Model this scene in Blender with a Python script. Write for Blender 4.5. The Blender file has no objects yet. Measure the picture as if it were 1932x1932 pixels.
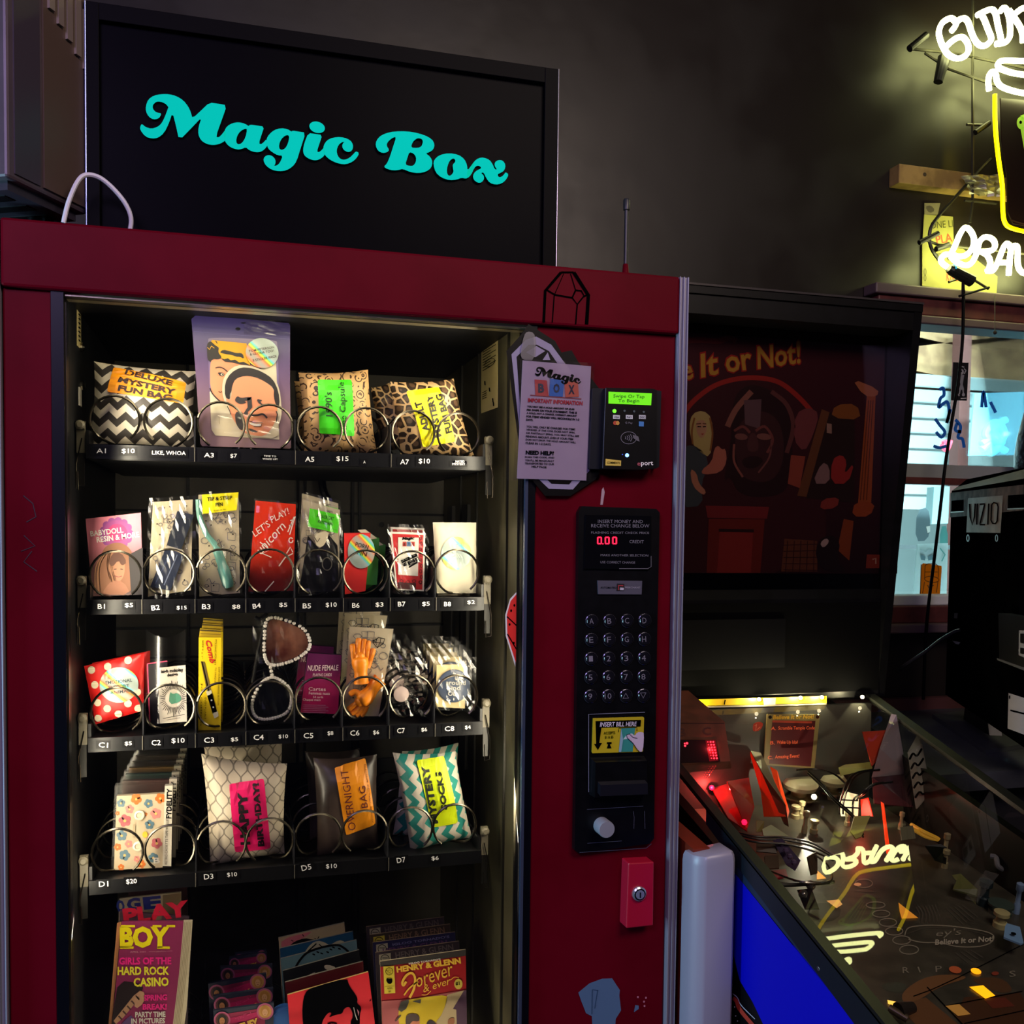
import bpy, bmesh, math, random
import numpy as np
from mathutils import Vector, Matrix
from mathutils.geometry import tessellate_polygon
random.seed(7)
S = bpy.context.scene
COL = S.collection
# ---------------------------------------------------------------- camera
F, PY, D, EYE = 1850.0, 1082.56, 1.5, 1.47
def _rot(yaw, pitch, roll):
    cy, sy, cp, sp = math.cos(yaw), math.sin(yaw), math.cos(pitch), math.sin(pitch)
    f = Vector((sy*cp, cy*cp, sp)); r = Vector((cy, -sy, 0)); u = r.cross(f)
    c, s = math.cos(roll), math.sin(roll)
    return c*r + s*u, -s*r + c*u, f
CR, CU, CF = _rot(math.radians(15.66808), math.radians(-2.51365), math.radians(.67566))
CO = Vector((0, -D, EYE))
cam = bpy.data.cameras.new('camera'); camo = bpy.data.objects.new('camera', cam); COL.objects.link(camo)
cam.sensor_width = 36; cam.lens = F/1932*36; cam.shift_x = 0; cam.shift_y = (PY-966)/1932; cam.clip_start = .02
m = Matrix.Identity(4)
for i in range(3):
    m[i][0], m[i][1], m[i][2], m[i][3] = CR[i], CU[i], -CF[i], CO[i]
camo.matrix_world = m
S.camera = camo
# ---------------------------------------------------------------- world, lights, exposure
S.view_settings.view_transform = 'Standard'; S.view_settings.look = 'None'
S.view_settings.gamma = 1; S.view_settings.use_curve_mapping = False
S.view_settings.exposure = 0
S.cycles.use_denoising = True; S.cycles.transparent_max_bounces = 24; S.cycles.max_bounces = 8
S.cycles.sample_clamp_indirect = 4
w = bpy.data.worlds.new('world'); S.world = w; w.use_nodes = True
w.node_tree.nodes['Background'].inputs[0].default_value = (.012, .012, .03, 1)
w.node_tree.nodes['Background'].inputs[1].default_value = .25
def area(name, loc, to, sx, sy, e, c, spread=180):
    l = bpy.data.lights.new(name, 'AREA'); l.shape = 'RECTANGLE'; l.size, l.size_y = sx, sy; l.energy = e; l.color = c
    l.spread = math.radians(spread)
    o = bpy.data.objects.new(name, l); COL.objects.link(o); o.location = loc
    o.rotation_euler = (Vector(to)-Vector(loc)).to_track_quat('-Z', 'Y').to_euler(); return o
def point(name, loc, e, c, r=.01):
    l = bpy.data.lights.new(name, 'POINT'); l.energy = e; l.color = c; l.shadow_soft_size = .0005
    o = bpy.data.objects.new(name, l); COL.objects.link(o); o.location = loc; return o
area('violet_wash_lamp', (-1.0, -2.2, 2.7), (.2, 0, 1.2), 1.0, .6, 34, (.66, .50, 1))
area('cyan_side_lamp', (-1.75, -.33, 1.05), (.7, -.02, 1.0), .35, .9, 34, (.42, .78, 1))
area('warm_front_fill', (1.1, -2.0, 3.2), (.6, .3, 1.1), 1.2, 1.0, 46, (1, .80, .68))  # unseen fill, added to lift the wall and the machine fronts
area('case_tube_right', (.430, .024, 1.12), (.0, .17, 1.08), .02, 1.3, 5.6, (1, .86, .66))
area('case_tube_left', (-.224, .024, .98), (.12, .17, .94), .02, 1.45, 6.8, (1, .86, .66))
area('case_strip_top', (.10, .022, 1.785), (.10, .16, 1.3), .62, .02, 1.2, (1, .86, .62))
area('case_bottom_fill', (.10, .022, .44), (.10, .16, .8), .62, .02, 2.0, (1, .86, .62))  # added fill below the trays, brightens the lowest shelf
area('next_room_low_fill', (2.5, 1.22, .55), (2.7, 2.3, 1.4), 1.2, .25, 170, (.70, .96, 1), 140)  # unseen fill, added to brighten what shows through the lower pane
area('next_room_lamp', (2.9, 1.22, 3.1), (3.1, 2.7, 1.7), 1.4, .25, 150, (.66, .95, 1), 120)
# ---------------------------------------------------------------- materials
def lin(h):
    c = [int(h[i:i+2], 16)/255 for i in (0, 2, 4)]
    return tuple(x/12.92 if x <= .04045 else ((x+.055)/1.055)**2.4 for x in c) + (1,)
_M = {}
def mat(h, rough=.5, metal=0., emit=0., spec=.5, name=None):
    k = (h, rough, metal, emit, spec)
    if k in _M: return _M[k]
    m = bpy.data.materials.new(name or 'm_'+h); m.use_nodes = True
    b = m.node_tree.nodes['Principled BSDF']
    b.inputs['Base Color'].default_value = lin(h); b.inputs['Roughness'].default_value = rough
    b.inputs['Metallic'].default_value = metal; b.inputs['Specular IOR Level'].default_value = spec
    if emit:
        b.inputs['Emission Color'].default_value = lin(h); b.inputs['Emission Strength'].default_value = emit
    _M[k] = m; return m
def nodes(name, rough=.5, metal=0., spec=.5):
    m = bpy.data.materials.new(name); m.use_nodes = True; t = m.node_tree
    b = t.nodes['Principled BSDF']; b.inputs['Roughness'].default_value = rough; b.inputs['Metallic'].default_value = metal
    b.inputs['Specular IOR Level'].default_value = spec
    return m, t, b
class G:                                                    # tiny node-graph helper
    def __init__(s, t): s.t = t
    def n(s, typ, **kw):
        n = s.t.nodes.new(typ)
        for k, v in kw.items(): setattr(n, k, v)
        return n
    def l(s, a, b): s.t.links.new(a, b)
    def m(s, op, a, b=None):
        n = s.n('ShaderNodeMath', operation=op)
        for i, x in enumerate((a, b)):
            if x is None: continue
            if isinstance(x, (int, float)): n.inputs[i].default_value = x
            else: s.l(x, n.inputs[i])
        return n.outputs[0]
    def uv(s):
        sp = s.n('ShaderNodeSeparateXYZ'); s.l(s.n('ShaderNodeUVMap').outputs[0], sp.inputs[0]); return sp.outputs[0], sp.outputs[1]
    def mix(s, f, a, b):
        n = s.n('ShaderNodeMix', data_type='RGBA')
        if isinstance(f, float): n.inputs[0].default_value = f
        else: s.l(f, n.inputs[0])
        for i, x in ((6, a), (7, b)):
            if isinstance(x, str): n.inputs[i].default_value = lin(x)
            else: s.l(x, n.inputs[i])
        return n.outputs[2]
def chevron(name, c1, c2, p, amp, wl, vert=False):
    m, t, b = nodes(name, .45); g = G(t); u, v = g.uv()
    if vert: u, v = v, u
    tri = g.m('PINGPONG', u, wl/2)
    x = g.m('ADD', v, g.m('MULTIPLY', tri, amp*2/wl))
    st = g.m('GREATER_THAN', g.m('FRACT', g.m('DIVIDE', g.m('ADD', x, 10*p), p)), .5)
    g.l(g.mix(st, c1, c2), b.inputs['Base Color']); return m
def leopard(name):
    m, t, b = nodes(name, .5); g = G(t)
    v = g.n('ShaderNodeTexVoronoi', feature='DISTANCE_TO_EDGE'); v.inputs['Scale'].default_value = 62
    g.l(g.n('ShaderNodeUVMap').outputs[0], v.inputs['Vector'])
    v2 = g.n('ShaderNodeTexVoronoi', feature='F1'); v2.inputs['Scale'].default_value = 62
    g.l(g.n('ShaderNodeUVMap').outputs[0], v2.inputs['Vector'])
    e = g.m('GREATER_THAN', v.outputs['Distance'], .09)
    inner = g.m('LESS_THAN', v2.outputs['Distance'], .33)
    c = g.mix(inner, '2a1c12', '5c4430')
    g.l(g.mix(e, 'd2ac78', c), b.inputs['Base Color']); return m
def damask(name):
    m, t, b = nodes(name, .55); g = G(t)
    v = g.n('ShaderNodeTexVoronoi', feature='F1'); v.inputs['Scale'].default_value = 66; v.inputs['Randomness'].default_value = .65
    no = g.n('ShaderNodeTexNoise'); no.inputs['Scale'].default_value = 95; no.inputs['Detail'].default_value = 0
    for n in (v, no): g.l(g.n('ShaderNodeUVMap').outputs[0], n.inputs['Vector'])
    ring = g.m('LESS_THAN', g.m('ABSOLUTE', g.m('SUBTRACT', g.m('PINGPONG', v.outputs['Distance'], .3), .17)), .052)
    cut = g.m('GREATER_THAN', no.outputs[0], .43); dot = g.m('LESS_THAN', v.outputs['Distance'], .10)
    g.l(g.mix(g.m('MAXIMUM', g.m('MULTIPLY', ring, cut), dot), 'c99f6a', '3a2416'), b.inputs['Base Color']); return m
def lattice(name):
    m, t, b = nodes(name, .5); g = G(t); u, v = g.uv(); p = .021
    w = g.m('MULTIPLY', g.m('SINE', g.m('MULTIPLY', v, 2*math.pi/.034)), p*.26); ln = []
    for sg in (1, -1):
        f = g.m('FRACT', g.m('ADD', g.m('DIVIDE', g.m('ADD', u, g.m('MULTIPLY', w, sg)), p), 20.25+.25*sg))
        ln.append(g.m('LESS_THAN', g.m('ABSOLUTE', g.m('SUBTRACT', f, .5)), .062))
    g.l(g.mix(g.m('MAXIMUM', ln[0], ln[1]), 'cfc0a8', '857a6b'), b.inputs['Base Color']); return m
def thru(h):                                                # a thin print that lets light through
    m = bpy.data.materials.new('translucent_'+h); m.use_nodes = True; t = m.node_tree; g = G(t); b = t.nodes['Principled BSDF']; b.inputs['Base Color'].default_value = lin(h); b.inputs['Roughness'].default_value = .5
    tl = g.n('ShaderNodeBsdfTranslucent'); tl.inputs[0].default_value = lin(h); ms = g.n('ShaderNodeMixShader'); ms.inputs[0].default_value = .6
    g.l(b.outputs[0], ms.inputs[1]); g.l(tl.outputs[0], ms.inputs[2]); g.l(ms.outputs[0], t.nodes['Material Output'].inputs[0]); return m
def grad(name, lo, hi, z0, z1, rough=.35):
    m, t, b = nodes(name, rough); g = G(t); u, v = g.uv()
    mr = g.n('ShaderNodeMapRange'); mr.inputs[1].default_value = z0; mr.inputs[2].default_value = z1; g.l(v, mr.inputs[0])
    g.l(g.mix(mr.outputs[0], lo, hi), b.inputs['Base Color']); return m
def holo(name, sc, ph):
    m, t, b = nodes(name, .35, .12); g = G(t)
    w = g.n('ShaderNodeTexWave', wave_type='BANDS', bands_direction='DIAGONAL'); w.inputs['Scale'].default_value = sc*.8
    w.inputs['Distortion'].default_value = 2.4; w.inputs['Detail'].default_value = 1; w.inputs['Phase Offset'].default_value = ph
    w.inputs['Detail Scale'].default_value = .6
    g.l(g.n('ShaderNodeUVMap').outputs[0], w.inputs['Vector'])
    r = g.n('ShaderNodeValToRGB'); cr = r.color_ramp
    for i, (p, h) in enumerate(((0, '9aa7a0'), (.3, 'a9b7b4'), (.45, '5fc4d8'), (.58, '86d860'), (.7, 'f0e050'), (.82, 'f07a3a'), (1, 'a8a49a'))):
        e = cr.elements[i] if i < 2 else cr.elements.new(p)
        e.position = p; e.color = lin(h)
    g.l(w.outputs[0], r.inputs[0]); g.l(r.outputs[0], b.inputs['Base Color']); return m
def clear(name, tint='ffffff', refl=.12, rough=.08, opac=0., body='ffffff', cap=.9):
    m = bpy.data.materials.new(name); m.use_nodes = True; t = m.node_tree; g = G(t); t.nodes.remove(t.nodes['Principled BSDF'])
    out = t.nodes['Material Output']
    tr = g.n('ShaderNodeBsdfTransparent'); tr.inputs[0].default_value = lin(tint)
    gl = g.n('ShaderNodeBsdfGlossy'); gl.inputs['Roughness'].default_value = rough
    fr = g.n('ShaderNodeFresnel'); fr.inputs[0].default_value = 1.5
    ms = g.n('ShaderNodeMixShader'); k = g.m('MINIMUM', g.m('MULTIPLY', fr.outputs[0], refl/.04), cap)
    g.l(k, ms.inputs[0]); g.l(tr.outputs[0], ms.inputs[1]); g.l(gl.outputs[0], ms.inputs[2])
    src = ms.outputs[0]
    if opac:
        d = g.n('ShaderNodeBsdfDiffuse'); d.inputs[0].default_value = lin(body); m2 = g.n('ShaderNodeMixShader'); m2.inputs[0].default_value = opac
        g.l(src, m2.inputs[1]); g.l(d.outputs[0], m2.inputs[2]); src = m2.outputs[0]
    g.l(src, out.inputs[0]); return m
def noisy(name, c1, c2, scale, rough=.6, metal=0., lo=.4, hi=.6, bump=0., spec=.5, rough2=None):
    m, t, b = nodes(name, rough, metal, spec); g = G(t)
    co = g.n('ShaderNodeTexCoord'); no = g.n('ShaderNodeTexNoise'); no.inputs['Scale'].default_value = scale; no.inputs['Detail'].default_value = 5
    g.l(co.outputs['Object'], no.inputs['Vector'])
    mr = g.n('ShaderNodeMapRange'); mr.inputs[1].default_value = lo; mr.inputs[2].default_value = hi; g.l(no.outputs[0], mr.inputs[0])
    g.l(g.mix(mr.outputs[0], c1, c2), b.inputs['Base Color'])
    if rough2 is not None:
        r2 = g.n('ShaderNodeMapRange'); r2.inputs[1].default_value = lo; r2.inputs[2].default_value = hi
        r2.inputs[3].default_value = rough; r2.inputs[4].default_value = rough2; g.l(no.outputs[0], r2.inputs[0]); g.l(r2.outputs[0], b.inputs['Roughness'])
    if bump:
        bp = g.n('ShaderNodeBump'); bp.inputs['Strength'].default_value = bump; bp.inputs['Distance'].default_value = .01
        g.l(no.outputs[0], bp.inputs['Height']); g.l(bp.outputs[0], b.inputs['Normal'])
    return m
BLK = mat('040406', .4, 0, 0, .2); INK = mat('040404', .6, 0, 0, .0); WHT = mat('e6e2da', .5); CRM = mat('cdc2a6', .55); CHR = mat('cfc8ba', .16, 1.)
RED = noisy('red_paint', '560212', '5e0416', 6, .45, spec=.05); GREY = mat('5a5860', .5); ALU = mat('94929e', .35, .35)
WHITETXT = mat('f6f4f0', .6); DKPL = noisy('black_plastic', '040407', '07070b', 40, .34, spec=.3)
CLR = clear('clear_film', 'fbf9f6', .07, .2, cap=.16)
# ---------------------------------------------------------------- pixel -> place
def ray(px, py): return (px-966)/F*CR - (py-PY)/F*CU + CF
def onpl(px, py, p0, n):
    d = ray(px, py); return CO + d*((Vector(p0)-CO).dot(n)/d.dot(n))
def aty(px, py, y): return onpl(px, py, (0, y, 0), Vector((0, 1, 0)))
def atx(px, py, x): return onpl(px, py, (x, 0, 0), Vector((1, 0, 0)))
def atz(px, py, z): return onpl(px, py, (0, 0, z), Vector((0, 0, 1)))
class K:                                                    # a close-up view's own pixel grid
    def __init__(s, ox, oy, sc): s.o = (ox, oy); s.s = sc
    def __call__(s, p): return s.o[0]+p[0]/s.s, s.o[1]+p[1]/s.s
ID = K(0, 0, 1)
# ---------------------------------------------------------------- text
_T = {}
def glyphs(body, bold=0., shear=0.):
    k = (body, bold, shear)
    if k in _T: return _T[k]
    c = bpy.data.curves.new('t', 'FONT'); c.body = body; c.offset = bold; c.shear = shear; c.resolution_u = 2; c.fill_mode = 'FRONT'; c.dimensions = '2D'
    o = bpy.data.objects.new('t', c); COL.objects.link(o)
    me = o.to_mesh()
    v = np.array([x.co[:2] for x in me.vertices]) if len(me.vertices) else np.zeros((0, 2))
    f = [tuple(p.vertices) for p in me.polygons]
    o.to_mesh_clear(); bpy.data.objects.remove(o); bpy.data.curves.remove(c)
    if len(v):
        lo, hi = v.min(0), v.max(0); v = (v-lo)/np.maximum(hi-lo, 1e-6)
    _T[k] = (v, f); return v, f
def chaikin(p, n=1, closed=True):
    for _ in range(n):
        q = []
        for i in range(len(p) if closed else len(p)-1):
            a, b = p[i], p[(i+1) % len(p)]
            q += [(a[0]*.75+b[0]*.25, a[1]*.75+b[1]*.25), (a[0]*.25+b[0]*.75, a[1]*.25+b[1]*.75)]
        p = q if closed else [p[0]]+q+[p[-1]]
    return p
def ell(cx, cy, rx, ry=None, n=24, rot=0.):
    ry = ry or rx; c, s = math.cos(rot), math.sin(rot)
    return [(cx+rx*math.cos(t)*c-ry*math.sin(t)*s, cy+rx*math.cos(t)*s+ry*math.sin(t)*c) for t in (2*math.pi*i/n for i in range(n))]
def catmull(P, n=5, closed=False):
    P = [Vector(p) for p in P]; out = []; N = len(P)
    for i in range(N if closed else N-1):
        a, b, c, d = (P[(i-1) % N] if closed or i else P[0]), P[i], P[(i+1) % N], (P[(i+2) % N] if closed or i+2 < N else P[-1])
        for j in range(n):
            t = j/n; out.append(.5*((2*b)+(c-a)*t+(2*a-5*b+4*c-d)*t*t+(3*b-a-3*c+d)*t**3))
    if not closed: out.append(P[-1])
    return out
# ---------------------------------------------------------------- mesh builder
WL = {}
STEP = .00035
class MB:
    def __init__(s, y=None, k=ID, warp=None):
        s.v, s.f, s.m, s.uv, s.ms = [], [], [], [], []
        s.y = y; s.k = k; s.warp = warp; s.p0 = None
    def plane(s, p0, n): s.p0 = Vector(p0); s.n = Vector(n).normalized(); return s
    def P(s, c, lay=0., dy=0.):
        px, py = s.k(c)
        if s.p0 is not None:
            p = onpl(px, py, s.p0, s.n); return p + s.n*(lay*STEP-dy)
        p = aty(px, py, s.y)
        if s.warp: p.y += s.warp(p.x, p.z)
        p.y += dy - lay*STEP; return p
    def mi(s, m):
        if m not in s.ms: s.ms.append(m)
        return s.ms.index(m)
    def raw(s, vs, fs, m, uvs=None):
        b = len(s.v); s.v += [Vector(v) for v in vs]; i = s.mi(m)
        s.uv += uvs if uvs else [(v[0], v[2]) for v in vs]
        for f in fs: s.f.append(tuple(b+q for q in f)); s.m.append(i)
    # --- things drawn on the current plane, in close-up pixels
    def poly(s, pts, m, lay=1, holes=(), dy=0.):
        loops = [pts]+list(holes)
        vs = [s.P(p, lay, dy) for L in loops for p in L]
        tr = tessellate_polygon([[Vector((p[0], p[1], 0)) for p in L] for L in loops])
        out = []
        for t in tr:                                        # face the viewer
            a, b, c = (vs[i] for i in t)
            n = (b-a).cross(c-a)
            out.append(t if n.dot(CO-a) > 0 else t[::-1])
        s.raw(vs, out, m)
    def sm(s, pts, m, lay=1, n=1, holes=(), dy=0.): s.poly(chaikin(pts, n), m, lay, [chaikin(h, n) for h in holes], dy)
    def line(s, pts, w, m, lay=2, closed=False):
        P = [Vector(p) for p in pts]; N = len(P)
        L, R = [], []
        for i in range(N):
            a = P[i-1] if i or closed else P[0]; b = P[(i+1) % N] if i < N-1 or closed else P[-1]
            d = (b-a); d = d.normalized() if d.length > 1e-9 else Vector((1, 0)); n = Vector((-d.y, d.x))*w/2
            L.append(P[i]+n); R.append(P[i]-n)
        vs = [s.P(p, lay) for p in L+R]
        fs = []
        for i in range(N if closed else N-1):
            j = (i+1) % N; q = (i, j, N+j, N+i)
            nn = (vs[q[1]]-vs[q[0]]).cross(vs[q[2]]-vs[q[0]])
            fs.append(q if nn.dot(CO-vs[q[0]]) > 0 else q[::-1])
        s.raw(vs, fs, m)
    def text(s, body, a, b, h, m, lay=3, bold=.02, shear=0.):
        v, f = glyphs(body, bold, shear)
        a, b = Vector(a), Vector(b); d = b-a; u = Vector((d.y, -d.x)).normalized()*h
        vs = [s.P(a+d*float(x)+u*float(y), lay) for x, y in v]
        s.raw(vs, f, m)
    def scr(s, a, b, h, m, lay=3, seed=0):                  # print too small to read: broken marks
        q = random.Random(seed+int(a[0]*7+a[1])); a, b = Vector(a), Vector(b); d = b-a; L = d.length; d = d/L; u = Vector((d.y, -d.x))*h; t = 0
        while t < L-h*.3:
            w_ = min(h*q.uniform(.25, .6), L-t); k = q.choice((0, 1, 2))
            z = [(t, 0), (t, 1), (t+w_*.35, 1), (t+w_*.35, 0)] if k == 0 else [(t, .8), (t, 1), (t+w_, 1), (t+w_, .8)] if k == 1 else [(t, 0), (t, .22), (t+w_, .22), (t+w_, 0)]
            s.poly([tuple(a+d*x+u*y) for x, y in z], m, lay); t += w_+h*(.14 if q.random() > .2 else .5)
    def disc(s, cx, cy, rx, ry, m, lay=1, rot=0., rings=7, n=30):   # a round sticker that follows a curved front
        for i in range(rings):
            a, b = ell(cx, cy, rx*i/rings+1e-3, ry*i/rings+1e-3, n, rot), ell(cx, cy, rx*(i+1)/rings, ry*(i+1)/rings, n, rot)
            vs = [s.P(p, lay) for p in a+b]; s.raw(vs, [(k, n+k, n+(k+1) % n, (k+1) % n) for k in range(n)], m)
    def card(s, pts, th, m, edge=None, lay=0):
        s.poly(pts, m, lay)
        s.poly(pts, edge or m, lay, dy=th) if s.p0 is None else None
        n = len(pts); F0 = [s.P(p, lay) for p in pts]; B0 = [s.P(p, lay, th) for p in pts]
        s.raw(F0+B0, [(i, n+i, n+(i+1) % n, (i+1) % n) for i in range(n)], edge or m)
    def ball(s, c, r, m, seg=8, sq=(1, 1, 1)):
        vs, fs = [], []; c = Vector(c)
        for i in range(seg//2+1):
            t = math.pi*i/(seg//2)
            for j in range(seg):
                q = 2*math.pi*j/seg; vs.append(c+Vector((r*sq[0]*math.sin(t)*math.cos(q), r*sq[1]*math.sin(t)*math.sin(q), r*sq[2]*math.cos(t))))
        for i in range(seg//2):
            for j in range(seg): fs.append((i*seg+j, (i+1)*seg+j, (i+1)*seg+(j+1) % seg, i*seg+(j+1) % seg))
        s.raw(vs, fs, m)
    # --- things in world metres
    def box(s, x0, y0, z0, x1, y1, z1, m, rot=None, piv=None):
        vs = [Vector((x, y, z)) for x in (x0, x1) for y in (y0, y1) for z in (z0, z1)]
        if rot is not None:
            pv = Vector(piv) if piv else Vector(((x0+x1)/2, (y0+y1)/2, (z0+z1)/2)); vs = [pv+rot @ (v-pv) for v in vs]
        s.raw(vs, [(0, 1, 3, 2), (4, 6, 7, 5), (0, 4, 5, 1), (2, 3, 7, 6), (0, 2, 6, 4), (1, 5, 7, 3)], m)
    def prism(s, pts, dirv, m, m2=None):                    # closed loop of 3D points pushed along dirv
        pts = [Vector(p) for p in pts]; n = len(pts); d = Vector(dirv); q = [p+d for p in pts]
        nn = (pts[1]-pts[0]).cross(pts[2]-pts[1]); ax = max(range(3), key=lambda i: abs(nn[i])); ii = [i for i in range(3) if i != ax]
        tr = tessellate_polygon([[Vector((p[ii[0]], p[ii[1]], 0)) for p in pts]])
        s.raw(pts, [tuple(t) for t in tr], m); s.raw(q, [tuple(t)[::-1] for t in tr], m2 or m)
        s.raw(pts+q, [(i, (i+1) % n, n+(i+1) % n, n+i) for i in range(n)], m)
    def tube(s, path, r, m, seg=8, closed=False, caps=True):
        P = [Vector(p) for p in path]; N = len(P)
        rr = r if isinstance(r, (list, tuple)) else [r]*N
        T = []
        for i in range(N):
            a = P[i-1] if i or closed else P[0]; b = P[(i+1) % N] if i < N-1 or closed else P[-1]
            T.append((b-a).normalized())
        up = Vector((0, 0, 1)) if abs(T[0].z) < .9 else Vector((0, 1, 0))
        n = T[0].cross(up).normalized(); vs, fs = [], []
        for i in range(N):
            n = (n-T[i]*n.dot(T[i])).normalized(); b = T[i].cross(n)
            for j in range(seg):
                a = 2*math.pi*j/seg; vs.append(P[i]+(n*math.cos(a)+b*math.sin(a))*rr[i])
        for i in range(N if closed else N-1):
            k = (i+1) % N
            for j in range(seg): fs.append((i*seg+j, i*seg+(j+1) % seg, k*seg+(j+1) % seg, k*seg+j))
        if caps and not closed: fs += [tuple(range(seg))[::-1], tuple((N-1)*seg+j for j in range(seg))]
        s.raw(vs, fs, m)
    def lathe(s, c, prof, m, axis=(0, 0, 1), seg=24):       # prof: (radius, along)
        ax = Vector(axis).normalized(); a = ax.orthogonal().normalized(); b = ax.cross(a); c = Vector(c); vs, fs = [], []
        for r, h in prof:
            for j in range(seg):
                t = 2*math.pi*j/seg; vs.append(c+ax*h+(a*math.cos(t)+b*math.sin(t))*r)
        for i in range(len(prof)-1):
            for j in range(seg): fs.append((i*seg+j, i*seg+(j+1) % seg, (i+1)*seg+(j+1) % seg, (i+1)*seg+j))
        fs += [tuple(range(seg))[::-1], tuple((len(prof)-1)*seg+j for j in range(seg))]
        s.raw(vs, fs, m)
    def bag(s, cor, t, m, seed=0, nu=22, nv=22, wr=.0016, pinch=.05, pw=2.6):
        """a filled pouch between four corners (TL,TR,BR,BL); its front bulges to the plane s.y; returns the front's height function"""
        C = [aty(*s.k(c), s.y+t) for c in cor]; rnd = random.Random(seed)
        ph = [rnd.uniform(0, 6.28) for _ in range(8)]; fq = [rnd.uniform(5, 14) for _ in range(8)]
        W = ((C[1]-C[0]).length+(C[2]-C[3]).length)/2; H = ((C[3]-C[0]).length+(C[2]-C[1]).length)/2
        O, U, V = C[0], ((C[1]-C[0])+(C[2]-C[3]))/2, ((C[3]-C[0])+(C[2]-C[1]))/2
        det = U.x*V.z-U.z*V.x
        def hgt(u, v):
            a, b = min(1, abs(2*u-1)), min(1, abs(2*v-1))
            e = (max(0, 1-a**pw)*max(0, 1-b**pw))**.55
            wv = sum(math.sin(fq[i]*(u*math.cos(ph[i])+v*math.sin(ph[i]))+ph[i+4]) for i in range(4))*wr
            edge = 1-max(a, b)
            return e*t + wv*(.25+.75*min(1, 5*edge)) + math.sin(26*(u+v)+ph[0])*.0012*max(0, 1-4*edge)
        grid = []
        for sgn in (-1, 1):
            vs, fs, uv = [], [], []
            for j in range(nv+1):
                v = j/nv
                for i in range(nu+1):
                    u = i/nu; uu = u+(.5-u)*pinch*4*v*(1-v); vv = v+(.5-v)*pinch*4*u*(1-u)
                    p = (C[0]*(1-uu)+C[1]*uu)*(1-vv)+(C[3]*(1-uu)+C[2]*uu)*vv
                    if sgn < 0: grid.append(p+Vector((0, -hgt(u, v), 0)))
                    vs.append(p+Vector((0, sgn*hgt(u, v) if sgn < 0 else max(.0, hgt(u, v))*.8, 0))); uv.append((u*W, -v*H))
            for j in range(nv):
                for i in range(nu):
                    a = j*(nu+1)+i; q = (a, a+nu+1, a+nu+2, a+1); fs.append(q if sgn < 0 else q[::-1])
            s.raw(vs, fs, m, uv)
        G_ = np.array([tuple(p) for p in grid])
        def warp(x, z):
            d = (G_[:, 0]-x)**2+(G_[:, 2]-z)**2; q = np.argpartition(d, 4)[:4]
            return float(G_[q, 1].min())-s.y-.0006
        s.warp = warp; return warp
    def film(s, cor, m, amp=.0022, seed=1, n=14, lay=6):
        rnd = random.Random(seed); vs, fs = [], []
        for j in range(n+1):
            for i in range(n+1):
                u, v = i/n, j/n
                p = [(cor[0][k]*(1-u)+cor[1][k]*u)*(1-v)+(cor[3][k]*(1-u)+cor[2][k]*u)*v for k in (0, 1)]
                q = s.P(p, lay); q.y -= rnd.random()*amp; vs.append(q)
        for j in range(n):
            for i in range(n):
                a = j*(n+1)+i; fs += [(a, a+n+1, a+n+2), (a, a+n+2, a+1)]
        s.raw(vs, fs, m)
    def build(s, name, parent=None, loc=None, label=None, kind=None, smooth=False, bevel=0):
        off = Vector((0, 0, 0))
        if parent is not None: off = WL[parent.name]
        l = Vector(loc) if loc is not None else Vector(off)
        me = bpy.data.meshes.new(name)
        me.from_pydata([v-l for v in s.v], [], s.f)
        for mm in s.ms: me.materials.append(mm)
        me.polygons.foreach_set('material_index', s.m)
        if smooth: me.polygons.foreach_set('use_smooth', [True]*len(s.f))
        ul = me.uv_layers.new(name='UVMap'); ix = np.empty(len(me.loops), dtype=np.int32); me.loops.foreach_get('vertex_index', ix)
        ul.data.foreach_set('uv', np.array(s.uv, dtype=np.float32)[ix].ravel())
        if smooth: me.set_sharp_from_angle(angle=math.radians(40))
        o = bpy.data.objects.new(name, me); COL.objects.link(o)
        o.location = l-off
        if parent is not None: o.parent = parent
        WL[o.name] = l
        if label: o['label'] = label
        if kind: o['kind'] = kind
        if bevel:
            b = o.modifiers.new('b', 'BEVEL'); b.width = bevel; b.segments = 2; b.limit_method = 'ANGLE'
        return o
def thing(name, label, cat, loc, group=None):
    o = bpy.data.objects.new(name, None); COL.objects.link(o); o.location = loc; o.empty_display_size = .02
    o['label'] = label; o['category'] = cat
    if group: o['group'] = group
    WL[o.name] = Vector(loc); return o
def tag(o, label, cat, group=None):
    o['label'] = label; o['category'] = cat
    if group: o['group'] = group
    return o
def dup(root, d, label, group=None, hide=()):
    r = root.copy(); COL.objects.link(r); r.location = root.location+Vector(d); r['label'] = label
    if group: r['group'] = group
    for c in list(root.children):
        if c.name.split('.')[0] in hide: continue
        e = c.copy(); COL.objects.link(e); e.parent = r
        for g2 in list(c.children):
            h = g2.copy(); COL.objects.link(h); h.parent = e
    return r
NTH = ['first', 'second', 'third', 'fourth', 'fifth', 'sixth', 'seventh']
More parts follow.
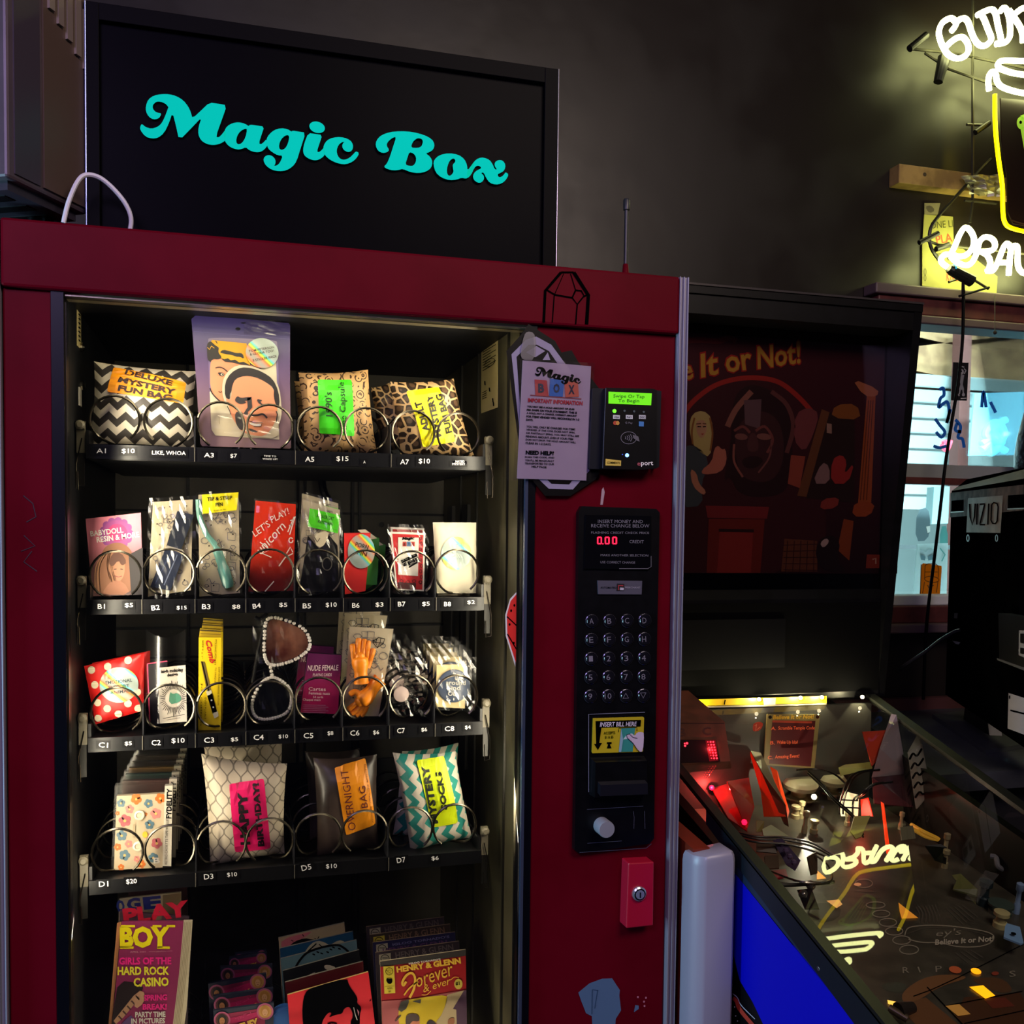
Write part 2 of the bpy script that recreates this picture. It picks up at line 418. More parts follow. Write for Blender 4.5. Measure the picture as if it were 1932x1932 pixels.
# ================================================================ the room
WALLM = noisy('dark_wall_paint', '1a1411', '15100d', 3.5, .34, 0, .4, .6, .25, .5, .46)
def struct(name, mb, **kw):
    return mb.build(name, None, kind='structure', **kw)
WX0, WX1, WZ0, WZ1, YW = 1.80, 2.95, 1.262, 2.115, 1.0      # the glazed opening in the back wall
b = MB(); 
b.box(-1.9, YW, 0, WX0, YW+.12, 3.4, WALLM); b.box(WX1, YW, 0, 3.3, YW+.12, 3.4, WALLM)
b.box(WX0, YW, 0, WX1, YW+.12, WZ0, WALLM); b.box(WX0, YW, WZ1, WX1, YW+.12, 3.4, WALLM); struct('wall_back', b)
b = MB(); b.box(-2, -3.2, 0, -1.9, YW+.12, 3.4, mat('23202a', .7)); struct('wall_left', b)
b = MB(); b.box(3.3, -3.2, 0, 3.4, YW+.12, 3.4, mat('23202a', .7)); struct('wall_right', b)
b = MB(); b.box(-2, -3.3, 0, 3.4, -3.2, 3.4, mat('25243a', .7)); struct('wall_front', b)
b = MB(); b.box(-2, -3.3, -.1, 5.6, 4.6, 0, noisy('floor_concrete', '2c2a2c', '1d1c1f', 4, .5)); struct('floor', b)
b = MB(); b.box(-2, -3.3, 3.4, 5.6, 4.6, 3.5, mat('1a1719', .8)); struct('ceiling', b)
# the room beyond the glass
b = MB(); b.box(1.0, 4.4, 0, 5.6, 4.5, 3.4, mat('b9c6c6', .8)); struct('wall_far_room', b)
b = MB(); b.box(1.0, YW+.12, 0, 1.1, 4.4, 3.4, mat('9fb0b2', .8)); b.box(5.5, YW+.12, 0, 5.6, 4.4, 3.4, mat('9fb0b2', .8)); struct('wall_far_sides', b)
WOOD = noisy('sheathing_board', '94704c', '745236', 9, .7)
b = MB()
for i in range(6):                                          # slanting sheathing boards high on the far side
    b.box(1.9, 2.66, 2.26+i*.17, 5.4, 2.68, 2.425+i*.17, WOOD, Matrix.Rotation(math.radians(-9 if i % 2 else 7), 3, 'Y'), (3.4, 2.67, 2.3+i*.17))
b.box(1.9, 2.70, 2.2, 5.4, 2.72, 3.4, WOOD); struct('wall_far_boards', b)
REDW = noisy('red_window_paint', '5c2824', '4a1e1c', 20, .55); PALE = mat('574649', .5)
b = MB()                                                    # painted casing of window 1
b.box(WX0-.03, YW-.045, WZ1-.005, WX1, YW, WZ1+.045, REDW); b.box(WX0-.05, YW-.06, WZ1+.045, WX1, YW, WZ1+.075, PALE)
b.box(WX0-.03, YW-.05, WZ1-.03, WX1, YW+.05, WZ1-.005, PALE)
b.box(WX0-.03, YW-.05, WZ0-.05, WX1, YW, WZ0, REDW); b.box(WX0-.05, YW-.09, WZ0-.075, WX1, YW, WZ0-.05, PALE)
b.box(WX0-.03, YW-.02, WZ0, WX1, YW+.05, WZ0+.03, mat('cfd4d2', .5))
b.box(WX0-.05, YW-.045, WZ0, WX0, YW, WZ1, REDW)
struct('window_1', b, bevel=.004)
b = MB(); b.box(WX0, YW+.02, 1.645, WX1, YW+.06, 1.685, mat('8b8f8f', .5)); b.box(WX0, YW+.015, 1.625, WX1, YW+.055, 1.645, REDW); struct('trim_1', b)
b = MB(); b.box(WX0, YW+.07, WZ0, WX1, YW+.076, WZ1, clear('window_pane', 'eef6f6', .04, .02)); struct('window_1_glass', b)
# ================================================================ vending machine
Z = 1.885; XL, XR = -.312, .692
vm = thing('vending_machine', 'tall red vending machine with a lit glass front of small bags, cards and boxes', 'vending machine', (.19, .4, 0))
b = MB()
b.box(XL, .02, .06, XL+.03, .86, Z-.012, RED); b.box(XR-.03, .02, .06, XR+.012, .86, Z-.012, RED); b.box(XL+.03, .82, .06, XR-.03, .86, Z-.012, RED)
b.box(XL, .02, Z-.012, XR+.012, .86, Z-.004, RED); b.box(XL+.03, .02, .06, XR-.03, .82, .1, RED)
for x in (XL+.05, XR-.1):
    for y in (.06, .76): b.box(x, y, 0, x+.05, y+.05, .06, DKPL)
b.build('cabinet', vm)
LIN = noisy('interior_liner', '121214', '0c0c0f', 12, .5, 0, spec=.2)
STEEL = noisy('scuffed_interior_steel', '5a543e', '2a271d', 6, .45, .3, .3, .7)
b = MB()
b.box(-.245, .03, .3, -.236, .62, 1.80, LIN); b.box(-.245, .03, 1.80, .45, .62, 1.815, LIN); b.box(-.245, .03, .28, .45, .62, .3, LIN)
PNL = noisy('back_panel', '524d43', '423d35', 9, .5, .2)
b.box(-.245, .62, .28, .45, .635, 1.815, PNL)
for x in (-.1, .12, .135, .235, .25): b.box(x, .612, .3, x+.006, .62, 1.8, BLK)
for z in (1.70, 1.655, 1.50, 1.42, 1.26, 1.20): b.box(-.245, .614, z, .45, .62, z+.005, BLK)
for x, z in ((.02, 1.69), (.19, 1.66), (.3, 1.48), (.18, 1.40)): b.lathe((x, .62, z), [(.006, 0), (.006, .006)], BLK, (0, -1, 0), 10)
b.box(.14, .596, 1.30, .34, .612, 1.40, mat('2c2a28', .5))
b.tube(catmull([(.17, .60, 1.59), (.175, .585, 1.545), (.20, .585, 1.50), (.205, .585, 1.45), (.195, .60, 1.41)]), .008, BLK)
b.build('interior_liner', vm)
b = MB()                                                    # the bright steel wall beside the control door
b.box(.437, .03, .3, .448, .62, 1.80, STEEL)
for y in (.085, .30, .44): b.box(.4335, y, .3, .437, y+.006, 1.8, mat('2c2a24', .4, .6))
for y in (.36, .5): b.box(.4300, y, 1.0, .437, y+.05, 1.52, mat('23221f', .4, .6))
b.build('side_liner', vm)
# instruction plates on the inner walls
PLATE = mat('b9a873', .5)
b = MB().plane((.4364, 0, 0), (-1, 0, 0)); b.k = K(540, 560, 4.025)
b.card([(1482, 378), (1606, 287), (1603, 840), (1480, 886)], .001, PLATE)
for i in range(9): b.line([(1495, 410+i*20-8), (1495+60+40*(i % 2), 410+i*20-8-.6*(60+40*(i % 2)))], 5, INK)
b.line(ell(1550, 500, 44, 24, 16, -.6), 4, INK, 3, True)
for q in ((1510, 640), (1545, 690), (1570, 770), (1575, 800)): b.line([q, (q[0]+3, q[1]+30)], 9, INK)
for i in range(4): b.line([(1490, 730+i*16), (1525, 712+i*16)], 4, INK)
b.build('instruction_plate', vm)
b = MB().plane((-.2355, 0, 0), (1, 0, 0)); b.k = K(100, 560, 4.2)
b.card([(190, 45), (222, 100), (224, 420), (192, 385)], .001, PLATE)
for i in range(8): b.line([(200, 100+i*34), (213, 118+i*34)], 9, INK)
b.build('instruction_plate', vm)
for z in (1.748, 1.689): b = MB(); b.lathe((-.236, .17, z), [(.007, 0), (.0075, .004), (.004, .007)], CHR, (1, 0, 0), 12); b.build('wall_screw', vm)
b = MB(); b.box(-.236, .15, 1.656, -.2345, .172, 1.684, mat('c9c2b4', .5)); b.build('wall_tab', vm)
# ---- door: header, stiles, control panel side
b = MB()
b.box(XL+.004, -.022, 1.793, XR, .02, Z, RED); b.build('door_header', vm, bevel=.004)
b = MB()
b.box(XL+.004, -.012, .1, -.245, .02, 1.793, RED); b.box(.452, -.010, .1, XR, .02, 1.793, RED); b.box(-.245, -.012, .1, .452, .02, .42, RED)
b.build('door_frame', vm, bevel=.003)
GASK = mat('06070f', .35, 0, 0, .2)
b = MB()
b.box(-.247, -.014, .42, -.231, .028, 1.795, GASK); b.box(.440, -.014, .42, .4535, .028, 1.795, GASK); b.box(-.231, -.006, .42, .44, .028, .435, GASK)
b.box(-.231, -.008, 1.788, .44, .03, 1.794, mat('9a8f78', .3, .7)); b.box(.4365, -.0155, .42, .4412, -.008, 1.78, mat('6f7c9c', .25, .8)); b.box(-.2315, -.006, .42, -.229, .0, 1.78, mat('4a4640', .3, .7))
b.build('window_gasket', vm)
b = MB(); b.box(-.231, .006, .435, .44, .012, 1.788, clear('vending_glass', 'f2f4f2', .045, .015)); b.build('window_glass', vm)
def alu(x0, x1, nm):
    b = MB(); w_ = x1-x0
    b.box(x0, -.016, .06, x1, .03, Z+.001, ALU)
    for q in (.0, .42, .86): b.box(x0+w_*q, -.021, .06, x0+w_*(q+.14), -.016, Z+.001, ALU)
    b.build(nm, vm, bevel=.0015)
alu(XR+.0005, .709, 'edge_trim'); alu(-.330, XL+.003, 'edge_trim')
# header bump, scratches and hand-drawn marks (paint on the door)
r5 = K(930, 500, 4.2)
b = MB(-.0225, r5)
for q, w_ in (([(402, 455), (414, 205), (540, 58)], 22), ([(640, 58), (756, 240), (742, 470)], 28), ([(540, 58), (640, 58)], 14), ([(414, 190), (490, 236), (628, 260)], 13), ([(486, 236), (470, 455)], 9), ([(560, 70), (490, 230)], 6),
              ([(615, 70), (655, 200)], 8), ([(655, 200), (700, 205), (722, 245), (668, 312), (628, 260), (655, 200)], 13), ([(722, 250), (752, 232)], 13), ([(668, 312), (655, 470)], 11)):
    b.line(q, w_, INK, 1)
b.build('crystal_drawing', vm, label='black hand-drawn crystal outline on the red header')
b = MB(-.0105, K(1050, 1580, 5.489)); PRM = mat('4d6a88', .6)
b.poly([(225, 1605), (340, 1510), (470, 1462), (575, 1458), (655, 1580), (650, 1640), (668, 1790), (612, 1880), (596, 2150), (380, 2150), (365, 1850), (305, 1820), (250, 1680)], PRM, 1)
b.poly([(800, 1810), (815, 1735), (850, 1740), (850, 1775)], PRM, 1)
for q in ((905, 1700), (925, 1660), (842, 1652), (910, 1745)): b.poly(ell(q[0], q[1], 10, 12, 8), mat('b06a7a', .6), 1)
b.line([(370, 1575), (365, 1830)], 9, mat('24405c', .6), 2); b.line([(425, 1580), (395, 1770)], 9, mat('24405c', .6), 2); b.line([(370, 1575), (428, 1582)], 6, mat('24405c', .6), 2)
b.build('worn_paint', vm, label='large peeled patch showing blue-grey undercoat')
b = MB(-.0105, K(930, 500, 4.2)); b.poly([(850, 1900), (862, 1780), (875, 1760), (885, 1800), (870, 1900)], mat('a58a92', .6), 1)
b.build('worn_paint', vm, label='pale scratch above the keypad')
b = MB(-.0125)
for pts in ([(44, 935), (62, 950), (68, 975), (50, 985)], [(45, 1010), (66, 1030), (40, 1040)], [(60, 1040), (45, 1060), (70, 1078)]): b.y = -.0125; b.line(pts, 2, mat('2a0616', .6), 1)
b.build('scratched_tag', vm, label='dark hand-scratched marks')
# hexagon badge and red dice sticker
b = MB(-.0105, r5)
b.poly([(95, 690), (225, 545), (270, 475), (480, 610), (530, 700), (610, 683), (660, 770), (840, 1000), (825, 1660), (800, 1700), (600, 1832), (400, 1830), (310, 1720), (190, 1400)], BLK, 24)
BAND = mat('8d86a0', .5)
b.poly([(135, 715), (250, 600), (330, 575), (450, 640), (560, 790), (750, 1000), (760, 1620), (620, 1780), (430, 1775), (330, 1680), (200, 1330)], BAND, 25)
b.poly([(175, 735), (270, 640), (335, 640), (430, 690), (520, 820), (700, 1000), (700, 1600), (590, 1740), (450, 1735), (350, 1640), (215, 1300)], BLK, 26)
b.poly([(250, 700), (330, 650), (400, 690), (320, 740)], BAND, 27); b.poly([(420, 700), (440, 760), (380, 760)], BAND, 27)
b.build('hexagon_sticker', vm, label='black hexagon sticker half hidden by the notice')
b = MB(.0058, ID); SR = mat('e02a20', .5)
b.poly([(974, 1117), (962, 1130), (953, 1160), (954, 1200), (962, 1225), (972, 1258)], WHT, 2)
b.poly([(974, 1121), (963, 1134), (956, 1160), (957, 1199), (964, 1222), (973, 1250)], SR, 3)
for l_ in ([(956, 1163), (974, 1180)], [(957, 1196), (974, 1225)]): b.line(l_, 2.2, INK, 4)
for q in ((964, 1152), (961, 1178), (969, 1213), (970, 1142)): b.poly(ell(q[0], q[1], 1.8, 2.6, 10), INK, 4)
b.build('dice_sticker', vm, label='red dice sticker on the glass edge')
# ---- shelves
ROWS = {'A': (1.592, [(218, 791), (319, 796), (418.6, 801.7), (507.6, 806), (603.4, 809.7), (691.6, 811), (782, 816), (863, 819.6)], .085, .0355),
        'B': (1.357, [(217.4, 1086), (319, 1081), (415.5, 1081), (510, 1080), (601.6, 1081), (689, 1081), (777, 1082), (865, 1079)], .048, .0372),
        'C': (1.146, [(218, 1345), (322, 1336), (417, 1332), (510, 1329), (601, 1321), (690, 1319), (774, 1316), (860, 1315)], .048, .0372),
        'D': (.925, [(224, 1608), (317, 1601), (419, 1593), (509, 1587), (601, 1577), (688, 1571), (775, 1564), (857, 1558)], .062, .0372),
        'E': (.543, None, .062, .0372)}
WIRE = mat('5e574c', .27, 1.)
def coil_mesh(pitch, R, flip):
    b = MB(); P = []; n = max(3, int(.34/pitch)); st = 26
    for i in range(n*st+1):
        t = i/st; f_ = t-int(t); a = math.radians(-52)+2*math.pi*t; s_ = min(1, max(0, (f_-.74)/.26)); s_ = s_*s_*(3-2*s_)
        x = R*math.cos(a)*(-1 if flip else 1); P.append((x, pitch*(int(t)+s_), R*math.sin(a)))
    b.tube(P, .0021, WIRE, 6); o = b.build('coil', None, loc=(0, 0, 0), smooth=True)
    return o
def put(o, parent, loc, first=[]):
    c = o if o.name not in first else o.copy()
    if c is not o: COL.objects.link(c)
    first.append(o.name); c.parent = parent; c.location = Vector(loc)-WL[parent.name]; return c
TRM = noisy('tray_black', '101012', '0b0b0d', 30, .4, .2); STRIP = mat('0b0b0e', .35, 0, 0, .3); CLIPM = mat('6a6352', .5)
CL = {}
LBL = {'A': [((100, 560, 4.2), [('A1', 345, 1240, 420, 1240, 38), ('$10', 545, 1245, 648, 1245, 42), ('LIKE, WHOA', 785, 1255, 1052, 1260, 36), ('A3', 1197, 1272, 1275, 1274, 36), ('$7', 1405, 1280, 1458, 1280, 36), ('TIME TO', 1670, 1268, 1768, 1272, 13), ('WAKE UP!', 1660, 1290, 1778, 1294, 13)]),
             ((540, 560, 4.025), [('A5', 143, 1252, 212, 1254, 38), ('$15', 380, 1252, 472, 1254, 42), ('A', 585, 1265, 602, 1265, 20), ('A7', 865, 1272, 930, 1274, 38), ('$10', 1005, 1270, 1090, 1272, 42), ('HATED', 1285, 1258, 1352, 1258, 16), ('MYSTERY', 1260, 1278, 1358, 1278, 16)])],
       'B': [((100, 880, 4.2), [('B1', 355, 1128, 412, 1128, 38), ('$5', 570, 1120, 635, 1120, 38), ('B2', 782, 1142, 848, 1134, 40), ('$15', 980, 1138, 1060, 1138, 34), ('B3', 1180, 1130, 1248, 1132, 40), ('$8', 1420, 1132, 1484, 1132, 38), ('B4', 1585, 1128, 1648, 1118, 38), ('$5', 1792, 1116, 1856, 1118, 38)]),
             ((540, 880, 4.025), [('B5', 125, 1078, 188, 1078, 38), ('$10', 300, 1072, 384, 1070, 38), ('B6', 500, 1074, 556, 1074, 38), ('$3', 678, 1070, 738, 1070, 38), ('B7', 848, 1064, 906, 1062, 36), ('$5', 1032, 1064, 1090, 1062, 36), ('B8', 1198, 1062, 1250, 1062, 34), ('$2', 1375, 1048, 1432, 1046, 30)])],
       'C': [((100, 1140, 4.2), [('C1', 362, 1132, 436, 1136, 40), ('$5', 570, 1122, 626, 1120, 34), ('C2', 782, 1118, 854, 1116, 42), ('$10', 940, 1104, 1044, 1102, 44), ('C3', 1198, 1098, 1278, 1096, 42), ('$5', 1410, 1090, 1468, 1088, 34), ('C4', 1590, 1076, 1670, 1074, 42), ('$10', 1788, 1066, 1862, 1064, 34)]),
             ((540, 1140, 4.025), [('C5', 132, 1018, 206, 1016, 40), ('$8', 314, 998, 358, 996, 34), ('C6', 486, 998, 556, 996, 40), ('$6', 660, 992, 706, 990, 34), ('C7', 842, 980, 902, 976, 38), ('$6', 1026, 970, 1070, 968, 32), ('C8', 1204, 964, 1276, 960, 36), ('$4', 1358, 952, 1400, 950, 32)])],
       'D': [((100, 1380, 4.2), [('D1', 365, 1230, 440, 1226, 42), ('$20', 582, 1212, 666, 1206, 42), ('D3', 1198, 1172, 1272, 1166, 42), ('$10', 1380, 1156, 1460, 1150, 38)]),
             ((540, 1380, 4.025), [('D5', 120, 1060, 194, 1044, 42), ('$10', 302, 1044, 386, 1040, 38), ('D7', 842, 1000, 908, 990, 40), ('$6', 1104, 982, 1158, 978, 34)])]}
cols = [aty(px, py, .112) for px, py in ROWS['B'][1]]
XS = [sum(aty(*ROWS[r][1][i], .112).x for r in 'ABCD')/4 for i in range(8)]
for r, (zf, rings, pitch, R) in ROWS.items():
    pair = r in 'AD'
    b = MB(); x0, x1 = -.219, .400
    b.box(x0, .102, zf-.022, x1, .60, zf-.018, TRM); b.box(x0, .102, zf-.022, x0+.004, .60, zf+.022, TRM); b.box(x1-.004, .102, zf-.022, x1, .60, zf+.022, TRM); b.box(x0, .596, zf-.022, x1, .60, zf+.05, TRM)
    b.box(x0+.004, .108, zf-.006, x1-.004, .596, zf-.003, TRM)
    t_ = b.build('tray', vm, loc=(.09, .35, zf))
    b = MB(.0975); b.box(x0, .098, zf-.021, x1, .104, zf+.001, STRIP)
    nseg = 4 if pair else 8
    for i in range(1, nseg): x = XS[i*2-1]*.5+XS[i*2]*.5 if pair else XS[i-1]*.5+XS[i]*.5; b.box(x-.0006, .0965, zf-.021, x+.0006, .098, zf+.001, mat('5a574e', .4))
    for kk, tx in LBL.get(r, []):
        b.k = K(*kk)
        for (s_, ax, ay, bx, by, h) in tx:
            b.poly([(ax-22, ay+14), (bx+18, by+14), (bx+18, by-h-14), (ax-22, ay-h-14)], mat('08080a', .4, 0, 0, .2), 1)
            b.text(s_, (ax, ay), (bx, by), h, WHITETXT, 3, .006 if h > 30 else 0)
    b.build('label_strip', t_)
    co = [coil_mesh(pitch, R, fl) for fl in ((False, True) if pair else (False,))]
    for i in range(8):
        x = XS[i]; zc = aty(*rings[i], .112).z if rings else zf+.038
        put(co[i % len(co)], t_, (x, .112, max(zc, zf+R+.0005)))
    for i in range(0 if True else 1, nseg-1):
        x = XS[i*2+1]*.5+XS[i*2+2]*.5 if pair else XS[i]*.5+XS[i+1]*.5
        b = MB(); b.box(x-.0008, .106, zf-.003, x+.0008, .56, zf+.05, mat('26262a', .35)); b.build('divider', t_)
    for sx, xe in ((-1, x0), (1, x1)):                      # latch at each end of a tray
        b = MB(); xx = xe+sx*.009; q = -1 if sx > 0 else 1
        b.box(xx-.006, .112, zf-.012, xx+.006, .12, zf+.036, CLIPM); b.box(xx-.006, .108, zf+.024, xx+.006, .112, zf+.034, CLIPM)
        b.lathe((xx, .112, zf+.03), [(.0, 0), (.007, .001), (.007, .006), (.004, .009)], CLIPM, (0, -1, 0), 12)
        b.box(xx-.005, .112, zf-.062, xx+.005, .116, zf-.012, mat('1c1a16', .4, .3))
        b.tube([(xx+q*.002, .108, zf+.01), (xx+sx*.006, .106, zf-.03), (xx+sx*.006, .106, zf-.066), (xx-.003, .106, zf-.068), (xx-.004, .106, zf-.04)], .0009, WIRE, 5)
        b.build('tray_latch', t_)
# ---- control panel
r6, r7 = K(1060, 930, 4.7125), K(1060, 1320, 6.0375)
b = MB(-.022)
b.k = ID; outl = [(1098, 955), (1238, 960), (1245, 967), (1240, 1200), (1234, 1582), (1226, 1592), (1092, 1610), (1084, 1604), (1088, 1300), (1092, 965)]
b.card(outl, .0122, DKPL)
b.k = r6
b.card([(205, 195), (785, 205), (785, 660), (765, 680), (195, 672)], .004, mat('06060a', .2), lay=11)
b.line([(500, 672), (755, 672), (784, 655), (784, 560)], 6, GREY, 13)
TX = mat('72707a', .6)
for s_, ax, ay, bx, by, h in (('INSERT MONEY AND', 312, 268, 710, 270, 30), ('RECEIVE CHANGE BELOW', 252, 306, 768, 308, 30), ('FLASHING CREDIT CHECK PRICE', 252, 362, 766, 366, 20), ('CREDIT', 592, 446, 718, 448, 28), ('MAKE ANOTHER SELECTION', 336, 562, 758, 566, 20), ('USE CORRECT CHANGE', 334, 624, 642, 628, 20)):
    b.text(s_, (ax, ay), (bx, by), h, TX, 13, 0)
cp = b.build('control_panel', vm)
b = MB(-.0262, r6); LED = mat('ff1838', .5, 0, 3.2)
def seg7(b, x, y, w_, h, segs, m):
    L_ = {'a': ((0, 0), (1, 0)), 'b': ((1, 0), (1, .5)), 'c': ((1, .5), (1, 1)), 'd': ((0, 1), (1, 1)), 'e': ((0, .5), (0, 1)), 'f': ((0, 0), (0, .5)), 'g': ((0, .5), (1, .5))}
    for s_ in segs: b.line([(x+p[0]*w_, y+p[1]*h) for p in L_[s_]], 11, m, 2)
for x in (318, 386, 452): seg7(b, x, 395, 32, 56, 'abcdef', LED)
b.poly(ell(364, 452, 6, 6, 8), LED, 2); b.build('credit_display', cp)
b = MB(-.0225, r6); b.card([(315, 778), (710, 782), (705, 902), (320, 900)], .003, mat('6a6878', .35, .5), lay=6)
b.poly([(485, 805), (550, 808), (548, 870), (480, 870)], mat('141018', .5), 8); b.line([(498, 862), (498, 822), (540, 824)], 9, mat('a02a34', .5), 9); b.poly([(512, 840), (545, 842), (543, 864), (510, 862)], mat('b4b2c0', .5), 9)
b.text('AUTOMATED', (338, 848), (478, 850), 16, INK, 9, .01); b.text('MERCHANT', (556, 848), (692, 850), 16, mat('9c98a4', .5), 9, 0); b.build('name_plate', cp)
KEYS = ['ABCD', 'EFGH', '1234', '5678', ['9', '10', '', '']]
for j in range(5):
    for i in range(4):
        cx, cy = (265, 423, 580, 735)[i]-3*j, (1140, 1306, 1474, 1640, 1808)[j]-2*i
        b = MB(-.0222, r6); c = b.P((cx, cy)); rad = (b.P((cx+58, cy))-c).length
        b.lathe(c, [(rad, -.001), (rad, .0015), (rad*.9, .0022), (rad*.86, .0008)], mat('4c4c58', .2, .8), (0, -1, 0), 24)
        b.lathe(c, [(rad*.84, -.001), (rad*.84, .003), (rad*.76, .0042), (rad*.1, .0044)], mat('121218', .18), (0, -1, 0), 24)
        b.y = -.0269; t = KEYS[j][i] if i < len(KEYS[j]) else ''
        TK = mat('74727e', .5)
        if t: b.text(t, (cx-(30 if len(t) > 1 else 18), cy+26), (cx+(30 if len(t) > 1 else 18), cy+24), 50, TK, 1, .0)
        else:
            q = [(cx-24, cy+22), (cx, cy-24), (cx+24, cy+20)] if i == 2 else [(cx-24, cy-24), (cx+24, cy-26), (cx, cy+22)]
            b.line(q, 7, TK, 1, True)
        b.build('key_button', cp)
b = MB(-.0225, r7)                                          # bill plate
b.line([(300, 1050), (300, 165), (940, 140)], 8, mat('7a7e92', .3), 6)
b.card([(352, 210), (920, 194), (932, 205), (918, 585), (905, 592), (345, 607), (338, 595)], .002, mat('b7a516', .5), lay=6)
b.poly([(378, 240), (895, 228), (890, 302), (445, 315), (420, 490), (450, 490), (405, 570), (360, 500), (385, 500)], INK, 8)
b.text('INSERT BILL HERE', (425, 305), (845, 298), 52, mat('d8d2e0', .5), 10, .012, .2)
b.text('ACCEPTS', (470, 392), (600, 388), 32, INK, 10, .02); b.text('$1 & $5', (482, 442), (580, 438), 34, INK, 10, .02)
b.poly([(508, 480), (560, 478), (560, 500), (540, 505), (560, 550), (505, 552), (520, 505), (506, 500)], INK, 8)
b.poly([(668, 325), (830, 318), (815, 420), (800, 588), (640, 592)], mat('2f8a80', .5), 8); b.poly([(668, 325), (640, 592), (668, 592), (690, 450)], mat('86a8b8', .5), 9)
b.poly([(730, 395), (790, 380), (825, 410), (760, 440), (690, 450)], mat('b9cfd0', .5), 9)
b.sm([(905, 365), (928, 375), (916, 585), (870, 590), (800, 480), (730, 430), (728, 395), (760, 382), (820, 410), (850, 365)], mat('c4b4c8', .5), 10)
b.line([(850, 436), (800, 425), (760, 385), (728, 395), (735, 430), (800, 490), (868, 590)], 7, INK, 11); b.line([(640, 365), (640, 318), (848, 310), (848, 350)], 7, INK, 9)
b.build('bill_label', cp)
b = MB(-.022, r7)
P = [b.P(q) for q in ((320, 660), (935, 640), (945, 1055), (310, 1080))]; Q = [p+Vector((0, -.02, 0)) for p in P]
c = sum(P, Vector())/4; Q = [c+(q-c)*.94+Vector((0, 0, -.002)) for q in Q]
b.raw(P+Q, [(4, 7, 6, 5), (0, 4, 5, 1), (1, 5, 6, 2), (2, 6, 7, 3), (3, 7, 4, 0)], DKPL)
P2 = [c+(q-c)*.9 for q in Q]; lo = [P2[3]*.55+P2[0]*.45, P2[2]*.55+P2[1]*.45, P2[2]*.9+P2[1]*.1, P2[3]*.9+P2[0]*.1]
fr = [p+Vector((0, -.014, -.003)) for p in lo]; b.raw(lo+fr, [(4, 7, 6, 5), (0, 4, 5, 1), (1, 5, 6, 2), (2, 6, 7, 3), (3, 7, 4, 0)], mat('14141c', .3))
b.build('bill_slot', cp)
b = MB(-.0225, r7)
for l_ in ([(285, 1250), (925, 1212)], [(290, 1635), (680, 1608)], [(940, 1270), (945, 1470)], [(810, 1270), (822, 1340), (818, 1470)], [(200, 1740), (960, 1690), (1020, 1640)]): b.line(l_, 5, mat('4a4e60', .3), 2)
b.build('coin_panel', cp)
b = MB(-.022, r7); c = b.P((450, 1430)); rad = (b.P((540, 1430))-c).length
b.lathe(c, [(rad*1.0, -.002), (rad*1.0, .024), (rad*.94, .0255), (rad*.1, .0257)], mat('84878f', .4), (0, -1, 0), 28); b.build('coin_return_button', cp, smooth=True)
r8 = K(1050, 1580, 5.489)
b = MB(-.010, r8); P = [b.P(q) for q in ((678, 212), (938, 198), (930, 850), (655, 880))]; Q = [p+Vector((.003, -.022, -.002)) for p in P]
b.raw(P+Q, [(4, 7, 6, 5), (0, 4, 5, 1), (1, 5, 6, 2), (2, 6, 7, 3), (3, 7, 4, 0)], mat('a5102c', .35)); lh = b.build('lock_housing', vm, bevel=.002)
b = MB(-.032, r8); c = b.P((850, 578)); b.lathe(c, [(.012, 0), (.012, .004), (.0095, .006), (.0085, .004), (.0085, .0035), (.001, .0037)], mat('b8bcc8', .25, .8), (0, -1, 0), 24)
b.lathe(c+Vector((0, -.0012, 0)), [(.0097, .003), (.0097, .0052)], BLK, (0, -1, 0), 20); b.lathe(c+Vector((0, -.005, 0)), [(.0075, 0), (.0075, .0022)], mat('a9b4c4', .3, .6), (0, -1, 0), 20)
b.box(c.x-.001, c.y-.0078, c.z-.005, c.x+.001, c.y-.0066, c.z+.004, BLK); b.build('lock_cylinder', lh, smooth=True)
# card reader
b = MB(-.040, r5); mm = DKPL
b.card([(893, 972), (1270, 980), (1300, 992), (1296, 1610), (1180, 1622), (866, 1614)], .03, mm)
b.y = -.028; b.card([(1290, 990), (1335, 1000), (1318, 1600), (1290, 1615)], .018, mat('12141c', .3)); b.card([(790, 975), (890, 978), (865, 1618), (765, 1615)], .018, mat('14161f', .3))
b.y = -.040; b.line([(893, 976), (868, 1610)], 5, mat('4c586c', .3), 2)
cr = b.build('card_reader', vm, bevel=.0015)
b = MB(-.0403, r5); b.poly([(915, 1004), (1258, 1018), (1252, 1112), (914, 1098)], mat('62d60a', .5, 0, .75), 2)
DG = mat('1c5a06', .6); b.text('Swipe Or Tap', (952, 1058), (1198, 1064), 34, DG, 4, .005); b.text('To Begin', (990, 1096), (1156, 1098), 34, DG, 4, .005); b.build('reader_screen', cr)
b = MB(-.0403, r5); b.poly(ell(962, 1157, 15, 15, 14), mat('50ff20', .5, 0, 3), 2); b.build('indicator_light', cr, label='lit green indicator')
b = MB(-.0403, r5)
for q in ((1042, 1156), (1118, 1160), (1194, 1164)): b.poly(ell(q[0], q[1], 9, 9, 10), mat('4a5a5e', .4), 2)
b.build('unlit_indicator', cr)
b = MB(-.0403, r5); b.poly(ell(1062, 1508, 15, 15, 14), mat('5a8aff', .5, 0, 6), 2); b.poly(ell(1025, 1502, 5, 5, 8), mat('3050c0', .5, 0, 1), 2); b.build('indicator_light', cr, label='lit blue indicator')
b = MB(-.0403, r5)
